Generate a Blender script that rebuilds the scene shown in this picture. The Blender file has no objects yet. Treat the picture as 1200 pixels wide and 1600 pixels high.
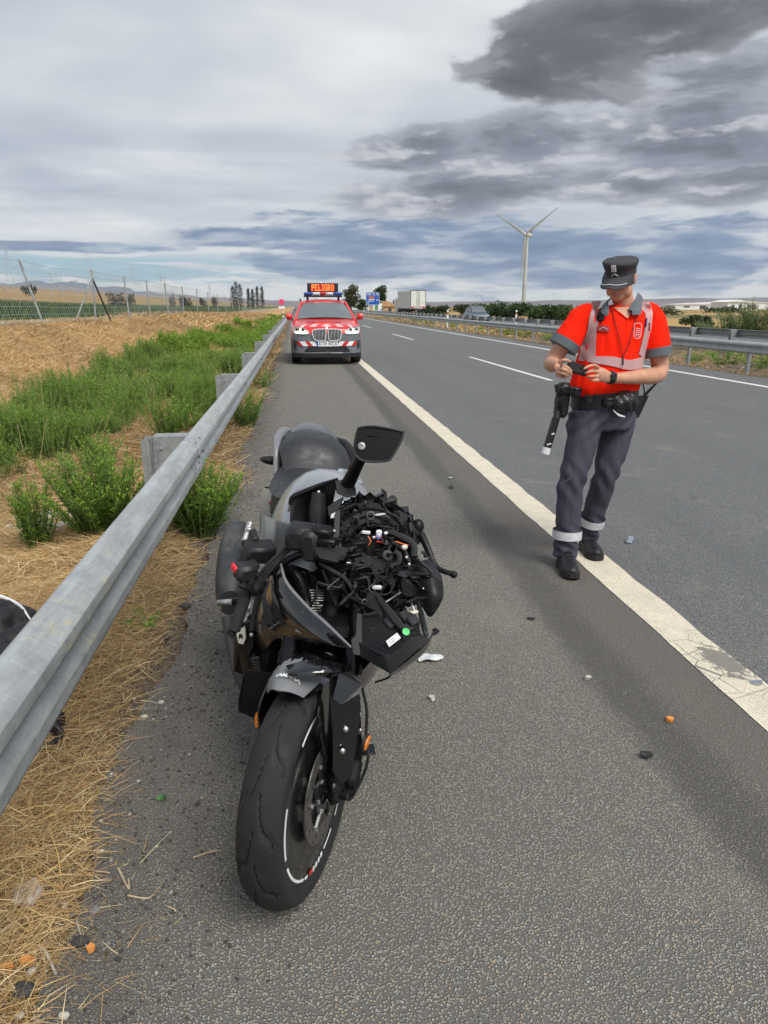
import bpy, math, random
import numpy as np
from mathutils import Vector, Matrix, Euler, noise as mnoise
R = math.radians
random.seed(7)
rng = np.random.default_rng(11)
scene = bpy.context.scene
col = scene.collection

# ------------------------------------------------------------------ camera
cam_data = bpy.data.cameras.new('camera')
cam = bpy.data.objects.new('camera', cam_data)
col.objects.link(cam)
cam.location = (0, 0, 1.5)
cam.rotation_euler = (R(90 - 16.143), 0, R(-6.816))
cam_data.sensor_fit = 'VERTICAL'
cam_data.sensor_height = 36.0
cam_data.lens = 1109 / 1600 * 36
cam_data.clip_start = 0.05
cam_data.clip_end = 60000
scene.camera = cam

# ------------------------------------------------------------------ node helper
class NG:
    def __init__(s, nt): s.nt = nt
    def n(s, t, **kw):
        x = s.nt.nodes.new(t)
        for k, v in kw.items(): setattr(x, k, v)
        return x
    def put(s, sock, val):
        if val is None: return
        if isinstance(val, bpy.types.NodeSocket): s.nt.links.new(val, sock)
        else:
            if sock.type == 'RGBA' and len(val) == 3: val = (*val, 1)
            sock.default_value = val
    def m(s, op, a, b=None, c=None, clamp=False):
        x = s.n('ShaderNodeMath', operation=op, use_clamp=clamp)
        s.put(x.inputs[0], a); s.put(x.inputs[1], b); s.put(x.inputs[2], c)
        return x.outputs[0]
    def v(s, op, a, b=None, sc=None):
        x = s.n('ShaderNodeVectorMath', operation=op)
        s.put(x.inputs[0], a); s.put(x.inputs[1], b)
        if sc is not None: s.put(x.inputs['Scale'], sc)
        return x.outputs[1] if op in ('LENGTH', 'DOT_PRODUCT', 'DISTANCE') else x.outputs[0]
    def xyz(s, a, b, c):
        x = s.n('ShaderNodeCombineXYZ')
        for i, q in enumerate((a, b, c)): s.put(x.inputs[i], q)
        return x.outputs[0]
    def sep(s, a):
        x = s.n('ShaderNodeSeparateXYZ'); s.put(x.inputs[0], a); return x.outputs
    def noise(s, vec, scale=5, detail=4, rough=.5, dist=0, lac=2.0):
        x = s.n('ShaderNodeTexNoise'); s.put(x.inputs['Vector'], vec)
        x.inputs['Scale'].default_value = scale; x.inputs['Detail'].default_value = detail
        x.inputs['Roughness'].default_value = rough; x.inputs['Distortion'].default_value = dist
        x.inputs['Lacunarity'].default_value = lac
        return x.outputs['Fac']
    def voro(s, vec, scale, feature='F1', rnd=1.0):
        x = s.n('ShaderNodeTexVoronoi', feature=feature); s.put(x.inputs['Vector'], vec)
        x.inputs['Scale'].default_value = scale; x.inputs['Randomness'].default_value = rnd
        return x.outputs
    def ss(s, x_, a, b, lo=0.0, hi=1.0, lin=False):
        x = s.n('ShaderNodeMapRange', interpolation_type='LINEAR' if lin else 'SMOOTHSTEP')
        s.put(x.inputs[0], x_); s.put(x.inputs[1], a); s.put(x.inputs[2], b); s.put(x.inputs[3], lo); s.put(x.inputs[4], hi)
        return x.outputs[0]
    def mix(s, f, a, b, mode='MIX'):
        x = s.n('ShaderNodeMix', data_type='RGBA', blend_type=mode, clamp_factor=True)
        s.put(x.inputs[0], f); s.put(x.inputs[6], a); s.put(x.inputs[7], b)
        return x.outputs[2]
    def ramp(s, f, stops, interp='LINEAR'):
        x = s.n('ShaderNodeValToRGB'); s.put(x.inputs[0], f)
        cr = x.color_ramp; cr.interpolation = interp
        while len(cr.elements) < len(stops): cr.elements.new(0.5)
        for e, (p, c) in zip(cr.elements, stops):
            e.position = p; e.color = (c, c, c, 1) if isinstance(c, (int, float)) else (*c, 1)
        return x.outputs[0]

# ------------------------------------------------------------------ sky and light
SUN_EL, SUN_AZ = R(52), R(150)        # a veiled sun, high behind the camera's right shoulder
world = bpy.data.worlds.new('World')
scene.world = world
world.use_nodes = True
wt = world.node_tree
wt.nodes.clear()
W_ = NG(wt)
tc = W_.n('ShaderNodeTexCoord').outputs['Generated']
sky = W_.n('ShaderNodeTexSky', sky_type='NISHITA')
sky.sun_disc = False
sky.sun_elevation = SUN_EL
sky.sun_rotation = SUN_AZ
sky.air_density = 1.0; sky.dust_density = 1.5
dx, dy, dz = W_.sep(tc)
el = W_.m('ARCSINE', dz)                                   # elevation
az = W_.m('ARCTAN2', dx, dy)                               # azimuth from the road's direction, right positive
zc = W_.m('ADD', W_.m('MAXIMUM', dz, 0.0), 0.045)
pp = W_.xyz(W_.m('DIVIDE', dx, zc), W_.m('DIVIDE', dy, zc), 0.0)   # flat cloud deck seen in perspective
ae = W_.xyz(W_.m('MULTIPLY', az, 1.0), W_.m('MULTIPLY', el, 2.1), 0.0)
def blob(cx, cy, rx, ry):
    a = W_.m('DIVIDE', W_.m('SUBTRACT', az, cx), rx); b = W_.m('DIVIDE', W_.m('SUBTRACT', el, cy), ry)
    return W_.m('SUBTRACT', 1.0, W_.m('SQRT', W_.m('ADD', W_.m('MULTIPLY', a, a), W_.m('MULTIPLY', b, b))))
def b_at(p, rx, ry): return blob(p[0], p[1], rx, ry)
def vmax(*q):
    o = q[0]
    for r_ in q[1:]: o = W_.m('MAXIMUM', o, r_)
    return o
# high sheet, streaky, with brighter thin places
n_sheet = W_.noise(pp, 0.42, 6, .52, .35)
n_str = W_.noise(W_.v('MULTIPLY', pp, (0.34, 1.0, 1)), 0.55, 5, .52, .25)
sheet = W_.ramp(W_.m('ADD', W_.m('MULTIPLY', n_sheet, .55), W_.m('MULTIPLY', n_str, .45)),
                [(.32, (.33, .38, .48)), (.43, (.46, .515, .61)), (.52, (.64, .685, .745)), (.60, (.86, .88, .89))])
sheet = W_.mix(W_.m('MULTIPLY', W_.ss(el, .02, .15, 1.0, 0.0), .65), sheet, (.80, .835, .84))
# blue gaps low in the sky (seen under the edge of the sheet)
gap_n = W_.noise(W_.v('MULTIPLY', ae, (3.0, 20.0, 1)), 1.6, 4, .55, .2)
gap = W_.m('MULTIPLY', W_.m('MULTIPLY', W_.ss(el, .018, .034), W_.ss(el, .052, .072, 1, 0)), W_.ss(gap_n, .44, .52))
gap = W_.m('MULTIPLY', gap, W_.ss(az, -.20, .20, 1, 0))
blue = W_.v('SCALE', sky.outputs[0], sc=0.085)
c1 = W_.mix(gap, sheet, W_.mix(.6, blue, (.40, .66, .82)))
# pale cumulus tops close to the horizon
pc_n = W_.noise(W_.v('MULTIPLY', ae, (1.0, 2.2, 1)), 15, 5, .6, .3)
pc = W_.m('MULTIPLY', W_.ss(W_.m('ADD', pc_n, W_.ss(el, .01, .06, .12, -.25)), .46, .56), W_.ss(el, .08, .05))
c1 = W_.mix(W_.m('MULTIPLY', pc, .85), c1, (.88, .87, .82))
# blue-grey rain deck, centre and right, a few degrees up
dk_n = W_.noise(W_.v('MULTIPLY', ae, (1.0, 2.4, 1)), 6.5, 7, .58, .3)
dk_b = vmax(b_at((0.2035,0.0761), .30, .050), b_at((0.3686,0.0624), .30, .055), b_at((-0.0236,0.0857), .13, .016), b_at((0.1531,0.0499), .22, .020), b_at((-0.2817,0.0696), .12, .008))
dk = W_.ss(W_.m('ADD', W_.m('MULTIPLY', dk_b, .60), W_.m('MULTIPLY', W_.m('SUBTRACT', dk_n, .5), 1.5)), -.04, .18)
dk_col = W_.ramp(W_.noise(W_.v('MULTIPLY', ae, (1, 2.8, 1)), 8, 6, .60, .3), [(.32, (.15, .225, .375)), (.5, (.25, .335, .475)), (.62, (.50, .57, .65))])
c2 = W_.mix(W_.m('MULTIPLY', dk, .95), c1, dk_col)
# broken cumulus with lit tops and grey bases
def cumulus(base, bias, vec, scale, thr, cols, lit, kb=.52, kn=2.2):
    v0 = W_.v('MULTIPLY', ae, vec[0]); v0 = W_.v('ADD', v0, vec[1])
    n0 = W_.noise(v0, scale, 8, .56, .12); n1 = W_.noise(W_.v('ADD', v0, (.006, .04, 0)), scale, 5, .56, .12)
    f_ = W_.m('ADD', W_.m('MULTIPLY', bias, kb), W_.m('MULTIPLY', W_.m('SUBTRACT', n0, .5), kn))
    a_ = W_.ss(f_, thr[0], thr[1]); sh_ = W_.m('SUBTRACT', n0, n1)
    c_ = W_.ramp(f_, cols); c_ = W_.mix(W_.ss(sh_, .01, .12, 0, .75), c_, lit); c_ = W_.mix(W_.ss(sh_, .0, -.10, 0, .5), c_, tuple(q * .5 for q in cols[-1][1]))
    return W_.mix(W_.m('MULTIPLY', a_, .94), base, c_)
cu_b = vmax(b_at((0.1598,0.1914), .10, .030), b_at((0.3045,0.1933), .13, .038), b_at((0.463,0.192), .17, .070), b_at((0.2183,0.1411), .16, .028), b_at((0.5467,0.1346), .12, .026), b_at((0.4085,0.1467), .16, .030))
c3 = cumulus(c2, cu_b, ((1.0, 1.5, 1), (3.1, 1.7, 0)), 5.6, (-.12, .16), [(.0, (.60, .63, .68)), (.14, (.40, .43, .50)), (.40, (.25, .27, .33)), (.8, (.17, .185, .23))], (.70, .72, .76), .62, 1.9)
bg_b = vmax(b_at((0.3557,0.2832), .125, .055), b_at((0.4297,0.3047), .16, .05), b_at((0.3002,0.2654), .055, .028), b_at((0.5072,0.3359), .17, .05))
c4 = cumulus(c3, bg_b, ((1.0, 1.2, 1), (.4, 5.2, 0)), 5.2, (-.06, .14), [(.0, (.42, .435, .48)), (.15, (.24, .245, .28)), (.40, (.145, .148, .175)), (.8, (.115, .115, .14))], (.34, .35, .39), .80, 1.95)
# thin milky air at the horizon
c5 = W_.mix(W_.ss(el, -.01, .030, .5, 0), c4, (.56, .65, .72))
bgn = W_.n('ShaderNodeBackground'); bgn.inputs['Strength'].default_value = 0.42
wt.links.new(c5, bgn.inputs['Color'])
wo = W_.n('ShaderNodeOutputWorld'); wt.links.new(bgn.outputs[0], wo.inputs['Surface'])

sun_d = bpy.data.lights.new('sun', 'SUN')
sun_d.energy = 1.5; sun_d.angle = R(32); sun_d.color = (1, .965, .91)
sun = bpy.data.objects.new('sun', sun_d); col.objects.link(sun)
sun.location = (8, -10, 30)
sdir = Vector((math.sin(SUN_AZ) * math.cos(SUN_EL), math.cos(SUN_AZ) * math.cos(SUN_EL), math.sin(SUN_EL)))
sun.rotation_euler = (-sdir).to_track_quat('-Z', 'Y').to_euler()

vs = scene.view_settings
vs.view_transform = 'Standard'; vs.look = 'None'; vs.gamma = 1; vs.use_curve_mapping = False
vs.exposure = 1.2
world.cycles.sampling_method = 'MANUAL'; world.cycles.sample_map_resolution = 256
scene.render.engine = 'CYCLES'
scene.cycles.use_adaptive_sampling = True; scene.cycles.adaptive_threshold = 0.02
scene.cycles.use_denoising = True
scene.cycles.max_bounces = 6; scene.cycles.diffuse_bounces = 3; scene.cycles.glossy_bounces = 3
scene.cycles.transmission_bounces = 4; scene.cycles.transparent_max_bounces = 8

# ------------------------------------------------------------------ mesh helpers
def V(*a): return np.array(a[0] if len(a) == 1 else a, float)
def unit(v):
    v = np.asarray(v, float); n = np.linalg.norm(v); return v / n if n > 1e-12 else v
def cr(pts, k=6, closed=False):
    """Catmull-Rom curve through pts (any dimension), k steps per span"""
    P = np.asarray(pts, float); n = len(P); out = []
    if n < 3 and not closed:
        return np.array([P[0] + (P[-1] - P[0]) * t for t in np.linspace(0, 1, k + 1)])
    for i in range(n if closed else n - 1):
        if closed: p0, p1, p2, p3 = P[i - 1], P[i], P[(i + 1) % n], P[(i + 2) % n]
        else:
            p1, p2 = P[i], P[i + 1]
            p0 = P[i - 1] if i else 2 * p1 - p2
            p3 = P[i + 2] if i + 2 < n else 2 * p2 - p1
        for j in range(k):
            t = j / k
            out.append(.5 * (2 * p1 + (p2 - p0) * t + (2 * p0 - 5 * p1 + 4 * p2 - p3) * t * t + (3 * p1 - p0 - 3 * p2 + p3) * t ** 3))
    if not closed: out.append(P[-1])
    return np.array(out)
class MB:
    def __init__(s): s.v = []; s.f = []; s.m = []; s.n = 0; s.cur = 0
    def add(s, verts, faces):
        verts = np.asarray(verts, float).reshape(-1, 3)
        s.v.append(verts); b = s.n; s.n += len(verts)
        for f in faces: s.f.append([b + i for i in f]); s.m.append(s.cur)
        return s
    def box(s, c, size, b=0.0, rot=None):
        h = np.asarray(size, float) / 2; b = min(b, h.min() * .9)
        if b <= 0:
            vs_ = np.array([[x, y, z] for x in (-1, 1) for y in (-1, 1) for z in (-1, 1)], float) * h
            fs = [(0, 1, 3, 2), (4, 6, 7, 5), (0, 4, 5, 1), (2, 3, 7, 6), (0, 2, 6, 4), (1, 5, 7, 3)]
        else:
            idx = {}; vs_ = []
            for sx in (-1, 1):
                for sy in (-1, 1):
                    for sz in (-1, 1):
                        for a in range(3):
                            p = np.array([sx, sy, sz]) * (h - b); p[a] = (sx, sy, sz)[a] * h[a]
                            idx[(sx, sy, sz, a)] = len(vs_); vs_.append(p)
            fs = []
            for a in range(3):
                u, w = [(1, 2), (2, 0), (0, 1)][a]
                for sg in (-1, 1):
                    q = []
                    for su, sw in ((-1, -1), (1, -1), (1, 1), (-1, 1)):
                        k = [0, 0, 0]; k[a] = sg; k[u] = su; k[w] = sw; q.append(idx[(*k, a)])
                    fs.append(q if sg > 0 else q[::-1])
            for a in range(3):
                u, w = [(1, 2), (2, 0), (0, 1)][a]
                for su in (-1, 1):
                    for sw in (-1, 1):
                        q = []
                        for sa, ax in ((-1, u), (1, u), (1, w), (-1, w)):
                            k = [0, 0, 0]; k[a] = sa; k[u] = su; k[w] = sw; q.append(idx[(*k, ax)])
                        fs.append(q if su * sw > 0 else q[::-1])
            for sx in (-1, 1):
                for sy in (-1, 1):
                    for sz in (-1, 1):
                        q = [idx[(sx, sy, sz, a)] for a in range(3)]
                        fs.append(q if sx * sy * sz > 0 else q[::-1])
            vs_ = np.array(vs_)
        if rot is not None:
            Rm = np.array(Euler(rot).to_matrix()) if not hasattr(rot, 'shape') else rot
            vs_ = vs_ @ Rm.T
        return s.add(vs_ + np.asarray(c, float), fs)
    def tube(s, pts, r, n=8, k=0, caps=True, closed=False, flat=None):
        P = cr(pts, k, closed) if k else np.asarray(pts, float)
        m = len(P)
        rr = np.full(m, r, float) if np.isscalar(r) else np.interp(np.linspace(0, 1, m), np.linspace(0, 1, len(r)), r)
        T = np.gradient(P, axis=0) if not closed else np.roll(P, -1, 0) - np.roll(P, 1, 0)
        T = np.array([unit(t) for t in T])
        a = np.array([0, 0, 1.]) if abs(T[0][2]) < .9 else np.array([1., 0, 0])
        if flat is not None: a = np.asarray(flat[0], float)
        N = unit(a - T[0] * (a @ T[0])); vs_ = []
        for i in range(m):
            N = unit(N - T[i] * (N @ T[i])); B = np.cross(T[i], N)
            fx = flat[1] if flat is not None else 1.0
            for j in range(n):
                t = 2 * math.pi * j / n
                vs_.append(P[i] + rr[i] * (N * math.cos(t) * fx + B * math.sin(t)))
        fs = []
        for i in range(m if closed else m - 1):
            i2 = (i + 1) % m
            for j in range(n):
                j2 = (j + 1) % n; fs.append((i * n + j, i * n + j2, i2 * n + j2, i2 * n + j))
        if caps and not closed:
            fs.append(list(range(n))[::-1]); fs.append([(m - 1) * n + j for j in range(n)])
        return s.add(vs_, fs)
    def lathe(s, prof, o, ax, n=32, closed=False, arc=None):
        """prof: (radius, height along ax)"""
        ax = unit(ax); a = np.array([0, 0, 1.]) if abs(ax[2]) < .9 else np.array([1., 0, 0])
        U = unit(np.cross(a, ax)); W2 = np.cross(ax, U); o = np.asarray(o, float); vs_ = []
        ang = np.linspace(0, 2 * math.pi, n, endpoint=False) if arc is None else np.linspace(arc[0], arc[1], n)
        for (r, h) in prof:
            for t in ang: vs_.append(o + ax * h + r * (U * math.cos(t) + W2 * math.sin(t)))
        fs = []; m = len(prof); nn = n if arc is None else n - 1
        for i in range(m if closed else m - 1):
            i2 = (i + 1) % m
            for j in range(nn):
                j2 = (j + 1) % n; fs.append((i * n + j, i * n + j2, i2 * n + j2, i2 * n + j))
        if not closed and arc is None:
            if prof[0][0] > 1e-6: fs.append(list(range(n))[::-1])
            if prof[-1][0] > 1e-6: fs.append([(m - 1) * n + j for j in range(n)])
        return s.add(vs_, fs)
    def ell(s, c, r, nu=14, nv=9, rot=None):
        r = np.full(3, r, float) if np.isscalar(r) else np.asarray(r, float)
        vs_ = []
        for i in range(nv + 1):
            p = math.pi * i / nv
            for j in range(nu):
                t = 2 * math.pi * j / nu; vs_.append((math.sin(p) * math.cos(t), math.sin(p) * math.sin(t), math.cos(p)))
        vs_ = np.array(vs_) * r
        if rot is not None:
            Rm = np.array(Euler(rot).to_matrix()) if not hasattr(rot, 'shape') else rot
            vs_ = vs_ @ Rm.T
        fs = [(i * nu + j, (i + 1) * nu + j, (i + 1) * nu + (j + 1) % nu, i * nu + (j + 1) % nu) for i in range(nv) for j in range(nu)]
        return s.add(vs_ + np.asarray(c, float), fs)
    def grid(s, P, closeu=False, closev=False, flip=False):
        P = np.asarray(P, float); a, b = P.shape[:2]; fs = []
        for i in range(a if closeu else a - 1):
            for j in range(b if closev else b - 1):
                i2 = (i + 1) % a; j2 = (j + 1) % b
                q = (i * b + j, i * b + j2, i2 * b + j2, i2 * b + j); fs.append(q[::-1] if flip else q)
        return s.add(P.reshape(-1, 3), fs)
    def patch(s, rows, ku=4, kv=4, th=0.0, flip=False, closev=False):
        """smooth surface through a net of control points; th gives it a closed thickness"""
        P = np.asarray(rows, float)
        if ku: P = np.array([cr(P[:, j], ku) for j in range(P.shape[1])]).transpose(1, 0, 2)
        if kv: P = np.array([cr(P[i], kv, closev) for i in range(P.shape[0])])
        if not th: return s.grid(P, closev=closev, flip=flip)
        du = np.gradient(P, axis=0); dv = np.gradient(P, axis=1) if not closev else np.roll(P, -1, 1) - np.roll(P, 1, 1)
        N = np.cross(du, dv); N /= np.maximum(np.linalg.norm(N, axis=2, keepdims=True), 1e-9)
        a, b = P.shape[:2]; Q = P - N * th
        off = a * b; fs = []
        bb = b if closev else b - 1
        for i in range(a - 1):
            for j in range(bb):
                j2 = (j + 1) % b
                q = (i * b + j, i * b + j2, (i + 1) * b + j2, (i + 1) * b + j)
                fs.append(q[::-1]); fs.append(tuple(off + x for x in q))
        for j in range(bb):
            j2 = (j + 1) % b
            fs.append((j, j2, off + j2, off + j)); q = (a - 1) * b
            fs.append((q + j2, q + j, off + q + j, off + q + j2))
        if not closev:
            for i in range(a - 1):
                fs.append(((i + 1) * b, i * b, off + i * b, off + (i + 1) * b)); q = b - 1
                fs.append((i * b + q, (i + 1) * b + q, off + (i + 1) * b + q, off + i * b + q))
        return s.add(np.concatenate([P.reshape(-1, 3), Q.reshape(-1, 3)]), fs)
    def slab(s, pts, vec):
        """a flat (or bent) outline given thickness vec"""
        P = np.asarray(pts, float); n = len(P)
        fs = [list(range(n))[::-1], [n + i for i in range(n)]]
        for i in range(n): j = (i + 1) % n; fs.append((i, j, n + j, n + i))
        return s.add(np.concatenate([P, P + np.asarray(vec, float)]), fs)
    def loft(s, rings, k=0, caps=True, kv=0):
        P = np.asarray(rings, float)
        if kv: P = np.array([cr(r, kv, True) for r in P])
        if k: P = np.array([cr(P[:, j], k) for j in range(P.shape[1])]).transpose(1, 0, 2)
        a, b = P.shape[:2]
        fs = [(i * b + j, i * b + (j + 1) % b, (i + 1) * b + (j + 1) % b, (i + 1) * b + j) for i in range(a - 1) for j in range(b)]
        if caps: fs.append(list(range(b))[::-1]); fs.append([(a - 1) * b + j for j in range(b)])
        return s.add(P.reshape(-1, 3), fs)
    def verts(s): return np.concatenate(s.v) if s.v else np.zeros((0, 3))
    def xf(s, fn):
        s.v = [fn(s.verts())]; return s
    def mesh(s, name, smooth=True, angle=38, fix=True):
        me = bpy.data.meshes.new(name)
        me.from_pydata([tuple(p) for p in s.verts()], [], s.f)
        if fix:
            import bmesh
            bm = bmesh.new(); bm.from_mesh(me); bmesh.ops.recalc_face_normals(bm, faces=bm.faces); bm.to_mesh(me); bm.free()
        me.polygons.foreach_set('material_index', np.array(s.m, dtype=np.int32))
        if smooth:
            me.polygons.foreach_set('use_smooth', np.ones(len(me.polygons), dtype=bool))
            if angle: me.set_sharp_from_angle(angle=R(angle))
        me.update()
        return me
    def build(s, name, mat, parent=None, smooth=True, angle=38, fix=True):
        me = s.mesh(name, smooth, angle, fix)
        for m_ in (mat if isinstance(mat, (list, tuple)) else [mat]): me.materials.append(MAT[m_] if isinstance(m_, str) else m_)
        o = bpy.data.objects.new(name, me); col.objects.link(o)
        if parent is not None: o.parent = parent
        return o
def link(name, me, parent=None, loc=(0, 0, 0), rot=(0, 0, 0), scale=(1, 1, 1)):
    o = bpy.data.objects.new(name, me); col.objects.link(o)
    o.location = loc; o.rotation_euler = rot; o.scale = scale
    if parent is not None: o.parent = parent
    return o
def empty(name, loc=(0, 0, 0), rz=0):
    o = bpy.data.objects.new(name, None); col.objects.link(o); o.location = loc; o.rotation_euler = (0, 0, rz)
    o.empty_display_size = .1
    return o
def tag(o, label=None, cat=None, group=None, kind=None):
    if label: o['label'] = label
    if cat: o['category'] = cat
    if group: o['group'] = group
    if kind: o['kind'] = kind
    return o
def copy_tree(o, parent=None):
    c = o.copy(); col.objects.link(c)
    if parent is not None: c.parent = parent
    for ch in list(o.children): copy_tree(ch, c)
    return c
def fast_mesh(name, v, f, mats, midx=None, smooth=False, colattr=None):
    """numpy mesh: v (n,3), f (m,k) with constant k"""
    me = bpy.data.meshes.new(name)
    v = np.ascontiguousarray(v, dtype=np.float32); f = np.ascontiguousarray(f, dtype=np.int32)
    m, k = f.shape
    me.vertices.add(len(v)); me.vertices.foreach_set('co', v.ravel())
    me.loops.add(m * k); me.loops.foreach_set('vertex_index', f.ravel())
    me.polygons.add(m); me.polygons.foreach_set('loop_start', np.arange(0, m * k, k, dtype=np.int32))
    if midx is not None: me.polygons.foreach_set('material_index', np.asarray(midx, dtype=np.int32))
    if smooth: me.polygons.foreach_set('use_smooth', np.ones(m, dtype=bool))
    if colattr is not None:
        a = me.color_attributes.new('tint', 'FLOAT_COLOR', 'POINT')
        c = np.ones((len(v), 4), dtype=np.float32); c[:, :3] = colattr
        a.data.foreach_set('color', c.ravel())
    me.update(calc_edges=True); me.validate()
    for m_ in mats: me.materials.append(MAT[m_])
    return me
def tmp_graph(o):
    s_ = bpy.data.scenes.get('workbench_tmp') or bpy.data.scenes.new('workbench_tmp')
    s_.collection.objects.link(o)
    with bpy.context.temp_override(scene=s_, view_layer=s_.view_layers[0]): dg = bpy.context.evaluated_depsgraph_get()
    dg.update(); return dg
def text_geo(body, size=1.0, offset=0.0, extrude=0.002, xscale=1.0):
    cu = bpy.data.curves.new('lettering', 'FONT'); cu.body = body; cu.size = size; cu.offset = offset; cu.extrude = extrude
    cu.align_x = 'CENTER'; cu.align_y = 'CENTER'; cu.resolution_u = 3
    o = bpy.data.objects.new('lettering', cu); dg = tmp_graph(o)
    me = bpy.data.meshes.new_from_object(o.evaluated_get(dg))
    v = np.array([tuple(p.co) for p in me.vertices]) * [xscale, 1, 1]; f = [tuple(p.vertices) for p in me.polygons]
    bpy.data.objects.remove(o); bpy.data.meshes.remove(me); bpy.data.curves.remove(cu)
    return v, f
def put_text(mb, body, o, ux, uy, size, offset=0, extrude=.0015, xscale=1.0, warp=None):
    v, f = text_geo(body, size, offset, extrude, xscale)
    ux = unit(ux); uy = np.asarray(uy, float); uy = unit(uy - ux * (uy @ ux)); uz = np.cross(ux, uy)
    P = np.asarray(o, float) + v[:, :1] * ux + v[:, 1:2] * uy + v[:, 2:3] * uz
    if warp: P = warp(P)
    mb.add(P, f)
def fused(mb, voxel=.01, smooth=4, fn=None, factor=.5):
    """join overlapping closed shapes into ONE continuous skin; returns (verts, faces)"""
    me = bpy.data.meshes.new('tmp'); me.from_pydata([tuple(p) for p in mb.verts()], [], mb.f)
    import bmesh
    bm = bmesh.new(); bm.from_mesh(me); bmesh.ops.recalc_face_normals(bm, faces=bm.faces); bm.to_mesh(me); bm.free()
    o = bpy.data.objects.new('tmp', me)
    md = o.modifiers.new('r', 'REMESH'); md.mode = 'VOXEL'; md.voxel_size = voxel
    if smooth: ms = o.modifiers.new('s', 'SMOOTH'); ms.iterations = smooth; ms.factor = factor
    dg = tmp_graph(o)
    m2 = bpy.data.meshes.new_from_object(o.evaluated_get(dg))
    v = np.empty(len(m2.vertices) * 3); m2.vertices.foreach_get('co', v); v = v.reshape(-1, 3)
    f = [tuple(p.vertices) for p in m2.polygons]
    if fn:
        nn = np.array([tuple(p.normal) for p in m2.vertices]); v = fn(v, nn)
    bpy.data.objects.remove(o); bpy.data.meshes.remove(me); bpy.data.meshes.remove(m2)
    out = MB(); out.add(v, f)
    return out

# ------------------------------------------------------------------ materials
MAT = {}
def new_mat(name):
    m = bpy.data.materials.new(name); m.use_nodes = True
    nt = m.node_tree; nt.nodes.clear(); g_ = NG(nt)
    b = g_.n('ShaderNodeBsdfPrincipled'); o = g_.n('ShaderNodeOutputMaterial')
    nt.links.new(b.outputs[0], o.inputs['Surface'])
    MAT[name] = m
    return m, g_, b
def bump(g_, b, h, strength=.3, dist=.01):
    x = g_.n('ShaderNodeBump'); x.inputs['Strength'].default_value = strength; x.inputs['Distance'].default_value = dist
    g_.put(x.inputs['Height'], h); g_.nt.links.new(x.outputs[0], b.inputs['Normal'])
def M(name, c, rough=.5, metal=0, var=.12, scale=12, bmp=0, bscale=120, bdist=.002, coat=0, rvar=.1, dust=0, dustc=(.30, .27, .22), spec=.5, alpha=None, trans=0, emit=None, est=0, sub=0):
    m, g_, b = new_mat(name)
    p = g_.n('ShaderNodeTexCoord').outputs['Object']
    n1 = g_.noise(p, scale, 5, .6, .2)
    cc = g_.mix(g_.ss(n1, .3, .7), tuple(x * (1 - var) for x in c), tuple(min(1, x * (1 + var)) for x in c))
    r_ = g_.ss(n1, .3, .7, max(0.02, rough - rvar), min(1, rough + rvar))
    if dust:
        n2 = g_.noise(p, scale * .6 + 3, 6, .65, .5); n3 = g_.noise(p, scale * 9, 3, .6)
        d = g_.m('MULTIPLY', g_.ss(g_.m('ADD', g_.m('MULTIPLY', n2, .7), g_.m('MULTIPLY', n3, .3)), .47, .72), dust, clamp=True)
        cc = g_.mix(d, cc, dustc); r_ = g_.m('ADD', r_, g_.m('MULTIPLY', d, .5), clamp=True)
    g_.put(b.inputs['Base Color'], cc); g_.put(b.inputs['Roughness'], r_)
    b.inputs['Metallic'].default_value = metal; b.inputs['Coat Weight'].default_value = coat; b.inputs['Coat Roughness'].default_value = .06
    b.inputs['Specular IOR Level'].default_value = spec
    if trans: b.inputs['Transmission Weight'].default_value = trans
    if sub: b.inputs['Subsurface Weight'].default_value = sub; b.inputs['Subsurface Radius'].default_value = (.012, .005, .003); b.inputs['Subsurface Scale'].default_value = 1
    if emit: b.inputs['Emission Color'].default_value = (*emit, 1); b.inputs['Emission Strength'].default_value = est
    if bmp: bump(g_, b, g_.noise(p, bscale, 4, .6), bmp, bdist)
    return m

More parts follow.
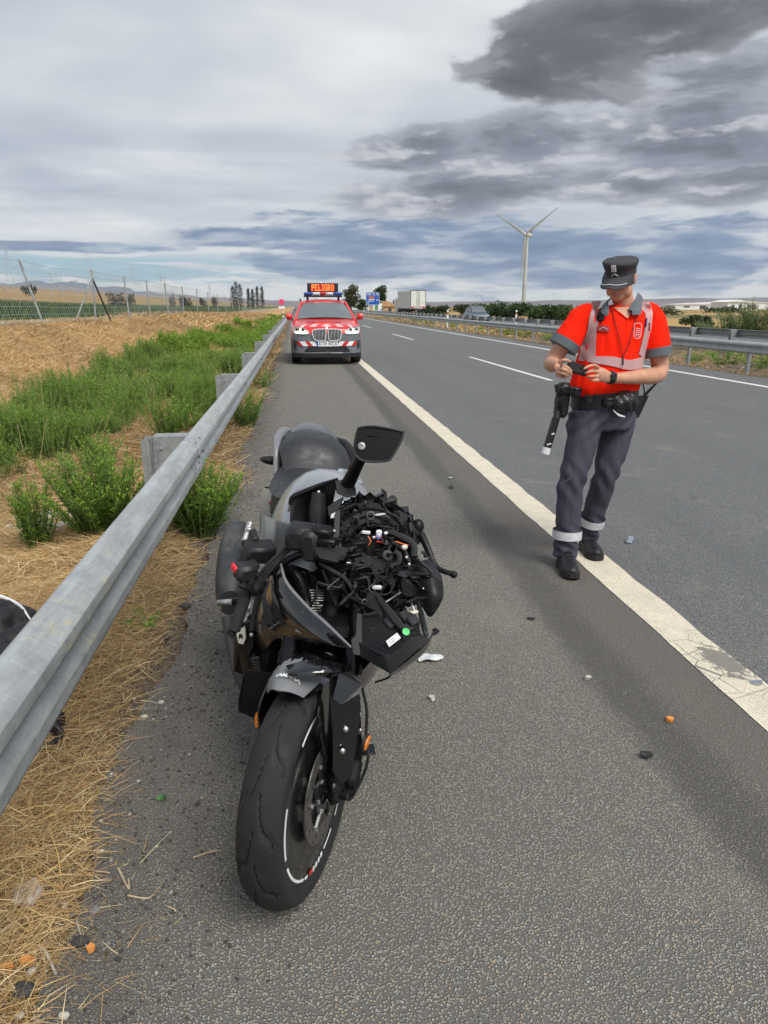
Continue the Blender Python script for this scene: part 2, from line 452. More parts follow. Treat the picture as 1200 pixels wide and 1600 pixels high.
# ------------------------------------------------------------------ setting materials
def asphalt(name, base, chip, binder, scale=120, chipf=.5, patch=.25, bstr=.9):
    m, g_, b = new_mat(name)
    p = g_.n('ShaderNodeTexCoord').outputs['Object']
    pw = g_.v('ADD', p, g_.v('SCALE', g_.n('ShaderNodeTexNoise').outputs['Color'], sc=0.0))
    vo = g_.voro(p, scale); dist = vo['Distance']
    rnd = g_.sep(vo['Color'])[0]
    vo2 = g_.voro(p, scale * .47); rnd2 = g_.sep(vo2['Color'])[1]
    big = g_.noise(p, .8, 6, .65, .6); med = g_.noise(p, 7, 6, .7, .5); fine = g_.noise(p, scale * 1.3, 3, .7)
    chipc = g_.ramp(rnd, [(.0, tuple(x * .50 for x in chip)), (.35, tuple(x * .80 for x in chip)), (.7, chip), (.95, tuple(x * 1.2 for x in chip)), (1, tuple(min(.6, x * 1.7) for x in chip))])
    hue = g_.ramp(g_.sep(vo['Color'])[2], [(.0, (.80, .86, .95)), (.35, (1, 1, 1)), (.72, (1.0, .93, .80)), (1, (1.0, .84, .66))])
    chipc = g_.mix(1.0, chipc, hue, 'MULTIPLY')
    wob = g_.m('ADD', dist, g_.m('MULTIPLY', g_.m('SUBTRACT', fine, .5), .35))
    edge = g_.ss(wob, .30, .62)
    has = g_.ss(g_.m('ADD', rnd2, g_.m('MULTIPLY', g_.m('SUBTRACT', med, .5), 1.7)), 1 - chipf - .12, 1 - chipf + .12)
    top = g_.mix(has, base, chipc)
    c = g_.mix(edge, top, binder)
    c = g_.mix(g_.ss(big, .35, .65, 0, patch), c, tuple(x * .55 for x in base))
    c = g_.mix(g_.ss(g_.noise(g_.v('ADD', p, (7, 3, 0)), 1.7, 6, .65, .4), .54, .74, 0, .30), c, (.30, .26, .20))     # trodden-in dust
    spot = g_.noise(g_.v('ADD', p, (3.3, 9.1, 0)), 3.1, 4, .6, .5); c = g_.mix(g_.ss(spot, .64, .72, 0, .45), c, tuple(x * .35 for x in base))       # oil and rubber stains
    X = g_.sep(p)[0]; Y = g_.sep(p)[1]
    c = g_.mix(g_.ss(g_.noise(g_.v('MULTIPLY', p, (3.0, .22, 1)), 1.6, 5, .65), .5, .72, 0, .22), c, tuple(x * .45 for x in base))
    wav = g_.m('ADD', X, g_.m('MULTIPLY', g_.m('SUBTRACT', g_.noise(p, 1.3, 4, .6), .5), .16))
    if name == 'asphalt_shoulder':
        tar = g_.m('MULTIPLY', g_.ss(wav, 1.12, 1.24), g_.ss(wav, 1.33, 1.52, 1, 0))
        c = g_.mix(g_.m('MULTIPLY', tar, .55), c, (.050, .049, .050))                      # tarred seam
        br = g_.ss(wav, 1.36, 1.52)
        c = g_.mix(g_.m('MULTIPLY', br, .60), c, (.125, .108, .097))
        dk = g_.ss(g_.m('ADD', X, g_.m('MULTIPLY', med, .5)), .05, -.35)                    # loose dark grit along the edge
        c = g_.mix(g_.m('MULTIPLY', dk, .55), c, (.085, .076, .068))
    else:
        for cx, wd in ((2.75, .42), (4.4, .42), (6.3, .42), (8.0, .42)):
            w_ = g_.ss(g_.m('ABSOLUTE', g_.m('SUBTRACT', wav, cx)), wd, 0.05)
            c = g_.mix(g_.m('MULTIPLY', w_, .22), c, (.10, .102, .106))
    g_.put(b.inputs['Base Color'], c)
    b.inputs['Roughness'].default_value = .82; b.inputs['Specular IOR Level'].default_value = .35
    h = g_.m('ADD', g_.m('MULTIPLY', g_.m('SUBTRACT', 1.0, edge), g_.m('ADD', .45, rnd)), g_.m('MULTIPLY', fine, .35))
    bump(g_, b, h, bstr, .0045)
    return m
asphalt('asphalt_shoulder', (.300, .290, .260), (.425, .405, .358), (.118, .113, .102), 150, .66, .20, 1.0)
asphalt('asphalt_lane', (.195, .203, .205), (.275, .280, .278), (.090, .094, .097), 140, .6, .16, .6)
asphalt('asphalt_far', (.195, .205, .208), (.27, .277, .275), (.098, .103, .107), 60, .5, .18, .3)
def paint_mat(name, c, notch=False):
    m, g_, b = new_mat(name)
    p = g_.n('ShaderNodeTexCoord').outputs['Object']
    n1 = g_.noise(p, 60, 5, .7); n2 = g_.noise(p, 7, 5, .65); vo = g_.voro(p, 130)
    wear = g_.ss(g_.m('ADD', g_.m('MULTIPLY', n1, .55), g_.m('MULTIPLY', n2, .45)), .565, .66)
    if notch:
        q = g_.v('MULTIPLY', g_.v('SUBTRACT', p, (1.815, 2.62, 0)), (9, 4.5, 1))
        nt_ = g_.ss(g_.m('ADD', g_.v('LENGTH', q), g_.m('MULTIPLY', g_.m('SUBTRACT', g_.noise(p, 24, 5, .7), .5), 2.4)), .72, .55)
        wear = g_.m('MAXIMUM', g_.m('MULTIPLY', wear, .75), g_.m('MULTIPLY', nt_, .8))
        cr_ = g_.voro(p, 9, 'DISTANCE_TO_EDGE')['Distance']
        crk = g_.m('MULTIPLY', g_.ss(cr_, .030, .008), g_.ss(g_.v('LENGTH', g_.v('SUBTRACT', p, (1.79, 2.6, 0))), .42, .12))
        wear = g_.m('MAXIMUM', wear, g_.m('MULTIPLY', crk, .8))
    cc = g_.mix(g_.ss(n2, .35, .7), tuple(x * .82 for x in c), c)
    cc = g_.mix(g_.ss(vo['Distance'], .45, .7, 0, .28), cc, (.14, .13, .115))
    cc = g_.mix(wear, cc, (.11, .105, .098))
    g_.put(b.inputs['Base Color'], cc); b.inputs['Roughness'].default_value = .75
    bump(g_, b, g_.m('SUBTRACT', g_.m('SUBTRACT', 1.0, vo['Distance']), wear), .5, .004)
paint_mat('line_paint', (.74, .67, .53), True)
paint_mat('line_paint_white', (.78, .78, .75))
def ground_mat():
    m, g_, b = new_mat('soil')
    p = g_.n('ShaderNodeTexCoord').outputs['Object']
    at = g_.n('ShaderNodeAttribute', attribute_name='tint').outputs['Color']
    n1 = g_.noise(p, 1.1, 6, .65, .4); n2 = g_.noise(p, 19, 5, .7, .3); n3 = g_.noise(g_.v('MULTIPLY', p, (1, 1, 4)), 85, 4, .7)
    c = g_.mix(g_.ss(n1, .35, .68, 0, .45), at, g_.mix(.5, at, (.115, .075, .045)))
    c = g_.mix(g_.ss(n2, .40, .72, 0, .55), c, g_.mix(.5, at, (.40, .27, .125)))
    c = g_.mix(g_.ss(n3, .52, .75, 0, .6), c, g_.mix(.35, at, (.05, .036, .024)))
    g_.put(b.inputs['Base Color'], c); b.inputs['Roughness'].default_value = .95; b.inputs['Specular IOR Level'].default_value = .15
    bump(g_, b, g_.m('ADD', n2, g_.m('MULTIPLY', n3, .4)), .8, .03)
ground_mat()
def galv(name, c, rough=.45, metal=.55, streak=True, lich=0):
    m, g_, b = new_mat(name)
    p = g_.n('ShaderNodeTexCoord').outputs['Object']
    n1 = g_.noise(g_.v('MULTIPLY', p, (6, .8, 6)), 4, 6, .65, .5); n2 = g_.noise(p, 26, 5, .7, .4); n4 = g_.noise(p, 9, 6, .7, .6); sp = g_.voro(g_.v('MULTIPLY', p, (3, 1, 3)), 38)
    c1 = g_.mix(g_.ss(n1, .3, .7), tuple(x * .78 for x in c), tuple(x * 1.12 for x in c))
    c1 = g_.mix(g_.ss(g_.sep(sp['Color'])[0], 0, 1, 0, .16), c1, tuple(x * .6 for x in c))
    c1 = g_.mix(g_.ss(n4, .48, .70, 0, .45), c1, tuple(x * .55 for x in c))
    st = g_.noise(g_.v('MULTIPLY', p, (1, 46, 1)), 2.2, 4, .6)
    c1 = g_.mix(g_.ss(st, .52, .75, 0, .30), c1, (.62, .64, .63))
    if lich:
        l_ = g_.m('MULTIPLY', g_.ss(n2, .50, .62), g_.ss(g_.noise(p, 2.1, 4, .6), .55, .68))
        c1 = g_.mix(g_.m('MULTIPLY', l_, .75), c1, (.56, .53, .33))
    sc = g_.m('MULTIPLY', g_.ss(g_.noise(g_.v('MULTIPLY', p, (30, 5, 30)), 5, 3, .6), .70, .74), .6)
    c1 = g_.mix(sc, c1, (.10, .10, .10))
    g_.put(b.inputs['Base Color'], c1); b.inputs['Metallic'].default_value = metal
    g_.put(b.inputs['Roughness'], g_.ss(n2, .3, .7, rough - .1, rough + .15))
    bump(g_, b, n2, .12, .004)
galv('galvanised', (.44, .465, .465), .50, .40, True, 1)
galv('galvanised_dull', (.32, .335, .335), .60, .35)
M('bolt_dark', (.06, .06, .06), .6, .5)
M('fence_steel', (.32, .34, .34), .55, .35, .2, 6)
M('rust_dark', (.045, .04, .038), .8, .2, .3, 20)
M('white_plastic', (.74, .74, .70), .55, 0, .06, 4)
M('black_plastic', (.018, .018, .02), .55, 0, .2, 18, .15, 400)
M('orange_reflector', (.85, .26, .01), .3, 0, .15, 200, .4, 500)
M('hill_far', (.17, .15, .15), .95, 0, .22, .004)
M('mountain', (.10, .125, .16), .95, 0, .1, .0008)  # blue of the distant haze is put into the base colour
M('concrete', (.40, .38, .35), .9, 0, .2, 9, .5, 60, .01)

# ------------------------------------------------------------------ terrain
def sm(x, a, b):
    t = np.clip((np.asarray(x, float) - a) / (b - a), 0, 1); return t * t * (3 - 2 * t)
def fbm(x, y, seed=0.0, oct=4):
    x = np.asarray(x, float); y = np.asarray(y, float); s = 0; a = 1; f = 1
    rs = np.random.default_rng(int(seed * 10) + 5)
    for o in range(oct):
        for k in range(3):
            th = rs.uniform(0, 2 * math.pi); ph = rs.uniform(0, 6.28); q = rs.uniform(.7, 1.4) * f
            s = s + a * .4 * np.sin(q * (x * math.cos(th) + y * math.sin(th)) + ph + 1.3 * np.sin(q * .6 * (x * math.sin(th) - y * math.cos(th)) + ph * 2))
        a *= .5; f *= 2.1
    return s
EDGE_L = -0.62
def terrain(x, y):
    x = np.asarray(x, float); y = np.asarray(y, float)
    d = EDGE_L - x
    lf = np.interp(d, [0, .25, .7, 1.6, 2.6, 4.3, 6.3, 7.4, 9, 13, 25, 46, 80, 222, 500, 900, 2500], [-.035, .0, -.03, -.26, -.24, .16, .80, .94, .90, .86, 1.0, 2.0, 4.2, 14.5, 34, 62, 120])
    bank = 1 - .55 * sm(y, 25, 130)
    bank2 = np.where(d < 30, bank, bank + (1 - bank) * sm(d, 30, 120))
    lf = np.where(lf > 0, lf * bank2, lf)
    lf = lf + np.where(d > .1, .05 * fbm(x * 1.5, y * 1.5, 1) + .02 * fbm(x * 7, y * 7, 2), 0) * sm(d, .1, .8) * sm(y, 400, 60)
    e = x - 10.1
    rt = np.interp(e, [0, 1, 3, 5.5, 6.2, 15.6, 17, 30, 200, 3000], [-.03, -.06, -.22, -.1, -.05, -.05, -.3, -.5, -1.5, -2])
    rt = rt + .03 * fbm(x * 1.3, y * 1.3, 3) * ((e > .2) & (e < 6)) + .15 * fbm(x * .1, y * .1, 4) * (e > 17)
    z = np.where(x < EDGE_L, lf, np.where(x > 10.1, rt, -.05))
    return z
def axis(parts):
    out = []
    for a, b, s in parts: out += list(np.arange(a, b, s))
    return np.array(out + [parts[-1][1]])
gx = np.concatenate([-np.geomspace(9000, 14.5, 46), axis([(-14, -5, .35), (-5, EDGE_L - .6, .12), (EDGE_L - .6, EDGE_L + .12, .06), (EDGE_L + .12, 10, 1.6), (10.0, 17, .3), (17, 30, 1)]), np.geomspace(31, 9000, 44)])
gy = np.concatenate([axis([(-14, 0, 1.5), (0, 14, .14), (14, 40, .4), (40, 120, 2)]), np.geomspace(123, 12000, 60)])
GX, GY = np.meshgrid(gx, gy, indexing='ij')
GZ = terrain(GX, GY)
def ground_tint(x, y):
    straw = V(.50, .305, .13); soil = V(.36, .22, .115); grit = V(.12, .10, .08); crop = V(.075, .13, .045); gold = V(.42, .285, .11); olive = V(.17, .16, .07); path = V(.33, .31, .28)
    n = fbm(x * .5, y * .5, 7)[..., None]
    c = soil + (straw - soil) * np.clip(.5 + n * .7, 0, 1)
    d = EDGE_L - x
    k = sm(d, .45, .05)[..., None]; c = c * (1 - k) + grit * k
    k = (sm(d, 8.2, 8.8) * sm(d, 11.6, 11.0))[..., None]; c = c * (1 - k) + path * k
    k = sm(d, 12, 14)[..., None]; c = c * (1 - k) + (crop * (1 - sm(d, 62, 80)[..., None]) + gold * .7 * sm(d, 62, 80)[..., None]) * k
    st = .5 + .5 * np.sin(x * .021 + y * .004 + 1.5 * fbm(x * .004, y * .004, 9))
    far = sm(d, 90, 160)[..., None]
    fc = np.where(st[..., None] > .62, olive, np.where(st[..., None] > .3, gold * .75, soil * .9))
    c = c * (1 - far) + fc * far
    e = x - 27
    st2 = .5 + .5 * np.sin(x * .05 + .6 * fbm(x * .01, y * .01, 11))
    k = sm(e, 0, 3)[..., None]; fc2 = np.where(st2[..., None] > .45, gold, np.where(st2[..., None] > .2, soil, olive))
    c = c * (1 - k) + fc2 * k
    return c
tint = ground_tint(GX, GY)
nu, nv = GX.shape
ii, jj = np.meshgrid(np.arange(nu - 1), np.arange(nv - 1), indexing='ij')
F = np.stack([ii * nv + jj, (ii + 1) * nv + jj, (ii + 1) * nv + jj + 1, ii * nv + jj + 1], -1).reshape(-1, 4)
gme = fast_mesh('ground', np.stack([GX, GY, GZ], -1).reshape(-1, 3), F, ['soil'], smooth=True, colattr=tint.reshape(-1, 3))
tag(link('ground', gme), 'dry straw-coloured verge, ditch, bank and fields', None, None, 'structure')

# road surfaces: a ragged left edge for the shoulder
def sheet(name, mat, xl, xr, ys, z, nx=6):
    mb = MB(); P = np.array([[[xl(y) + (xr(y) - xl(y)) * t, y, z] for t in np.linspace(0, 1, nx)] for y in ys])
    mb.grid(P, flip=True); o = mb.build(name, mat, fix=False); tag(o, kind='structure'); return o
ys_f = np.concatenate([np.arange(-14, 30, .07), np.geomspace(30, 3000, 60)])
rag = lambda y: EDGE_L + .045 * float(fbm(y * 2.3, 0, 21)) + .02 * float(fbm(y * 13, 3, 22, 3))
sheet('hard_shoulder', 'asphalt_shoulder', rag, lambda y: 1.66, ys_f, 0.0, 4)
ys_s = np.concatenate([np.arange(-14, 60, 2), np.geomspace(60, 3000, 30)])
sheet('road', 'asphalt_lane', lambda y: 1.66, lambda y: 10.1 + .04 * float(fbm(y * 2, 0, 23)), np.concatenate([np.arange(-14, 50, .5), np.geomspace(50, 3000, 40)]), 0.0, 8)
sheet('opposite_road', 'asphalt_far', lambda y: 16.4, lambda y: 25.6, ys_s, .02, 4)
def stripe(name, x0, x1, y0, y1, z, mat, step=.05):
    ys = np.linspace(y0, y1, max(2, int((y1 - y0) / step))) if y1 - y0 < 40 else np.concatenate([np.arange(y0, 12, .05), np.geomspace(12, y1, 60)])
    mb = MB(); P = np.array([[[x0 + .006 * float(fbm(y * 9, 1, 31, 3)), y, z], [x1 + .006 * float(fbm(y * 9, 5, 32, 3)), y, z]] for y in ys])
    mb.grid(P, flip=True); o = mb.build(name, mat, fix=False); return tag(o, kind='structure')
stripe('edge_line', 1.665, 1.875, -10, 2500, .004, 'line_paint')
stripe('edge_line', 8.95, 9.11, -10, 2500, .004, 'line_paint_white')
stripe('edge_line', 17.0, 17.15, -10, 2500, .024, 'line_paint_white')
for k in range(24):
    y0 = 14.6 + (k - 1) * 19.2
    x0 = 5.30 if k < 2 else 5.42
    stripe('lane_line', x0 - .06, x0 + .06, y0, y0 + 7.4, .004, 'line_paint_white', .5)

# far relief
def ridge(name, pts, depth, mat, label):
    """pts: (x, y, top z) along the crest"""
    P = cr(np.array(pts, float), 14)
    tops = P.copy(); tops[:, 2] = P[:, 2] * (1 + .10 * fbm(np.arange(len(P)) * .7, 0, 41))
    rad = np.array([unit((p[0], p[1], 0)) for p in P])
    rows = []
    for t, hz in ((-1, -3), (-.5, .45), (-.15, .9), (0, 1), (.4, .8), (1, -.02)):
        q = tops + rad * depth * t; q[:, 2] = np.where(hz < 0, -5, tops[:, 2] * hz); rows.append(q)
    mb = MB(); mb.grid(np.array(rows)); o = mb.build(name, mat); tag(o, label, None, None, 'structure')
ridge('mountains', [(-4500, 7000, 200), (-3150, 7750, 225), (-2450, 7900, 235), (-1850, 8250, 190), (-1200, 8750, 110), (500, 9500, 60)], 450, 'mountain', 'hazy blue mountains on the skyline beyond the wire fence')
ridge('hills', [(-3200, 2600, 150), (-2300, 3300, 135), (-1400, 3900, 105), (-700, 4300, 66), (0, 4800, 36), (900, 5200, 34), (1600, 4900, 40)], 500, 'hill_far', 'low dark hills behind the fields on the skyline')
ridge('hills', [(900, 5200, 22), (1900, 5000, 44), (2800, 4500, 54), (3700, 3800, 55), (4700, 3000, 60), (5600, 2000, 50)], 500, 'hill_far', 'long brownish ridge on the skyline beyond the median guardrail')

# ------------------------------------------------------------------ guardrails
def beam_mesh(L_, flipx=1):
    prof = [(-.106, .700), (-.104, .711), (-.098, .714), (-.070, .708), (-.024, .676), (-.016, .666), (-.014, .652), (-.014, .634), (-.018, .622), (-.026, .614), (-.078, .578), (-.084, .571), (-.084, .559), (-.079, .552), (-.048, .522), (-.043, .513), (-.042, .500), (-.042, .480), (-.046, .468), (-.053, .461), (-.096, .436), (-.103, .435), (-.107, .440)]
    rows = [[(flipx * (p[0] + b_), y, p[1]) for p in prof] for y, b_ in ((-.16, .004), (.16, .004), (.161, 0), (L_ / 2, 0), (L_ - .165, 0))]
    mb = MB(); mb.patch(rows, 0, 0, .003)
    return mb
def make_rail(name, x, y0, n, bl, pitch, side, label, nearn, start_post, block_w=.21, round_post=False, mat='galvanised'):
    """side=+1: traffic face toward +x. beams, posts and spacer blocks are separate parts"""
    root = empty(name, (x, y0, 0)); tag(root, label, 'guardrail', 'steel guardrails along the motorway')
    bm_ = beam_mesh(bl, side).mesh('beam', True, 17); bm_.materials.append(MAT[mat])
    for i in range(n): link('beam', bm_, root, (0, i * bl, 0))
    pm = MB()
    if round_post:
        pm.tube([(0, 0, -.3), (0, 0, .69)], .05, 12)
    else:
        t = .006
        pm.box((0, 0, .2), (t, .12, 1.02)); pm.box((-.028 * side, -.057, .2), (.056, t, 1.02)); pm.box((-.028 * side, .057, .2), (.056, t, 1.02))
        for zz in (.66, .60, .52):
            pm.lathe([(.0, .008), (.009, .006), (.011, 0)], (.003 * side, .02, zz), (side, 0, 0), 8)
    pm_ = pm.mesh('post'); pm_.materials.append(MAT['galvanised_dull'])
    bk = MB(); w = block_w
    bk.box((side * w / 2, 0.0, .575), (w, .006, .27)); bk.box((side * w / 2, .06, .713), (w, .126, .006)); bk.box((side * w / 2, .06, .437), (w, .126, .006))
    bk.box((side * (w - .003), .075, .575), (.006, .10, .26)); bk.box((side * .003, .075, .575), (.006, .10, .26))
    for zz in (.64, .52): bk.lathe([(.0, .009), (.010, .007), (.012, 0)], (side * .05, -.003, zz), (0, -1, 0), 8)
    bk_ = bk.mesh('spacer_block'); bk_.materials.append(MAT['galvanised_dull'])
    bo = MB(); bo.lathe([(0, .008), (.010, .006), (.013, 0)], (0, 0, 0), (side, 0, .25), 8)
    bo_ = bo.mesh('bolt'); bo_.materials.append(MAT['bolt_dark'])
    np_ = int(n * bl / pitch)
    for i in range(np_):
        yy = start_post + i * pitch
        rx = random.uniform(-.012, .012)
        link('post', pm_, root, (-side * (.10 + w), yy, 0), (rx, random.uniform(-.01, .01), 0))
        link('spacer_block', bk_, root, (-side * (.10 + w), yy, 0))
    for i in range(min(n, nearn)):
        for dy in (-.11, .07):
            for zz, dx_ in ((.682, -.032), (.606, -.020), (.520, -.046), (.458, -.050)): link('bolt', bo_, root, (side * dx_, i * bl + dy, zz))
    return root
make_rail('guardrail', -0.61, -3.95, 52, 4.25, 4.25, 1, 'weathered steel guardrail beside the wrecked motorcycle and the weedy ditch', 12, 4.25)
make_rail('guardrail', 10.45, -3.0, 60, 4.0, 2.667, -1, 'nearer steel guardrail of the median, behind the officer', 14, .4, .10, True)
make_rail('guardrail', 15.75, -3.0, 60, 4.0, 2.667, 1, 'farther guardrail of the median, its posts and spacers facing the camera', 1, .8, .22, False, 'galvanised_dull')

# ------------------------------------------------------------------ wire fence on the bank
fence = empty('wire_fence', (-8.2, 25.2, 0)); tag(fence, 'sagging wire mesh fence with leaning grey posts on the dry bank', 'fence')
fy = [14.4, 19.8, 25.2, 31.2, 37.1, 42.0, 47.5, 53.5, 60, 67, 74, 82, 90, 99, 108, 118, 128, 140, 152, 166]
fl = [(-.1, 0), (-.12, 0), (-.24, -.05), (.02, 0), (-.05, 0), (-.04, .03), (-.05, 0)] + [(random.uniform(-.08, .05), 0) for _ in range(20)]
ftop = []
for (y, (lx, ly)) in zip(fy, fl):
    x = -8.2 + .012 * (y - 25) ; zb = float(terrain(x, y)); H = 2.02
    b_ = V(x + 8.2, y - 25.2, zb - .1); t_ = b_ + V(lx * H, ly * H, H + .1)
    mb = MB(); mb.tube([b_, t_], .038, 8)
    mb.lathe([(.034, 0), (.030, .012), (0, .018)], t_, (0, 0, 1), 8); mb.build('post', 'fence_steel', fence)
    ftop.append((b_ + V(0, 0, .15), t_))
y1 = ftop[3]
mb = MB(); mb.tube([y1[1] - V(0, 0, .25), y1[0] + V(-.55, -1.0, -.1)], .028, 8); mb.build('brace', 'fence_steel', fence)
mb = MB(); mb.tube([y1[1] - V(0, 0, .3), y1[0] + V(.35, 1.1, -.1)], .035, 8); mb.build('brace', 'rust_dark', fence)
for i in range(len(ftop) - 1):
    (b0, t0), (b1, t1) = ftop[i], ftop[i + 1]
    mb = MB(); th = .0055 if i < 6 else .008
    sag = random.uniform(.02, .10)
    nh = 9 if i < 7 else 5; nvv = 30 if i < 7 else 10
    def pt(u, w): return (b0 + (b1 - b0) * u) * (1 - w) + (t0 + (t1 - t0) * u) * w - V(0, 0, sag * 4 * u * (1 - u) * w) + V(.03 * math.sin(u * 9 + i) * w, 0, 0)
    for w in np.linspace(.03, .98, nh): mb.tube([pt(u, w) for u in np.linspace(0, 1, 7)], th * (1.5 if w > .97 else 1), 3, caps=False)
    for u in np.linspace(0, 1, nvv): mb.tube([pt(u, w) for w in (.03, .5, .98)], th * .8, 3, caps=False)
    mb.build('wire_mesh', 'fence_steel', fence, smooth=False, fix=False)

# ------------------------------------------------------------------ delineator posts
def delineator(x, y, label, h=1.05, z=0.0, tilt=0):
    o = empty('delineator_post', (x, y, z)); o.rotation_euler = (0, tilt, 0); tag(o, label, 'marker post', 'white roadside marker posts')
    mb = MB(); ring = lambda zz, s: [(.06 * s, -.03, zz), (.06 * s, .03, zz), (0, .05, zz), (-.06 * s, .03, zz), (-.06 * s, -.03, zz)]
    mb.loft([ring(-.1, 1), ring(h - .04, 1), ring(h, .8)]); mb.build('body', 'white_plastic', o)
    mb = MB(); ring2 = lambda zz: [(.062, -.032, zz), (.062, .032, zz), (0, .052, zz), (-.062, .032, zz), (-.062, -.032, zz)]
    mb.loft([ring2(h - .30), ring2(h - .12)]); mb.build('band', 'black_plastic', o)
    mb = MB(); mb.box((0, -.035, h - .21), (.05, .006, .12), .002); mb.build('reflector', 'orange_reflector', o)
delineator(10.72, 51.5, 'white marker post standing at the nearer median guardrail', 1.25)
delineator(10.9, 118, 'tiny white marker post by the median guardrail under the blue sign', 1.3)
delineator(-1.05, 62.0, 'white marker post behind the guardrail beside the red car', 1.15, -.05)
delineator(16.05, 52.5, 'marker post with black band at the far carriageway before the hedge', 1.25, 0)
delineator(16.05, 77, 'small pale marker post at the far carriageway beside the blue car', 1.2, 0)

# ------------------------------------------------------------------ vegetation materials
def leaf_mat(name, c, var=.35, rough=.6, trans=.25):
    m, g_, b = new_mat(name)
    geo_ = g_.n('ShaderNodeNewGeometry')
    at = g_.n('ShaderNodeAttribute', attribute_name='tint').outputs['Color']
    c2 = g_.mix(1.0, at, c, 'MULTIPLY')
    g_.put(b.inputs['Base Color'], c2); b.inputs['Roughness'].default_value = rough; b.inputs['Specular IOR Level'].default_value = .3
    tr = g_.n('ShaderNodeBsdfTranslucent'); g_.put(tr.inputs['Color'], c2)
    mx = g_.n('ShaderNodeMixShader'); mx.inputs[0].default_value = trans
    o = [n for n in g_.nt.nodes if n.type == 'OUTPUT_MATERIAL'][0]
    g_.nt.links.new(b.outputs[0], mx.inputs[1]); g_.nt.links.new(tr.outputs[0], mx.inputs[2]); g_.nt.links.new(mx.outputs[0], o.inputs['Surface'])
leaf_mat('straw', (1, 1, 1), trans=.12)
leaf_mat('leaf', (1, 1, 1), trans=.42)
M('bark', (.16, .12, .085), .9, 0, .3, 10, .6, 40, .02)
M('stem_green', (.13, .19, .06), .7, 0, .2, 20)
M('stem_dry', (.34, .24, .12), .8, 0, .2, 20)

def blades(P, dirv, L_, w, bend, tint, name, mat='straw'):
    """many 2-segment strips: P roots (n,3), dirv initial directions (n,3), L_ lengths, w widths, bend droop"""
    n = len(P); up = np.array([0, 0, 1.])
    side = np.cross(dirv, up); ln = np.linalg.norm(side, axis=1, keepdims=True); side = np.where(ln > 1e-3, side / np.maximum(ln, 1e-6), [1, 0, 0])
    th = rng.uniform(0, math.pi, n)[:, None]; side = side * np.cos(th) + np.cross(dirv, side) * np.sin(th)
    a = P; m = P + dirv * (L_ * .5)[:, None]
    e = m + dirv * (L_ * .5)[:, None] + np.stack([rng.normal(0, .25, n) * L_ * .5, rng.normal(0, .25, n) * L_ * .5, -bend * L_], 1)
    hw = (w / 2)[:, None]
    v = np.stack([a - side * hw, a + side * hw, m - side * hw * .9, m + side * hw * .9, e - side * hw * .25, e + side * hw * .25], 1).reshape(-1, 3)
    b = np.arange(n)[:, None] * 6
    f = np.concatenate([b + [0, 1, 3, 2], b + [2, 3, 5, 4]], 1).reshape(-1, 4)
    return fast_mesh(name, v, f, [mat], colattr=np.repeat(tint, 6, axis=0))
def straw_tint(n, dark=.0):
    k = rng.random(n)[:, None]; q = rng.random(n)[:, None]
    c = V(.62, .455, .225) * (1 - k) + V(.44, .275, .115) * k
    c = c * (.55 + .65 * q)
    pale = (rng.random(n) < .12)[:, None]; c = np.where(pale, V(.76, .62, .37) * (.8 + .3 * q), c)
    return c * (1 - dark)
# ---- dry grass (nobody could count it)
Ps, Ds, Ls, Ws, Bs, Ts = [], [], [], [], [], []
def add_straw(n, xr, yr, L0, L1, w0, w1, up, bend, keep=None, xpow=1.0, lie=None):
    x = xr[0] + (xr[1] - xr[0]) * rng.random(n) ** xpow; y = yr[0] + (yr[1] - yr[0]) * rng.random(n)
    if keep is not None:
        k = keep(x, y) > rng.random(n); x, y = x[k], y[k]
    n = len(x); z = terrain(x, y)
    th = rng.uniform(0, 2 * math.pi, n); s_ = np.clip(rng.normal(up, .22, n), .02, 1.4)
    d = np.stack([np.cos(th), np.sin(th), s_], 1); d /= np.linalg.norm(d, axis=1, keepdims=True)
    lo = 0 if lie is None else rng.random(n) * lie
    Ps.append(np.stack([x, y, z + lo], 1)); Ds.append(d); Ls.append(rng.uniform(L0, L1, n) * (.6 + .8 * rng.random(n))); Ws.append(rng.uniform(w0, w1, n)); Bs.append(np.full(n, bend))
    Ts.append(straw_tint(n) * (.75 + .35 * np.clip(.5 + fbm(x * .8, y * .8, 51), 0, 1))[:, None])
edge_keep = lambda x, y: np.clip(sm(EDGE_L + .05 + .16 * fbm(y * 1.7, x * 0, 52) - x, -.06, .20), 0, 1) * (.55 + .75 * np.clip(.5 + .8 * fbm(x * 2.2, y * 2.2, 53), 0, 1))
add_straw(150000, (-2.4, EDGE_L + .25), (.6, 4.2), .035, .13, .0010, .0024, .16, .10, edge_keep, 1.0, .045)
add_straw(80000, (-3.4, EDGE_L + .25), (4.2, 6.8), .05, .16, .0018, .0036, .2, .10, edge_keep, 1.0, .04)
add_straw(9000, (-2.6, EDGE_L + .1), (.6, 6.5), .10, .26, .0014, .0028, .6, .18, edge_keep, 1.0)
add_straw(62000, (-5.5, EDGE_L + .15), (6.5, 15), .07, .22, .003, .007, .35, .12, edge_keep, 1.0, .04)
add_straw(16000, (-9, -3.2), (1, 15), .08, .24, .004, .009, .4, .12, None, 1.0, .03)
add_straw(46000, (-9, EDGE_L + .1), (15, 40), .12, .34, .007, .016, .6, .12, lambda x, y: edge_keep(x, y) * (.4 + .6 * sm(x, -9, -4)))
add_straw(26000, (-10, -1), (40, 130), .25, .55, .02, .05, .8, .1)
add_straw(30000, (10.15, 16.3), (8, 40), .05, .20, .006, .014, .6, .1, lambda x, y: np.clip(.25 + .7 * fbm(x * 1.2, y * 1.2, 54) + .5 * sm(x, 10.8, 10.2), .05, 1))
add_straw(16000, (10.15, 16.3), (40, 160), .12, .4, .02, .05, .8, .1)
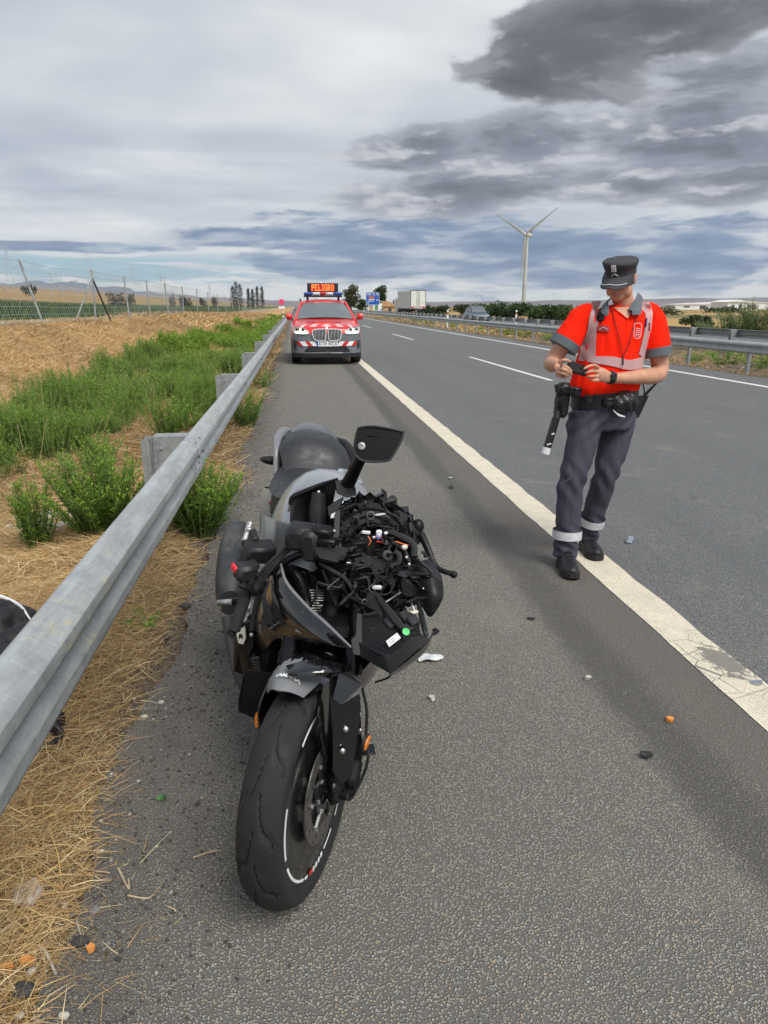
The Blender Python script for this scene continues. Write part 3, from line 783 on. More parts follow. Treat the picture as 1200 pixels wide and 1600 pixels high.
me = blades(np.concatenate(Ps), np.concatenate(Ds), np.concatenate(Ls), np.concatenate(Ws), np.concatenate(Bs), np.concatenate(Ts), 'dry_grass')
tag(link('dry_grass', me), 'flattened dry yellow grass covering the verge and bank', 'grass', None, 'stuff')

# ---- green leafy weeds
def leaf_cloud(stems, leaf_len, leaf_w, nleaf, tint0, tint1, droop=.15, up=.55, top_light=.25):
    """stems: list of (root, tip, bow). narrow leaves spiral up each stem; returns v, f, colour arrays + stem MB"""
    vs_, cs_ = [], []; sb = MB(); m_ = 0
    for (a, t, w) in stems:
        a = np.asarray(a, float); t = np.asarray(t, float); h = np.linalg.norm(t - a)
        n = max(4, int(nleaf * h / .5)); u = np.sort(rng.uniform(.10, 1.0, n) ** .85)
        mid = (a + t) / 2 + w
        cpt = (1 - u)[:, None] ** 2 * a + 2 * (u * (1 - u))[:, None] * mid + (u ** 2)[:, None] * t
        th = np.arange(n) * 2.4 + rng.uniform(0, 6.28) + rng.normal(0, .3, n)
        upk = up + .5 * u + rng.normal(0, .18, n)
        d = np.stack([np.cos(th), np.sin(th), upk], 1); d /= np.linalg.norm(d, axis=1, keepdims=True)
        sd = np.stack([-np.sin(th), np.cos(th), rng.normal(0, .3, n)], 1); sd /= np.linalg.norm(sd, axis=1, keepdims=True)
        ll = leaf_len * (1.15 - .55 * u) * rng.uniform(.7, 1.25, n); lw = leaf_w * rng.uniform(.7, 1.2, n) * (1.1 - .4 * u)
        m1 = cpt + d * (ll * .5)[:, None]; e = cpt + d * ll[:, None]; e[:, 2] -= droop * ll
        vs_.append(np.stack([cpt, m1 + sd * (lw / 2)[:, None], e, m1 - sd * (lw / 2)[:, None]], 1).reshape(-1, 3))
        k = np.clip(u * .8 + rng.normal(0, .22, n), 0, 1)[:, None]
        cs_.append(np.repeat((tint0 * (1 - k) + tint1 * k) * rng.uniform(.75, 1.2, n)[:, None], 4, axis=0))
        sb.tube([a, mid * .5 + (a + t) * .25, t], [max(.0025, leaf_w * .4), leaf_w * .12], 3, caps=False)
    v = np.concatenate(vs_); n = len(v) // 4
    return v, np.arange(n * 4).reshape(-1, 4), np.concatenate(cs_), sb
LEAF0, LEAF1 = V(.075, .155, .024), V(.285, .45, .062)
def bush_stems(c, r, h, n, lean=.35):
    out = []
    for _ in range(n):
        th = random.uniform(0, 6.28); q = math.sqrt(random.random()) * r
        hh = h * random.uniform(.65, 1.1) * (1 - .25 * q / r)
        a = V(c[0] + .35 * q * math.cos(th), c[1] + .35 * q * math.sin(th), c[2] - .02)
        t = V(c[0] + q * math.cos(th) * (1 + lean), c[1] + q * math.sin(th) * (1 + lean), c[2] + hh)
        out.append((a, t, V(random.gauss(0, .03), random.gauss(0, .03), .05 * hh)))
    return out
def shrub(name, loc, r, h, n, label, ll=.058, lw=.0155, nl=46, t0=LEAF0, t1=LEAF1, group=None, cat='shrub'):
    root = empty(name, (loc[0], loc[1], terrain(loc[0], loc[1]) if len(loc) < 3 else loc[2])); tag(root, label, cat, group)
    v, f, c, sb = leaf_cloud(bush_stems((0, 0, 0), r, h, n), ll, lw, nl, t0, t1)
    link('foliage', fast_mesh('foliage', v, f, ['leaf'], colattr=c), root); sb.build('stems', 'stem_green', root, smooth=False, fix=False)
    return root
shrub('shrub', (-1.40, 4.95), .32, .64, 150, 'dense green shrub behind the guardrail at the first spacer block')
shrub('shrub', (-1.86, 5.0), .14, .58, 40, 'thin upright green shrub just beyond the dense one behind the guardrail')
shrub('shrub', (-.70, 4.75, 0), .23, .52, 130, 'green shrub growing out under the guardrail onto the asphalt edge')
shrub('shrub', (-2.25, 8.2), .24, .46, 50, 'low round green shrub alone on the dry strip of the ditch')
shrub('shrub', (-1.6, 8.9), .3, .62, 55, 'green shrub on the dry ground beside the second spacer block')
shrub('shrub', (-.68, 9.3, 0), .25, .55, 50, 'bushy green weed growing beneath the guardrail past its second post', .06, .013)
shrub('shrub', (-.70, 13.8, 0), .3, .45, 22, 'small green weed beneath the guardrail at its third post', .07, .016)
shrub('weed_tuft', (-.80, 3.28), .10, .09, 14, 'little green weed tuft in the straw under the guardrail', .05, .008, 50, cat='weed')
# the mass of weeds in the ditch
stems = []
def weed_at(x, y): 
    xl = np.interp(y, [7, 8, 10, 13, 19, 28, 45, 90], [-3.9, -4.1, -4.2, -4.3, -4.5, -4.7, -4.6, -4.0])
    base = sm(x, xl - .15, xl + .5) * sm(x, -1.0, -1.5)
    strip = np.exp(-((x + 2.05 - .30 * math.sin(y * .5)) / .32) ** 2) * (1 - sm(y, 16, 26)) * sm(y, 5, 6)
    front = 1 if (y > np.interp(x, [-4.2, -3.3, -2.9, -2.4, -2.0, -1.75, -1.7], [6.4, 7.0, 8.2, 9.8, 12, 12, 8.6])) else 0
    return base * (1 - strip) * front
cnt = 0
near_v, near_f, near_c, off = [], [], [], 0
sbs = MB()
for (y0, y1, npl, ll, lw, nst, nl, hs) in ((6.3, 12, 640, .062, .013, 8, 30, .55), (12, 22, 820, .085, .022, 7, 20, .58), (22, 45, 820, .15, .042, 6, 13, .62), (45, 110, 420, .28, .09, 4, 10, .65)):
    st_ = []; tries = 0; k = 0; cen_ = None
    while k < npl and tries < npl * 30:
        tries += 1
        if cen_ is None or random.random() < .11:      # start a new bush
            y = random.uniform(y0, y1); x = random.uniform(-5.2, -1.0)
            if random.random() > weed_at(x, y): continue
            cen_ = (x, y, random.uniform(.55, 1.25))
        x = cen_[0] + random.gauss(0, .17 * (1 + ll * 3)); y = cen_[1] + random.gauss(0, .20 * (1 + ll * 3))
        if weed_at(x, y) < .25: continue
        k += 1
        z = float(terrain(x, y)); hh = hs * cen_[2] * random.uniform(.75, 1.15)
        st_ += bush_stems((x, y, z), .15 * (1 + ll * 3), hh, nst)
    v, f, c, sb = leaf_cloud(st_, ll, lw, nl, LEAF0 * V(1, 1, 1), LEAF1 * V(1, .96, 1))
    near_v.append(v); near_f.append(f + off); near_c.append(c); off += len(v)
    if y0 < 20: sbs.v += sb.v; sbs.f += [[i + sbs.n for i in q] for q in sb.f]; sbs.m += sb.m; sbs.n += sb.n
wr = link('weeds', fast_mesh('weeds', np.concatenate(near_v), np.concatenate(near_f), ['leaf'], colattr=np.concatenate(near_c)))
tag(wr, 'mass of tall green leafy weeds filling the ditch', 'weeds', None, 'stuff')
so = sbs.build('stems', 'stem_green', wr, smooth=False, fix=False); so['kind'] = 'stuff'
# dead stalks among the weeds
st = []
for _ in range(130):
    x = random.uniform(-5.6, -2.3); y = random.uniform(6.8, 16); z = float(terrain(x, y)); h = random.uniform(.35, .85)
    a = V(x, y, z); t = a + V(random.gauss(0, .16), random.gauss(0, .16), h); st.append((a, t))
mb = MB()
for a, t in st: mb.tube([a, (a + t) / 2 + V(random.gauss(0, .03), random.gauss(0, .03), 0), t], [.004, .002], 3, caps=False)
tag(mb.build('dead_stalks', 'stem_dry', None, smooth=False, fix=False), 'grey dead stalks sticking up through the weeds', 'stalks', None, 'stuff')
# median weeds, each its own plant
protos = []
for k in range(4):
    v, f, c, sb = leaf_cloud(bush_stems((0, 0, 0), .42, .5, 22), .14, .035, 16, LEAF0 * 1.1, LEAF1 * 1.05)
    protos.append(fast_mesh('foliage', v, f, ['leaf'], colattr=c))
for (x, y) in [(11.7, 20.3), (12.0, 17.6), (11.6, 18.4), (12.4, 16.6), (11.5, 15.3), (11.9, 14.4), (11.5, 13.6), (12.6, 13.9), (11.8, 23.5), (12.5, 25.2), (12, 28.4), (11.7, 31.5), (12.4, 35), (11.6, 39), (12.9, 40.5), (12, 47), (11.8, 55), (12.6, 58), (12.2, 66), (12.5, 75), (12, 86), (12.4, 98)]:
    r_ = empty('median_weed', (x, y, float(terrain(x, y))), random.uniform(0, 6.28))
    tag(r_, 'green weed clump growing on the median between the two guardrails', 'weed', 'green weeds on the median')
    s_ = random.uniform(.75, 1.25) * (1 + y / 160); o = link('foliage', random.choice(protos), r_); o.scale = (s_, s_, s_ * random.uniform(.8, 1.1))

# ------------------------------------------------------------------ trees and far vegetation
def crown_mesh(shape, n, leaf, c0, c1, nblob=14, seed=1):
    """leaf-sized faces in clumps; shape(k)->(centre, radii) of clump k"""
    rs = np.random.default_rng(seed); V_, C_ = [], []
    for k in range(nblob):
        ce, ra = shape(k, rs); m_ = n // nblob
        p = rs.normal(0, 1, (m_, 3)); p /= np.linalg.norm(p, axis=1, keepdims=True); p *= (rs.random((m_, 1)) ** .45)
        q = p * ra + ce
        a = rs.normal(0, 1, (m_, 3)); a /= np.linalg.norm(a, axis=1, keepdims=True); b = np.cross(a, rs.normal(0, 1, (m_, 3))); b /= np.maximum(np.linalg.norm(b, axis=1, keepdims=True), 1e-6)
        s_ = leaf * rs.uniform(.6, 1.4, (m_, 1))
        V_.append(np.stack([q - a * s_, q - b * s_ * .6, q + a * s_, q + b * s_ * .6], 1).reshape(-1, 3))
        kk = rs.random((m_, 1)); br = rs.uniform(.75, 1.2)
        C_.append(np.repeat((c0 * (1 - kk) + c1 * kk) * br, 4, axis=0))
    v = np.concatenate(V_); return fast_mesh('crown', v, np.arange(len(v)).reshape(-1, 4), ['leaf'], colattr=np.concatenate(C_))
def tree(name, loc, h, w, label, c0, c1, n=2600, leaf=.28, trunk=.3, group=None, seed=1, nblob=18):
    root = empty(name, loc); tag(root, label, 'tree', group)
    def shape(k, rs):
        th = rs.uniform(0, 6.28); rr = w / 2 * .62 * math.sqrt(rs.random()); zz = h * rs.uniform(trunk + .12, .88)
        f_ = 1 - .55 * abs(zz / h - .58) / .4
        return V(rr * math.cos(th) * f_, rr * math.sin(th) * f_, zz), V(w * .2, w * .2, h * .13) * rs.uniform(.75, 1.25)
    link('crown', crown_mesh(shape, n, leaf, c0, c1, nblob, seed), root)
    mb = MB(); mb.tube([(0, 0, -.3), (.05, .02, h * .3), (-.04, .05, h * .6)], [w * .045, w * .03, w * .012], 8, 3)
    for k in range(5):
        th = k * 1.3; mb.tube([(0, 0, h * (.28 + .05 * k)), (w * .17 * math.cos(th), w * .17 * math.sin(th), h * (.45 + .06 * k)), (w * .3 * math.cos(th), w * .3 * math.sin(th), h * (.55 + .06 * k))], [w * .02, w * .006], 5, 2)
    mb.build('trunk', 'bark', root)
    return root
OL0, OL1 = V(.055, .062, .022), V(.12, .125, .045); DG0, DG1 = V(.03, .055, .02), V(.075, .115, .035)
def on_ray(px_az, dist): return (dist * math.sin(px_az), dist * math.cos(px_az))
def far_at(a, dist): x, y = on_ray(a, dist); return (x, y, float(terrain(x, y)))
tree('broad_tree', far_at((0.0741,0.0075)[0], 190), 7.4, 6.6, 'round brownish olive tree behind the red car on the roadside', OL0, OL1, 2600, .22, .12, seed=3)
tree('broad_tree', far_at((0.1121,0.0075)[0], 185), 7.4, 5.2, 'dark green spreading tree behind the blue road sign', DG0, DG1, 1900, .22, .25, seed=5, nblob=13)
tree('broad_tree', far_at((0.0896,0.0075)[0], 195), 3.6, 4.6, 'low green tree between the olive tree and the blue sign', DG0, DG1 * 1.3, 1400, .22, .05, seed=6)
for k, (px, h, lab) in enumerate([(367, 9, 'leftmost cypress of the dense dark group beyond the fence'), (372.5, 11, 'tallest cypress in the dense dark group beyond the fence'), (378.5, 10, 'rightmost cypress of the dense dark group beyond the fence'), (390.5, 8.2, 'first slim cypress of the separate row beyond the fence'), (397, 8, 'second slim cypress of the separate row beyond the fence'), (404, 9.2, 'third slim cypress of the separate row beyond the fence'), (411.5, 9, 'last slim cypress of the separate row, nearest the road')]):
    a = math.atan((px - 462) / 1154.0); d_ = 395 + 6 * (k % 3); h = h * 1.3
    x, y = on_ray(a, d_); root = empty('cypress_tree', (x, y, float(terrain(x, y)) - .2)); tag(root, lab, 'tree', 'cypress trees beyond the fence')
    w_ = 4.0 if k < 3 else 2.8
    def shp(q, rs, h=h, w_=w_):
        zz = h * (.06 + .9 * (q + .5) / 14); f_ = math.sin(math.pi * min(1, (zz / h) * .82 + .17)) ** .6
        return V(rs.normal(0, .12), rs.normal(0, .12), zz), V(w_ / 2 * f_, w_ / 2 * f_, h * .07)
    link('crown', crown_mesh(shp, 1100, .22, V(.014, .024, .012), V(.035, .055, .025), 14, 20 + k), root)
    mb = MB(); mb.tube([(0, 0, -.5), (0, 0, h * .5)], [.18, .06], 6); mb.build('trunk', 'bark', root)
def bush(loc, w, h, label, c0, c1, n=900, leaf=.16, seed=1, d=None, nb=10, group=None, name='bush'):
    d = d or w; root = empty(name, loc); tag(root, label, 'bush', group)
    def shp(q, rs): return V(rs.uniform(-.36, .36) * w, rs.uniform(-.36, .36) * d, h * rs.uniform(.22, .68)), V(w * .2, d * .2, h * .28)
    link('foliage', crown_mesh(shp, n, leaf, c0, c1, nb, seed), root)
    mb = MB(); 
    for k in range(4): mb.tube([(0, 0, -.2), (w * .2 * math.cos(k * 1.7), d * .2 * math.sin(k * 1.7), h * .5)], [.05, .02], 5)
    mb.build('stems', 'bark', root)
    return root
# oleander hedge along the far carriageway
hx = 28.0
for k, (y0, y1) in enumerate([(88, 97), (97, 106), (106, 116), (116, 128)]):
    pass
def hedge(a0, a1, d0, d1, h, label, seed, n=5200):
    (x0, y0), (x1, y1) = on_ray(a0, d0), on_ray(a1, d1); c = ((x0 + x1) / 2, (y0 + y1) / 2); root = empty('hedge', (*c, float(terrain(*c)))); tag(root, label, 'hedge')
    def shp(q, rs): 
        t = (q + .5) / 34 - .5; return V((x1 - x0) * t + rs.normal(0, .4), (y1 - y0) * t + rs.normal(0, .4), h * rs.uniform(.3, .72)), V(1.1, 1.1, h * .34) * rs.uniform(.8, 1.2)
    link('foliage', crown_mesh(shp, n, .17, V(.03, .06, .022), V(.10, .155, .05), 34, seed), root)
    mb = MB()
    for t in np.linspace(-.48, .48, 24): mb.tube([((x1 - x0) * t, (y1 - y0) * t, -.3), ((x1 - x0) * t + random.gauss(0, .3), (y1 - y0) * t, h * .6)], [.06, .02], 5)
    mb.build('stems', 'bark', root)
hedge((0.2414,-0.0008)[0], (0.3098,-0.0008)[0], 100, 88, 2.1, 'long dark green hedge behind the median, below the wind turbine', 71)
hedge((0.3206,-0.0008)[0], (0.3602,-0.0008)[0], 86, 80, 1.9, 'shorter green hedge beside the officer, right of the turbine', 72, 3600)
bush(far_at((0.5175,-0.0008)[0], 78), 2.6, 1.35, 'rounded grey-green bush in the yellow field, the nearer of two', V(.045, .075, .035), V(.12, .165, .075), 1300, .13, 81)
bush(far_at((0.5277,-0.0008)[0], 80), 2.0, 1.2, 'smaller grey-green bush close against the rounded one', V(.045, .075, .035), V(.12, .165, .075), 900, .13, 82)
def reeds(a, d_, h, label, n, spread, seed):
    x, y, z = far_at(a, d_); root = empty('reed_clump', (x, y, z)); tag(root, label, 'reeds')
    st_ = bush_stems((0, 0, 0), spread, h, n, .1); v, f, c, sb = leaf_cloud(st_, .5, .07, 7, V(.09, .12, .045), V(.24, .27, .12), .35, .9)
    link('foliage', fast_mesh('foliage', v, f, ['leaf'], colattr=c), root); sb.build('stems', 'stem_green', root, smooth=False, fix=False)
reeds((0.5707,-0.0007)[0], 46, 1.6, 'tall reeds at the right border beyond the median', 46, 1.5, 1)
reeds((0.5929,-0.0007)[0], 42, 2.0, 'tallest reeds at the very edge of the picture', 40, 1.1, 2)
reeds((0.5458,-0.0008)[0], 52, .9, 'low yellowish reeds left of the tall ones', 40, 1.8, 3)
# distant bushes left
for k, (px, py, d_, w_, h_, lab) in enumerate([(197, 455, 165, 4.6, 2.9, 'dark round bush in the field behind the fence'), (296, 460, 190, 3.6, 2.4, 'dark bush in the field, right of the larger round one'), (277, 457, 240, 2.4, 3.2, 'small dark tree shape on the field edge'), (66, 447, 320, 3.4, 3.2, 'left one of the three small trees on the skyline'), (71.5, 446, 320, 2.4, 3.4, 'middle one of the three small trees on the skyline'), (76.5, 446, 320, 3.0, 3.8, 'right one of the three small trees on the skyline'), (15, 448, 260, 3.2, 2.4, 'lone dark bush at the left border of the fields'), (215, 455, 260, 3, 1.8, 'low dark bush on the field edge past the round one'), (322, 462, 320, 3.2, 2.2, 'tiny dark bush in the far field beside the road'), (340, 462, 340, 4, 2, 'dark flat bush in the far field near the cypresses')]):
    a = math.atan((px - 462) / 1154.0); x, y = on_ray(a, d_); z = 1.5 + (479 - py) / 1154 * d_ - h_ * .5
    zt = float(terrain(x, y)); bush((x, y, zt), w_, max(h_, (z - zt) + h_ * .5), lab, V(.02, .03, .016), V(.055, .065, .03), 700, .2, 90 + k)
# right far bushes
for k, (px, d_, w_, h_, lab) in enumerate([(676, 150, 7, 2.6, 'dark green bush far behind the parked-looking blue car'), (728, 170, 6, 2.8, 'dark bush left of the long hedge, far away'), (640, 260, 9, 4.5, 'grey-green trees far behind the lorry'), (1050, 210, 16, 2.6, 'flat dark green bushes behind the officer\'s shoulder'), (1165, 260, 14, 3, 'dark bushes before the white sheds at the right border')]):
    x, y, z = far_at(math.atan((px - 462) / 1154.0), d_); bush((x, y, z), w_, h_, lab, V(.025, .042, .02), V(.07, .095, .04), 1100, .24, 120 + k, 5, 14)

# green crop behind the fence: rows nobody could count
n = 36000
xx = -rng.uniform(13.5, 72, n); yy = rng.uniform(14, 190, n); zz = terrain(xx, yy); lv = rng.uniform(.7, 1.5, n) * (1 + yy / 400)
th = rng.uniform(0, 6.28, n); d_ = np.stack([np.cos(th) * .35, np.sin(th) * .35, np.ones(n)], 1); d_ /= np.linalg.norm(d_, axis=1, keepdims=True)
kk = rng.random(n)[:, None]; ct = (V(.03, .07, .02) * (1 - kk) + V(.11, .18, .05) * kk)
gold_mix = sm(-xx, 56, 72)[:, None]; ct = ct * (1 - gold_mix) + V(.33, .25, .09) * gold_mix
me = blades(np.stack([xx, yy, zz], 1), d_, lv * .75, rng.uniform(.05, .14, n), np.full(n, .18), ct, 'crop', 'leaf')
tag(link('crop', me), 'dark green crop growing in the field behind the fence', 'crop', None, 'stuff')

# ------------------------------------------------------------------ vehicle materials
M('car_red', (.62, .022, .022), .32, 0, .05, 3, coat=.8, rvar=.05)
M('car_red_foil', (.55, .02, .03), .45, 0, .08, 9)
M('car_white_foil', (.78, .76, .76), .45, 0, .06, 9)
M('grille_slat', (.70, .71, .72), .4, .2)
M('bonnet_foil', (.74, .42, .42), .45, 0, .1, 9)
M('car_grey', (.15, .162, .18), .42, 0, .1, 7)
M('car_black', (.012, .012, .014), .5, 0, .2, 7)
M('tyre', (.012, .012, .013), .8, 0, .25, 22, .3, 160)
M('alloy', (.30, .31, .32), .35, .8)
M('chrome', (.72, .73, .74), .18, .95, .03)
M('lamp_on', (.75, .95, .75), .2, 0, .02, 4, emit=(.78, 1.0, .72), est=2.4)
M('lamp_clear', (.55, .58, .58), .12, 0, .1, 30)
M('lamp_red', (.42, .012, .012), .2, 0, .1, 30)
M('plate_white', (.80, .81, .80), .45)
M('plate_blue', (.02, .12, .45), .45)
M('letter_black', (.03, .03, .035), .5)
M('led_red', (.9, .05, .02), .4, emit=(1, .07, .03), est=2.2)
M('led_amber', (.95, .25, .02), .4, emit=(1, .075, .015), est=2.2)
M('beacon_blue', (.02, .06, .30), .15, 0, .1, 40)
M('beacon_clear', (.60, .62, .64), .2, 0, .1, 40)
M('car_blue', (.05, .075, .14), .35, 0, .06, 3, coat=.6)
M('car_white', (.72, .72, .71), .35, 0, .05, 3, coat=.5)
M('car_silver', (.34, .35, .36), .35, .3, .05, 3, coat=.5)
M('truck_white', (.66, .66, .60), .5, 0, .10, 1.3, dust=.25, dustc=(.5, .48, .40))
M('steel_dark', (.075, .07, .068), .6, .4)
M('sign_blue', (.012, .09, .42), .4)
M('sign_white', (.78, .78, .76), .4)
M('sign_orange', (.50, .15, .06), .5)
M('sign_green', (.13, .33, .13), .5)
M('sign_red', (.75, .06, .16), .4)
M('turbine_white', (.44, .455, .44), .55, 0, .10, .06)
M('dash_grey', (.06, .065, .07), .7)
M('paper_white', (.8, .8, .78), .8)
M('wall_tan', (.45, .31, .17), .9, 0, .2, .8)
M('roof_tan', (.50, .29, .15), .9, 0, .2, .9)
M('shed_white', (.66, .69, .70), .7, 0, .08, .1)
M('pylon_steel', (.40, .42, .45), .6, .3)
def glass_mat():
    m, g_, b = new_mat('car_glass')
    b.inputs['Base Color'].default_value = (.25, .285, .30, 1); b.inputs['Roughness'].default_value = .06; b.inputs['Specular IOR Level'].default_value = .8  # pale base colour stands in for the sky reflected in the glass
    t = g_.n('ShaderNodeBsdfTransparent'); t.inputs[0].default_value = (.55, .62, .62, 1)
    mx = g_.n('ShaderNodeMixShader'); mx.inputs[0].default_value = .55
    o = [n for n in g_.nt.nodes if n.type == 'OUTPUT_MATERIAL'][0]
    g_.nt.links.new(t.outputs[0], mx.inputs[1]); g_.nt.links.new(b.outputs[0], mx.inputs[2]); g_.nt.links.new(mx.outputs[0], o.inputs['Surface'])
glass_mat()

def wheel(parent, c, r, w, side, spokes=5, name='wheel'):
    """axle along x; parts: tyre, rim"""
    x, y, z = c
    t = MB(); pr_ = cr([(r * .66, -w / 2), (r * .90, -w * .52), (r * .985, -w * .36), (r, 0), (r * .985, w * .36), (r * .90, w * .52), (r * .66, w / 2)], 4)
    t.lathe([tuple(p) for p in pr_], c, (1, 0, 0), 36); to = t.build('tyre', 'tyre', parent)
    rm = MB(); rm.lathe([(r * .67, -w * .46), (r * .60, -w * .3), (r * .58, w * .2), (r * .67, w * .46)], c, (1, 0, 0), 32)
    rm.lathe([(r * .16, 0), (r * .14, .03), (0, .035)], (x + side * w * .34, y, z), (side, 0, 0), 16)
    for k in range(spokes):
        a = 2 * math.pi * k / spokes
        for d_ in (-.13, .13):
            rm.tube([(x + side * w * .36, y + r * .1 * math.cos(a), z + r * .1 * math.sin(a)), (x + side * w * .40, y + r * .62 * math.cos(a + d_), z + r * .62 * math.sin(a + d_))], [r * .07, r * .05], 6)
    rm.build('rim', 'alloy', to)
    return to

# ------------------------------------------------------------------ red police SUV
suv = empty('police_car', (0.80, 19.45, 0))
tag(suv, 'red and grey police SUV with lit message board on its roof, parked on the shoulder', 'car')
Wd = .955
def halfw(y): return float(np.interp(y, [0, .06, .2, .45, .9, 3.8, 4.4, 4.68], [.62, .76, .875, .935, .955, .955, .91, .78]))
def topz(y): return float(np.interp(y, [0, .05, .2, .6, 1.15, 1.6, 4.0, 4.68], [.90, .945, 1.01, 1.09, 1.175, 1.17, 1.15, 1.05]))
def archz(y):
    z = .36
    for c in (.86, 3.72):
        q = 1 - ((y - c) / .43) ** 2
        if q > 0: z = max(z, .36 + .44 * math.sqrt(q))
    return z
rings = []
for y in list(np.concatenate([[0, .03, .08, .16, .28, .40], np.arange(.44, 1.31, .06), np.arange(1.45, 3.25, .25), np.arange(3.28, 4.18, .06), [4.3, 4.45, 4.6, 4.68]])):
    w = halfw(y); t = topz(y); zb = .28 if y > .1 else .34; za = archz(y)
    h = [(0, zb), (.60, zb), (min(.66, w * .9), max(zb, za - .02) if za > .37 else zb + .02), (w - .05, za - .01 if za > .37 else zb + .06), (w - .01, za + .03), (w, .62 if za < .6 else max(.66, za + .05)), (w, max(.80, za + .07)), (w * .985, t - .13), (w * .94, t - .05), (w * .83, t - .012), (w * .55, t + .012), (0, t + .025)]
    rings.append([(p[0], y, p[1]) for p in h] + [(-p[0], y, p[1]) for p in h[-2:0:-1]])
mb = MB(); mb.loft(rings); mb.build('body', 'car_red', suv, angle=50)
def yf(x, z): return float(np.interp(abs(x), [0, .3, .62, .70, .76, .82, .875, .935, .955], [-.035, -.025, -.004, .028, .058, .12, .195, .44, .8]))
def fpatch(xs, zs, off, th, mat, name, parent=suv, zfun=None):
    rows = [[(x, yf(x, zz) - off, zz) for x in xs] for zz in zs]
    m_ = MB(); m_.patch(rows, 0, 0, th); return m_.build(name, mat, parent)
bump_ = fpatch(np.linspace(-.95, .95, 33), [.30, .36, .45, .55, .65, .74, .80], -.006, .010, 'car_grey', 'front_bumper')
# bonnet crease panel and white foil chevrons
def hoodz(x, y): return float(np.interp(y, [0, .05, .2, .6, 1.15], [.90, .945, 1.01, 1.09, 1.175])) + .025 - .035 * (abs(x) / .8) ** 2
for i, (xa, xb) in enumerate([(-.74, -.62), (-.46, -.30), (-.13, .13), (.30, .46), (.62, .74)]):
    s_ = -1 if xa < -.2 else (1 if xa > .2 else 0); m_ = MB(); rows = []
    for t in np.linspace(0, 1, 6):
        y = .08 + .19 * t; sh = -s_ * .12 * t; nar = 1 if s_ else 1 - .8 * t
        rows.append([(x * nar + sh, y, hoodz(x * nar + sh, y) + .004) for x in np.linspace(xa, xb, 4)])
    m_.patch(rows, 0, 0, .003); m_.build('foil_stripe', 'bonnet_foil', suv)
# kidney grilles
for s_ in (-1, 1):
    out = [(s_ * .035, .90), (s_ * .10, .925), (s_ * .24, .925), (s_ * .355, .90), (s_ * .385, .84), (s_ * .355, .70), (s_ * .29, .635), (s_ * .12, .625), (s_ * .05, .66)]
    P2 = cr(out, 5, True)
    m_ = MB(); m_.slab([(p[0], yf(p[0], p[1]) - .020, p[1]) for p in P2], (0, -.012, 0)); gr = m_.build('grille', 'car_black', suv)
    m_ = MB(); m_.tube([(p[0], yf(p[0], p[1]) - .036, p[1]) for p in P2], .014, 6, closed=True); m_.build('grille_rim', 'grille_slat', gr)
    for k in range(8):
        x = s_ * (.080 + k * .0375); zz = np.array([p[1] for p in P2 if abs(p[0] - x) < .04]); z0, z1 = zz.min() + .015, zz.max() - .015
        if k in (0, 7): z0 += .03; z1 -= .02
        m_ = MB(); m_.box((x, yf(x, .78) - .036, (z0 + z1) / 2), (.0085, .02, z1 - z0), .002); m_.build('slat', 'grille_slat', gr)
    # headlight
    hl = [(s_ * .47, .845), (s_ * .60, .955), (s_ * .80, .985), (s_ * .885, .97), (s_ * .885, .86), (s_ * .76, .80), (s_ * .56, .80)]
    m_ = MB(); m_.slab([(p[0], yf(p[0], p[1]) - .016, p[1]) for p in cr(hl, 3, True)], (0, -.012, 0)); h_ = m_.build('headlight', 'lamp_clear', suv)
    m_ = MB()
    for (x0, x1, z0, z1) in ((.52, .68, .815, .86), (.71, .84, .825, .865)):
        m_.box((s_ * (x0 + x1) / 2, yf((x0 + x1) / 2, .84) - .034, (z0 + z1) / 2), (x1 - x0, .012, z1 - z0), .004, (0, 0, s_ * .25))
    m_.box((s_ * .70, yf(.7, .9) - .034, .885), (.035, .012, .09), .004); m_.build('running_light', 'lamp_on', h_)
    m_ = MB()
    for xx_ in (.63, .79): m_.lathe([(.0, .004), (.03, .003), (.036, 0)], (s_ * xx_, yf(xx_, .91) - .029, .915), (0, -1, 0), 14)
    m_.build('projector', 'car_black', h_)
    # air curtain and mirror
    m_ = MB(); m_.slab([(s_ * x, yf(x, z) - .022, z) for x, z in ((.80, .62), (.89, .64), (.90, .46), (.84, .40))], (0, -.012, 0)); m_.build('air_vent', 'car_black', suv)
    m_ = MB(); m_.loft([[(s_ * (.885 + .02 * q), 1.30 + .03 * math.sin(a), 1.15 + .03 * math.cos(a)) for a in np.linspace(0, 2 * math.pi, 8, endpoint=False)] for q in range(3)]); m_.build('mirror_arm', 'car_black', suv)
    m_ = MB(); rg = []
    for xx_, sc_ in ((.90, .45), (.93, .85), (1.0, 1.0), (1.06, .85), (1.085, .35)): rg.append([(s_ * xx_, 1.27 + .07 * sc_ * math.cos(a), 1.235 + (.095 * math.sin(a)) * sc_) for a in np.linspace(0, 2 * math.pi, 12, endpoint=False)])
    m_.loft(rg); m_.build('mirror', 'car_red', suv)
    for k, (xa, xb, mt) in enumerate([(.29, .42, 'car_white_foil'), (.42, .54, 'car_red_foil'), (.54, .68, 'car_white_foil'), (.68, .78, 'car_red_foil')]):
        m_ = MB(); sl = .09
        rows = [[(s_ * (x + sl * t), yf(x + sl * t, .49 + .12 * t) - .018, .49 + .12 * t) for x in np.linspace(xa - .04, xb - .04, 5)] for t in (0, .5, 1)]
        m_.patch(rows, 0, 0, .004); m_.build('foil_stripe', mt, bump_)
    # wheels, skirt
    for yy in (.86, 3.72): wheel(suv, (s_ * .82, yy, .365), .365, .25, s_, 5)
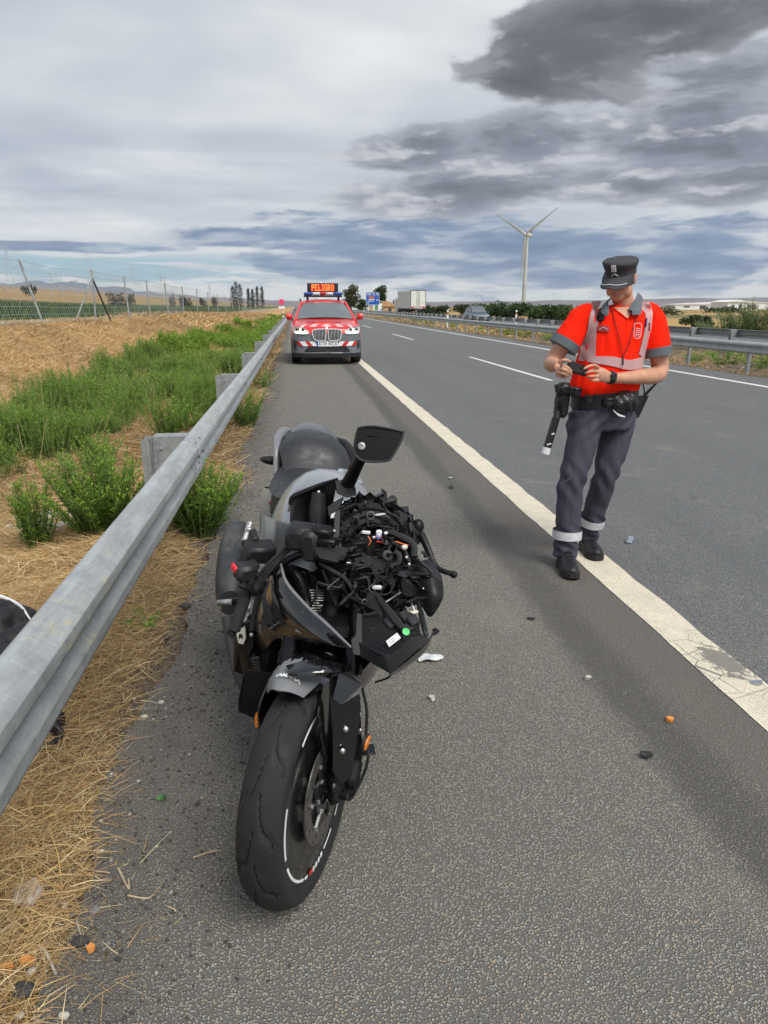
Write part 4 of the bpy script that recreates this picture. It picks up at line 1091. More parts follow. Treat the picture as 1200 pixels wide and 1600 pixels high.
# lower intake, chin, plate
m_ = MB(); m_.slab([(x, yf(x, z) - .026, z) for x, z in ((-.50, .475), (.50, .475), (.62, .345), (-.62, .345))], (0, -.01, 0)); m_.build('lower_intake', 'car_black', suv)
for k in range(3):
    m_ = MB(); m_.box((0, -.045, .375 + .03 * k), (.98 - .06 * k, .012, .008)); m_.build('intake_bar', 'dash_grey', suv)
fpatch(np.linspace(-.90, .90, 25), [.20, .25, .305], .010, .02, 'car_black', 'chin')
fpatch(np.linspace(-.66, .66, 15), [.305, .318, .328], .032, .012, 'car_grey', 'skid_strip')
for s_ in (-1, 1): fpatch(np.linspace(s_ * .10, s_ * .42, 7), [.302, .318, .332], .042, .008, 'chrome', 'skid_plate')
m_ = MB(); m_.box((0, -.05, .545), (.56, .014, .125), .004); pl = m_.build('number_plate', 'plate_white', suv)
m_ = MB(); m_.box((-.258, -.0585, .545), (.042, .004, .118)); m_.build('plate_band', 'plate_blue', pl)
m_ = MB(); put_text(m_, '6129 NCX', (.022, -.058, .545), (1, 0, 0), (0, 0, 1), .112, .0015, .0015, .98); m_.build('lettering', 'letter_black', pl)
m_ = MB(); m_.lathe([(.0, .006), (.032, .005), (.037, 0)], (0, .02, .955), (0, -1, .5), 18); m_.build('badge', 'car_white_foil', suv)
# greenhouse
def gh(y):   # half-width bottom, half-width top, z bottom, z top
    return
wb, wt_ = [(-.79, 1.10, 1.165), (-.40, 1.04, 1.20), (0, 1.02, 1.21), (.40, 1.04, 1.20), (.79, 1.10, 1.165)], [(-.60, 1.92, 1.585), (-.3, 1.86, 1.62), (0, 1.845, 1.63), (.3, 1.86, 1.62), (.60, 1.92, 1.585)]
mid = [tuple((np.array(a) + np.array(b)) / 2 + V(0, -.03, .02)) for a, b in zip(wb, wt_)]
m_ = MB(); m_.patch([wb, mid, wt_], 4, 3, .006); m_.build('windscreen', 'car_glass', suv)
m_ = MB(); rows = []
for y, hw, z in ((1.85, .60, 1.60), (2.0, .625, 1.645), (2.5, .645, 1.675), (3.2, .635, 1.67), (3.9, .60, 1.63), (4.25, .57, 1.575)): rows.append([(x * hw, y + .07 * x * x, z - .045 * x * x + (.008 if abs(x) < .9 else 0)) for x in np.linspace(-1.04, 1.04, 9)])
m_.patch(rows, 3, 2, .03); m_.build('roof', 'car_red', suv)
for s_ in (-1, 1):
    m_ = MB(); m_.tube([(s_ * .84, .98, 1.08), (s_ * .74, 1.45, 1.34), (s_ * .625, 1.90, 1.60)], [.055, .045, .045], 8, 5); m_.build('pillar', 'car_red', suv)
    m_ = MB(); m_.tube([(s_ * .80, 1.0, 1.10), (s_ * .70, 1.45, 1.35), (s_ * .60, 1.88, 1.585)], .018, 6, 5); m_.build('pillar_trim', 'car_black', suv)
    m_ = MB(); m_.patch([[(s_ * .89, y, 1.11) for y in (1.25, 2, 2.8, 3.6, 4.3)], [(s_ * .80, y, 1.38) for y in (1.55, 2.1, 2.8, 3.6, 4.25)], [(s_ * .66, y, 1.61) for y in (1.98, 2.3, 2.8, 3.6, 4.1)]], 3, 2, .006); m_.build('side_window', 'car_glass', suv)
    m_ = MB(); m_.tube([(s_ * .65, 1.98, 1.66), (s_ * .665, 2.2, 1.705), (s_ * .665, 3.8, 1.70), (s_ * .64, 4.1, 1.655)], .018, 6, 3); m_.build('roof_rail', 'car_black', suv)
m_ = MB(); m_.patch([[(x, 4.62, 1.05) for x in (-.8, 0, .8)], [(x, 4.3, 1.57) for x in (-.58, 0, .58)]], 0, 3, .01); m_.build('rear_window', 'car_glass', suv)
# cabin
m_ = MB(); m_.patch([[(-.74, 1.2, 1.13), (0, 1.15, 1.18), (.74, 1.2, 1.13)], [(-.74, 1.6, 1.16), (0, 1.58, 1.20), (.74, 1.6, 1.16)], [(-.74, 1.75, .9), (0, 1.75, .9), (.74, 1.75, .9)]], 3, 3, .02); m_.build('dashboard', 'dash_grey', suv)
m_ = MB(); m_.box((.10, 1.30, 1.205), (.24, .16, .003), 0, (.06, 0, .2)); m_.build('paper_sheet', 'paper_white', suv)
for x in (-.38, .38):
    m_ = MB(); m_.box((x, 2.35, 1.05), (.48, .16, .68), .06); m_.box((x, 2.38, 1.46), (.26, .10, .20), .05); m_.build('seat', 'dash_grey', suv)
m_ = MB(); m_.lathe([(.185, -.012), (.185, .012), (.165, .012), (.165, -.012)], (.38, 1.72, 1.10), (0, -1, .5), 24, True); m_.build('steering_wheel', 'car_black', suv)
m_ = MB(); m_.box((0, 1.72, 1.50), (.20, .03, .06), .015); m_.build('rear_view_mirror', 'car_black', suv)
m_ = MB(); m_.box((0, 3.0, .62), (1.6, 3.0, .5), .1); m_.build('cabin_tub', 'dash_grey', suv)
m_ = MB(); m_.box((0, 2.4, .30), (1.2, 3.9, .14), .04); m_.build('underbody', 'car_black', suv)
# light bar and message board
m_ = MB(); m_.box((0, 2.25, 1.79), (1.12, .30, .05), .02)
for s_ in (-1, 1): m_.box((s_ * .45, 2.25, 1.735), (.06, .12, .13), .01)
bar = m_.build('light_bar', 'car_black', suv)
for (x0, x1, mt) in ((-.56, -.29, 'beacon_blue'), (-.285, -.10, 'beacon_clear'), (-.095, .095, 'lamp_red'), (.10, .285, 'beacon_clear'), (.29, .56, 'beacon_blue')):
    m_ = MB(); m_.box(((x0 + x1) / 2, 2.25, 1.855), (x1 - x0, .28, .085), .028); m_.build('beacon', mt, bar)
m_ = MB(); m_.box((0, 2.36, 2.03), (.90, .10, .25), .012); 
for s_ in (-1, 1): m_.box((s_ * .36, 2.38, 1.87), (.04, .05, .12))
bd = m_.build('message_board', 'car_black', suv)
FONT5 = {'P': '1111 1001 1001 1111 1000 1000 1000', 'E': '1111 1000 1000 1110 1000 1000 1111', 'L': '1000 1000 1000 1000 1000 1000 1111', 'I': '111 010 010 010 010 010 111', 'G': '0111 1000 1000 1011 1001 1001 0111', 'R': '1110 1001 1001 1110 1100 1010 1001', 'O': '0110 1001 1001 1001 1001 1001 0110'}
m_ = MB(); x = 0; cells = []
for ch in 'PELIGRO':
    rws = FONT5[ch].split(); wd_ = len(rws[0])
    for r_, row in enumerate(rws):
        for c_, b_ in enumerate(row):
            if b_ == '1': cells.append((x + c_, r_))
    x += wd_ + 1
tot = x - 1; st_ = .64 / tot
for (c_, r_) in cells: m_.box((-.32 + (c_ + .5) * st_, 2.306, 2.03 + (3 - r_) * .0245), (st_ * .88, .008, .022), .002)
o = m_.build('lettering', 'led_amber', bd); o['label'] = 'glowing orange-red letters reading PELIGRO'
m_ = MB(); m_.box((0, 2.308, 2.03), (.70, .004, .205)); m_.build('screen', 'letter_red_back' if 'letter_red_back' in MAT else 'led_back_glow', bd) if False else None
M('led_back_glow', (.10, .008, .008), .5, emit=(.5, .02, .02), est=.25)  # screen face behind the letters is given a faint red glow
m_ = MB(); m_.box((0, 2.3085, 2.03), (.70, .004, .205)); m_.build('screen', 'led_back_glow', bd)

# ------------------------------------------------------------------ generic cars, lorry
def car(name, loc, paint, label, rz=0, L_=4.3, w=.88, h=1.46, group=None, wagon=.15):
    """nose toward -y"""
    root = empty(name, loc, rz); tag(root, label, 'car', group)
    rg = []
    for t, ww, tz, zb in ((0, .70, .62, .38), (.03, .86, .72, .24), (.12, .97, .80, .20), (.27, 1.0, .90, .20), (.6, 1.0, .94, .20), (.93, .97, .93, .22), (.985, .88, .88, .28), (1, .80, .70, .36)):
        y = L_ * t; q = [(0, zb), (.8 * w * ww, zb), (w * ww, zb + .12), (w * ww, tz * .7), (w * ww * .97, tz - .06), (w * ww * .85, tz), (0, tz + .03)]
        rg.append([(p[0], y, p[1]) for p in q] + [(-p[0], y, p[1]) for p in q[-2:0:-1]])
    m_ = MB(); m_.loft(rg, 2); m_.build('body', paint, root, angle=45)
    yb = [(L_ * .25, .93), (L_ * .40, h - .06), (L_ * (.80 + wagon * .6), h - .08), (L_ * (.97), .94)]
    gl = []
    for (y, z), hw in zip(yb, (.80, .64, .60, .76)): gl.append([(hw * w * s_, y, z) for s_ in (-1, -.5, 0, .5, 1)])
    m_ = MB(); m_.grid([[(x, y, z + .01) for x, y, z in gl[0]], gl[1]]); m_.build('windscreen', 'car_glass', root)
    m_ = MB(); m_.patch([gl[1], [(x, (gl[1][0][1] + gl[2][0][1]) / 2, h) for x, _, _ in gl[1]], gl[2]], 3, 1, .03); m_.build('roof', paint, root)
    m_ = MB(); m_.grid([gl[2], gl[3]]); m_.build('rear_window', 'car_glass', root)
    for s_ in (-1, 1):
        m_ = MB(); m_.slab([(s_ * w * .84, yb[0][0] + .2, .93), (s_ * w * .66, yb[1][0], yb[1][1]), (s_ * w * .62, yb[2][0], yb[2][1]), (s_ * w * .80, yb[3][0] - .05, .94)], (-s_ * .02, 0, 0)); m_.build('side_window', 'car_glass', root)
        for yy in (L_ * .19, L_ * .80): wheel(root, (s_ * (w - .10), yy, .31), .31, .2, s_)
        m_ = MB(); m_.box((s_ * w * .74, L_ * .985, .82), (.22, .10, .16), .03); m_.build('tail_light', 'lamp_red', root)
        m_ = MB(); m_.box((s_ * w * .66, .10, .64), (.30, .12, .11), .03); m_.build('headlight', 'lamp_clear', root)
        m_ = MB(); m_.box((s_ * (w + .08), L_ * .30, .98), (.16, .09, .11), .03); m_.build('mirror', paint, root)
    m_ = MB(); m_.box((0, L_ + .005, .72), (.5, .02, .11), .003); m_.build('number_plate', 'plate_white', root)
    m_ = MB(); m_.box((0, .02, .45), (.5, .06, .11), .003); m_.build('number_plate', 'plate_white', root)
    return root
car('passenger_car', (17.3, 67.5, .02), 'car_blue', 'dark blue hatchback driving away beyond the median', 0, 4.2, .90, 1.52)
lorry = empty('box_lorry', (18.4, 124.6, .02)); lorry.rotation_euler = (0, 0, R(6.0)); tag(lorry, 'white box lorry driving away on the far carriageway', 'lorry')
m_ = MB(); m_.box((0, -4.4, 2.55), (2.5, 8.6, 2.75), .04); m_.build('cargo_box', 'truck_white', lorry)
for x, sx in ((-1.24, .07), (0, .05), (1.24, .07)): m_ = MB(); m_.box((x, -8.72, 2.55), (sx, .05, 2.72)); m_.build('door_frame', 'steel_dark', lorry)
m_ = MB(); m_.box((0, -8.72, 3.95), (2.52, .06, .10)); m_.build('door_frame', 'steel_dark', lorry)
for s_ in (-1, 1):
    m_ = MB(); m_.box((s_ * .61, -8.735, 2.53), (1.14, .03, 2.66), .01); d_ = m_.build('rear_door', 'truck_white', lorry)
    m_ = MB(); m_.tube([(s_ * .25, -8.77, 1.25), (s_ * .25, -8.77, 3.8)], .02, 6); m_.build('lock_bar', 'steel_dark', d_)
    m_ = MB(); m_.box((s_ * .95, -8.76, 1.34), (.42, .04, .16)); m_.build('tail_light', 'lamp_red', lorry)
    m_ = MB(); m_.box((s_ * .62, -8.755, 1.42), (.75, .01, .14)); m_.build('reflector', 'sign_orange', lorry)
    for yy in (-6.9, -5.7, -.6): wheel(lorry, (s_ * 1.02, yy, .5), .5, .34, s_)
m_ = MB(); m_.box((0, -4.2, .95), (1.0, 9.0, .22), .02); m_.box((0, -8.5, .62), (2.3, .1, .14), .02); m_.build('chassis', 'steel_dark', lorry)
m_ = MB(); m_.box((0, 1.0, 1.75), (2.4, 1.9, 2.3), .14); m_.build('cab', 'truck_white', lorry)
m_ = MB()
for s_ in (-1, 1): m_.box((s_ * 1.5, 1.6, 2.3), (.22, .1, .6), .05)
m_.build('mirror', 'black_plastic', lorry)
# queue far up the road
car('passenger_car', (3.3, 168, 0), 'car_white', 'tiny white car far up the road, just left of the red car', 0, 4.3, .9, 1.5)
car('passenger_car', (3.0, 205, 0), 'car_silver', 'tiny silver car far up the road behind the white one', 0, 4.3, .9, 1.5)
car('passenger_car', (0.3, 236, 0), 'car_blue', 'tiny dark car far away on the left of the queue', 0, 4.3, .9, 1.5)
van = empty('white_van', (6.6, 190, 0)); tag(van, 'white lorry far up the road, its roof above the red car', 'lorry')
m_ = MB(); m_.box((0, 4.6, 2.3), (2.4, 6, 2.6), .1); m_.build('cargo_box', 'truck_white', van)
m_ = MB(); m_.loft([[(x, y, z) for x, z in ((-1.1, .5), (1.1, .5), (1.05, 2.3 - s_), (-1.05, 2.3 - s_))] for y, s_ in ((0, .9), (.25, .15), (1.5, 0))]); cb = m_.build('cab', 'truck_white', van)
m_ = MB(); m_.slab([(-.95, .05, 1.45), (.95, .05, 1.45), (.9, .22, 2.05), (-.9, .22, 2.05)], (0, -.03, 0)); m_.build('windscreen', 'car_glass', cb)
for s_ in (-1, 1):
    for yy in (.9, 5.5): wheel(van, (s_ * .95, yy, .45), .45, .28, s_)

# ------------------------------------------------------------------ signs
sg = empty('direction_sign', (15.6, 150, 0)); tag(sg, 'blue motorway direction sign on posts in front of the dark tree', 'sign')
m_ = MB(); m_.box((0, 0, 3.05), (2.75, .06, 2.45), .02); pn = m_.build('panel', 'sign_blue', sg)
def strip(parent, mat, *rects):
    for (x0, x1, z0, z1) in rects:
        m_ = MB(); m_.box(((x0 + x1) / 2, -.04, (z0 + z1) / 2), (x1 - x0, .02, z1 - z0)); m_.build('sign_marking', mat, parent)
strip(pn, 'sign_white', (-1.34, 1.34, 4.20, 4.24), (-1.34, 1.34, 1.86, 1.90), (-1.36, -1.31, 1.9, 4.2), (1.31, 1.36, 1.9, 4.2), (-1.3, 1.3, 3.72, 3.76), (-1.15, -.25, 3.88, 4.02), (.15, .35, 3.82, 4.1), (.7, 1.15, 3.9, 4.05), (-.85, .45, 2.78, 2.92), (-.85, .2, 2.52, 2.62))
strip(pn, 'sign_orange', (-.80, .35, 3.05, 3.50))
m_ = MB(); put_text(m_, '→', (.85, -.05, 2.75), (1, 0, 0), (0, 0, 1), .6); m_ = MB()
m_.tube([(.75, -.05, 2.55), (1.05, -.05, 2.85)], .05, 4); m_.tube([(.85, -.05, 2.88), (1.08, -.05, 2.88), (1.08, -.05, 2.65)], .05, 4); m_.build('sign_marking', 'sign_white', pn)
m_ = MB(); m_.tube([(-.95, -.05, 2.0), (-.95, -.05, 2.35)], .06, 4); m_.tube([(-1.15, -.05, 2.2), (-.95, -.05, 2.4), (-.75, -.05, 2.2)], .05, 4); m_.build('sign_marking', 'sign_white', pn)
for x in (-1.0, 1.0): m_ = MB(); m_.tube([(x, .08, -.3), (x, .08, 4.2)], .07, 8); m_.build('post', 'galvanised_dull', sg)
bb = empty('billboard', (16.9, 153, 0)); tag(bb, 'white and green billboard under the blue direction sign', 'billboard')
m_ = MB(); m_.box((0, 0, 1.35), (1.9, .06, 1.6), .01); pn = m_.build('panel', 'sign_white', bb); strip(pn, 'sign_green', (-.55, .15, .75, 2.05)); strip(pn, 'sign_blue', (.55, .85, .7, .95)); strip(pn, 'sign_white', (-.4, .05, 1.5, 1.6))
for x in (-.7, .7): m_ = MB(); m_.tube([(x, .06, -.4), (x, .06, 2.0)], .05, 8); m_.build('post', 'galvanised_dull', bb)
rs_ = empty('round_sign', (-2.2, 118, 0)); tag(rs_, 'small red round traffic sign far along the guardrail', 'sign')
m_ = MB(); m_.lathe([(.44, 0), (.44, .03), (0, .03)], (0, 0, 2.2), (0, -1, 0), 24); m_.build('disc', 'sign_red', rs_)
m_ = MB(); m_.lathe([(.30, .031), (.30, .04), (0, .04)], (0, 0, 2.2), (0, -1, 0), 24); m_.build('sign_face', 'sign_red', rs_)
m_ = MB(); m_.tube([(0, .03, -.4), (0, .03, 2.3)], .04, 8); m_.build('post', 'galvanised_dull', rs_)
m_ = MB(); m_.box((0, -.01, 1.35), (1.0, .03, .35), .01); m_.build('plate', 'sign_white', rs_)

# ------------------------------------------------------------------ wind turbine
tb = empty('wind_turbine', (234.7, 743.9, -3)); tag(tb, 'tall pale three-bladed wind turbine in the fields behind the hedge', 'wind turbine')
m_ = MB(); m_.lathe([(2.4, 0), (2.25, 10), (1.9, 40), (1.5, 68), (1.4, 72)], (0, 0, 0), (0, 0, 1), 24); m_.build('tower', 'turbine_white', tb)
ax = unit(V(-.80, -.56, .06)); U = unit(np.cross((0, 0, 1), ax)); Wv = np.cross(ax, U); hubc = V(0, 0, 74.2) + ax * 3.6
m_ = MB(); rg = []
for t, a_, b_ in ((-7.5, 1.0, 1.2), (-6.5, 1.6, 1.7), (-1, 1.9, 2.0), (2.2, 1.7, 1.8), (3.0, 1.3, 1.3)): rg.append([V(0, 0, 74.2) + ax * t + U * a_ * math.copysign(abs(math.cos(q)) ** .6, math.cos(q)) + Wv * b_ * math.copysign(abs(math.sin(q)) ** .6, math.sin(q)) for q in np.linspace(0, 2 * math.pi, 16, endpoint=False)])
m_.loft(rg); m_.build('nacelle', 'turbine_white', tb)
m_ = MB(); m_.box(V(0, 0, 77.2) - ax * 6.4, (1.2, 1.2, 1.4), .2); m_.build('wind_vane_box', 'steel_dark', tb)
m_ = MB(); m_.lathe([(1.7, -.8), (1.8, .2), (1.3, 1.6), (0, 2.4)], hubc, ax, 20); m_.build('hub', 'turbine_white', tb)
for a in (R(-60), R(60), R(180)):
    dr = U * math.sin(a) * (1 if (np.cross((0, 0, 1), ax)[0] > 0) else 1) + Wv * math.cos(a); ch = np.cross(ax, dr); rg = []
    for t, c_, th in ((0, 1.0, .9), (2.4, 1.1, .85), (7, 1.7, .5), (16, 1.3, .3), (31, .75, .16), (41, .4, .07), (43, .1, .03)):
        rg.append([hubc + dr * (t + .5) + ch * c_ * math.cos(q) + ax * (th * math.sin(q) + .0008 * t * t) for q in np.linspace(0, 2 * math.pi, 10, endpoint=False)])
    m_ = MB(); m_.loft(rg, 3); m_.build('blade', 'turbine_white', tb)

# ------------------------------------------------------------------ pylons, poles, buildings
def pylon(px, d_, h, label, arms=3):
    a = math.atan((px - 462) / 1154.0); x, y = on_ray(a, d_); root = empty('power_pylon', (x, y, float(terrain(x, y)))); root.rotation_euler = (0, 0, random.uniform(-.6, .6)); tag(root, label, 'pylon')
    r_ = max(.04, d_ / 1154 * .10); m_ = MB(); b = h * .085; 
    for sx in (-1, 1):
        for sy in (-1, 1): m_.tube([(sx * b, sy * b, 0), (sx * b * .28, sy * b * .28, h * .62), (sx * .12, sy * .12, h)], r_, 4)
    for k in range(7):
        z0, z1 = h * k / 9, h * (k + 1) / 9; w0 = b * (1 - .72 * min(1, z0 / h / .62)); w1 = b * (1 - .72 * min(1, z1 / h / .62))
        for s_ in (-1, 1): m_.tube([(-s_ * w0, -w0, z0), (s_ * w1, -w1, z1)], r_ * .6, 3); m_.tube([(w0 * s_, -w0, z0), (w1 * s_, w1, z1)], r_ * .6, 3)
    m_.build('lattice_mast', 'pylon_steel', root, smooth=False)
    for k in range(arms):
        z = h * (.70 + .11 * k); w = h * (.17 - .025 * k); m_ = MB(); m_.tube([(-w, 0, z), (0, 0, z + h * .025), (w, 0, z)], r_, 4); m_.tube([(-w, 0, z), (w, 0, z)], r_ * .8, 4); m_.build('cross_arm', 'pylon_steel', root, smooth=False)
pylon(46, 330, 20, 'power pylon behind the leaning fence post at the left')
pylon(160, 420, 23, 'tallest-looking power pylon above the inclined fence brace')
pylon(222, 640, 26, 'power pylon over the field, left of the cypresses'); pylon(262, 900, 30, 'first of two small pylons side by side on the skyline'); pylon(268, 920, 31, 'second of two small pylons side by side on the skyline'); pylon(333, 1100, 26, 'faint small pylon close to the cypress trees')
def pole(px, d_, h, label, cat='pole'):
    x, y, z = far_at(math.atan((px - 462) / 1154.0), d_); root = empty('utility_pole', (x, y, z)); tag(root, label, cat); r_ = max(.12, d_ / 1154 * .35)
    m_ = MB(); m_.tube([(0, 0, 0), (0, 0, h)], [r_, r_ * .7], 6); m_.build('shaft', 'pylon_steel', root); m_ = MB(); m_.tube([(-.9, 0, h * .95), (.9, 0, h * .95)], r_ * .6, 4); m_.build('cross_arm', 'pylon_steel', root)
pole(104, 260, 9, 'thin utility pole between the leaning post and the brace'); pole(119, 330, 10, 'second thin utility pole left of the fence brace'); pole(140, 300, 8, 'thin T-shaped pole just left of the fence brace')
pole(757, 420, 9, 'thin pole above the long hedge'); pole(876, 520, 12, 'thin pole on the skyline beside the officer'); pole(1152, 700, 9, 'thin pole among the white sheds')
def house(loc, sx, sy, h, rh, label, wall='wall_tan', roof='roof_tan', rz=0):
    root = empty('farm_building', loc, rz); tag(root, label, 'building')
    m_ = MB(); m_.box((0, 0, h / 2), (sx, sy, h)); m_.build('wall', wall, root)
    m_ = MB(); m_.slab([(-sx * .55, -sy * .55, h), (sx * .55, -sy * .55, h), (0, -sy * .55, h + rh)], (0, sy * 1.1, 0)); m_.build('roof', roof, root)
    m_ = MB(); m_.box((sx * .15, -sy / 2 - .02, h * .4), (sx * .15, .06, h * .7)); m_.build('door', 'dash_grey', root)
    m_ = MB(); m_.box((-sx * .22, -sy / 2 - .02, h * .55), (sx * .14, .06, h * .3)); m_.build('window', 'dash_grey', root)
house(far_at((0.1207,0.0075)[0], 215), 6.5, 6, 1.6, 1.7, 'tan farm building with low roof right of the blue sign')
house(far_at((0.0844,0.0075)[0], 260), 7, 6, 2.8, .8, 'pale low building half hidden behind the olive tree', 'shed_white', 'shed_white')
for k, (px, d_, sx, h, lab) in enumerate([(1112, 820, 46, 5, 'long white shed at the left end of the distant row'), (1150, 860, 60, 6, 'long white shed in the middle of the distant row'), (1190, 900, 80, 7, 'long white shed at the right end of the distant row'), (1178, 560, 14, 6, 'small white building in front of the distant sheds')]):
    house(far_at(math.atan((px - 462) / 1154.0), d_), sx, 20, h, 1.5, lab, 'shed_white', 'shed_white')

# ------------------------------------------------------------------ wrecked motorcycle
def scratched(name, c, rough, coat, dust=.25, metal=0.0):
    m, g_, b = new_mat(name)
    p = g_.n('ShaderNodeTexCoord').outputs['Object']
    n1 = g_.noise(p, 7, 6, .65, .6); n2 = g_.noise(p, 70, 4, .7, .3)
    s1 = g_.noise(g_.v('MULTIPLY', p, (6, 60, 160)), 3, 3, .6); s2 = g_.noise(g_.v('MULTIPLY', p, (150, 8, 40)), 3, 3, .6)
    reg = g_.ss(g_.noise(p, 4.5, 4, .6), .52, .68)
    sc = g_.m('MULTIPLY', g_.m('MAXIMUM', g_.ss(s1, .66, .70), g_.ss(s2, .67, .71)), g_.m('MULTIPLY', reg, .55))
    d = g_.m('MULTIPLY', g_.ss(g_.m('ADD', g_.m('MULTIPLY', n1, .75), g_.m('MULTIPLY', n2, .25)), .46, .72), dust)
    cc = g_.mix(d, c, (.17, .155, .135)); cc = g_.mix(sc, cc, (.23, .23, .23))
    g_.put(b.inputs['Base Color'], cc); b.inputs['Metallic'].default_value = metal
    g_.put(b.inputs['Roughness'], g_.m('ADD', g_.m('ADD', rough, g_.m('MULTIPLY', d, .7)), g_.m('MULTIPLY', sc, .5), clamp=True))
    b.inputs['Coat Weight'].default_value = coat; b.inputs['Coat Roughness'].default_value = .08
    if not coat: b.inputs['Specular IOR Level'].default_value = .3
    bump(g_, b, n2, .05, .002)
scratched('gloss_black', (.004, .004, .005), .12, .9, .03)
scratched('tank_paint', (.36, .375, .39), .26, .6, .05, .55)
scratched('matt_black', (.004, .004, .005), .45, 0, .04)
scratched('inner_black', (.003, .003, .004), .6, 0, .03)
scratched('grey_plastic', (.016, .017, .019), .46, 0, .08)
scratched('light_grey_plastic', (.17, .175, .185), .40, .2, .15)
scratched('tail_grey', (.085, .09, .10), .34, .3, .06, .2)
scratched('brown_dusty', (.020, .018, .016), .25, .6, .30)
M('seat_vinyl', (.022, .023, .026), .52, 0, .12, 30, .25, 900, .0006)
M('rubber', (.015, .015, .015), .7, 0, .25, 40, .3, 500, .001)
M('fork_black', (.016, .016, .018), .22, .6, .1, 9)
M('rim_black', (.014, .014, .016), .3, .3, .1, 12, coat=.4, dust=.12)
M('disc_steel', (.20, .19, .175), .42, .85, .15, 40)
M('bolt_silver', (.55, .55, .55), .3, .9)
M('silver_scraped', (.42, .42, .42), .45, .7, .35, 30)
M('muffler', (.055, .058, .062), .5, .4, .2, 12, dust=.35)
M('decal_white', (.78, .80, .80), .4); M('decal_red', (.55, .03, .03), .4); M('sticker', (.74, .75, .76), .5); M('green_dot', (.02, .48, .10), .4)
M('lilac_sticker', (.66, .62, .74), .5); M('kill_red', (.65, .02, .04), .4); M('wire_orange', (.75, .17, .05), .5); M('wire_blue', (.12, .22, .50), .5); M('wire_red', (.5, .03, .02), .5)
M('hex_cream', (.62, .60, .52), .5, 0, .12, 30); M('lens_amber', (.80, .22, .01), .25, 0, .2, 160, .4, 420); M('number_back', (.30, .29, .26), .6)

bike = empty('motorcycle', (-0.11, 1.53, 0))
fw = unit(V(.029, -1, 0)); lf0 = np.cross((0, 0, 1), fw); ln_ = R(13)
lf_ = lf0 * math.cos(ln_) - V(0, 0, 1) * math.sin(ln_); up_ = V(0, 0, 1) * math.cos(ln_) + lf0 * math.sin(ln_)
bike.rotation_euler = Matrix(np.stack([fw, lf_, up_], 1).tolist()).to_euler()
tag(bike, 'black sports motorcycle with its front fairing torn off, leaning on its stand', 'motorcycle')
RAKE = R(25); SA = V(-math.sin(RAKE), 0, math.cos(RAKE)); SP = V(.01, .036, 0)
SM = np.array(Matrix.Rotation(R(-27), 3, Vector(SA)))
def steer(P): return (np.asarray(P, float) - SP) @ SM.T + SP
def bp(mb, name, mat, parent=bike, st=False, **k):
    if st: mb.xf(steer)
    return mb.build(name, mat, parent, **k)
# ---- front wheel
FA = V(-.085, .038, .292)
def tyre_mesh(c, r, w, seg, k=6):
    prof = cr([(r - .066, -.40 * w), (r - .05, -.47 * w), (r - .028, -.50 * w), (r - .012, -.38 * w), (r - .003, -.19 * w), (r, 0), (r - .003, .19 * w), (r - .012, .38 * w), (r - .028, .50 * w), (r - .05, .47 * w), (r - .066, .40 * w)], k)
    t = np.linspace(0, 2 * math.pi, seg, endpoint=False)[:, None]; rr = prof[:, 0][None]; u = (prof[:, 1] / (w * .5))[None]; d = np.zeros((seg, len(prof)))
    for sgn in (-1, 1):
        uu = u * sgn
        ph = (t / (2 * math.pi) * 11 + (.5 if sgn > 0 else 0) + 1.25 * uu + .17 * np.sin(uu * 6.0)) % 1.0
        e = np.abs(ph - .5); g1 = np.where((uu > .03) & (uu < .80), np.clip(1 - (e / .075) ** 2, 0, 1), 0)
        ph2 = (t / (2 * math.pi) * 11 + .1 + (.5 if sgn > 0 else 0) + .75 * uu) % 1.0
        g2 = np.where((uu > .62) & (uu < .97), np.clip(1 - (np.abs(ph2 - .5) / .04) ** 2, 0, 1), 0)
        d = np.maximum(d, np.maximum(g1 * .0065, g2 * .004))
    d = np.where(rr > r - .034, d, 0); q = rr - d
    P = np.stack([c[0] + q * np.cos(t), c[1] + 0 * t + prof[:, 1][None], c[2] + q * np.sin(t)], -1)
    m_ = MB(); m_.grid(P, closeu=True); return m_
wf = empty('front_wheel', (0, 0, 0)); wf.parent = bike
bp(tyre_mesh(FA, .294, .110, 660), 'tyre', 'tyre', wf, True, angle=60)
m_ = MB(); m_.lathe([(.232, -.043), (.226, -.046), (.214, -.040), (.205, -.024), (.202, 0), (.205, .024), (.214, .040), (.226, .046), (.232, .043)], FA, (0, 1, 0), 72); bp(m_, 'rim', 'rim_black', wf, True)
m_ = MB(); m_.lathe([(.0, -.06), (.028, -.06), (.034, -.03), (.036, .03), (.030, .055), (0, .055)], FA, (0, 1, 0), 24); bp(m_, 'hub', 'rim_black', wf, True)
for k in range(5):
    a = 2 * math.pi * k / 5 + .5; c_, s_ = math.cos(a), math.sin(a); d_ = V(c_, 0, s_); t_ = V(-s_, 0, c_)
    for q in (-1, 1):
        m_ = MB(); rg = []
        for rr, off, hw, hh in ((.028, .006, .011, .018), (.09, .014, .009, .016), (.16, .026, .009, .014), (.208, .040, .014, .018)):
            ce = FA + d_ * rr + t_ * off * q; rg.append([ce + t_ * x + V(0, y, 0) for x, y in ((-hw, -hh), (hw, -hh), (hw * 1.0, hh), (-hw, hh))])
        m_.loft(rg, 3); bp(m_, 'spoke', 'rim_black', wf, True)
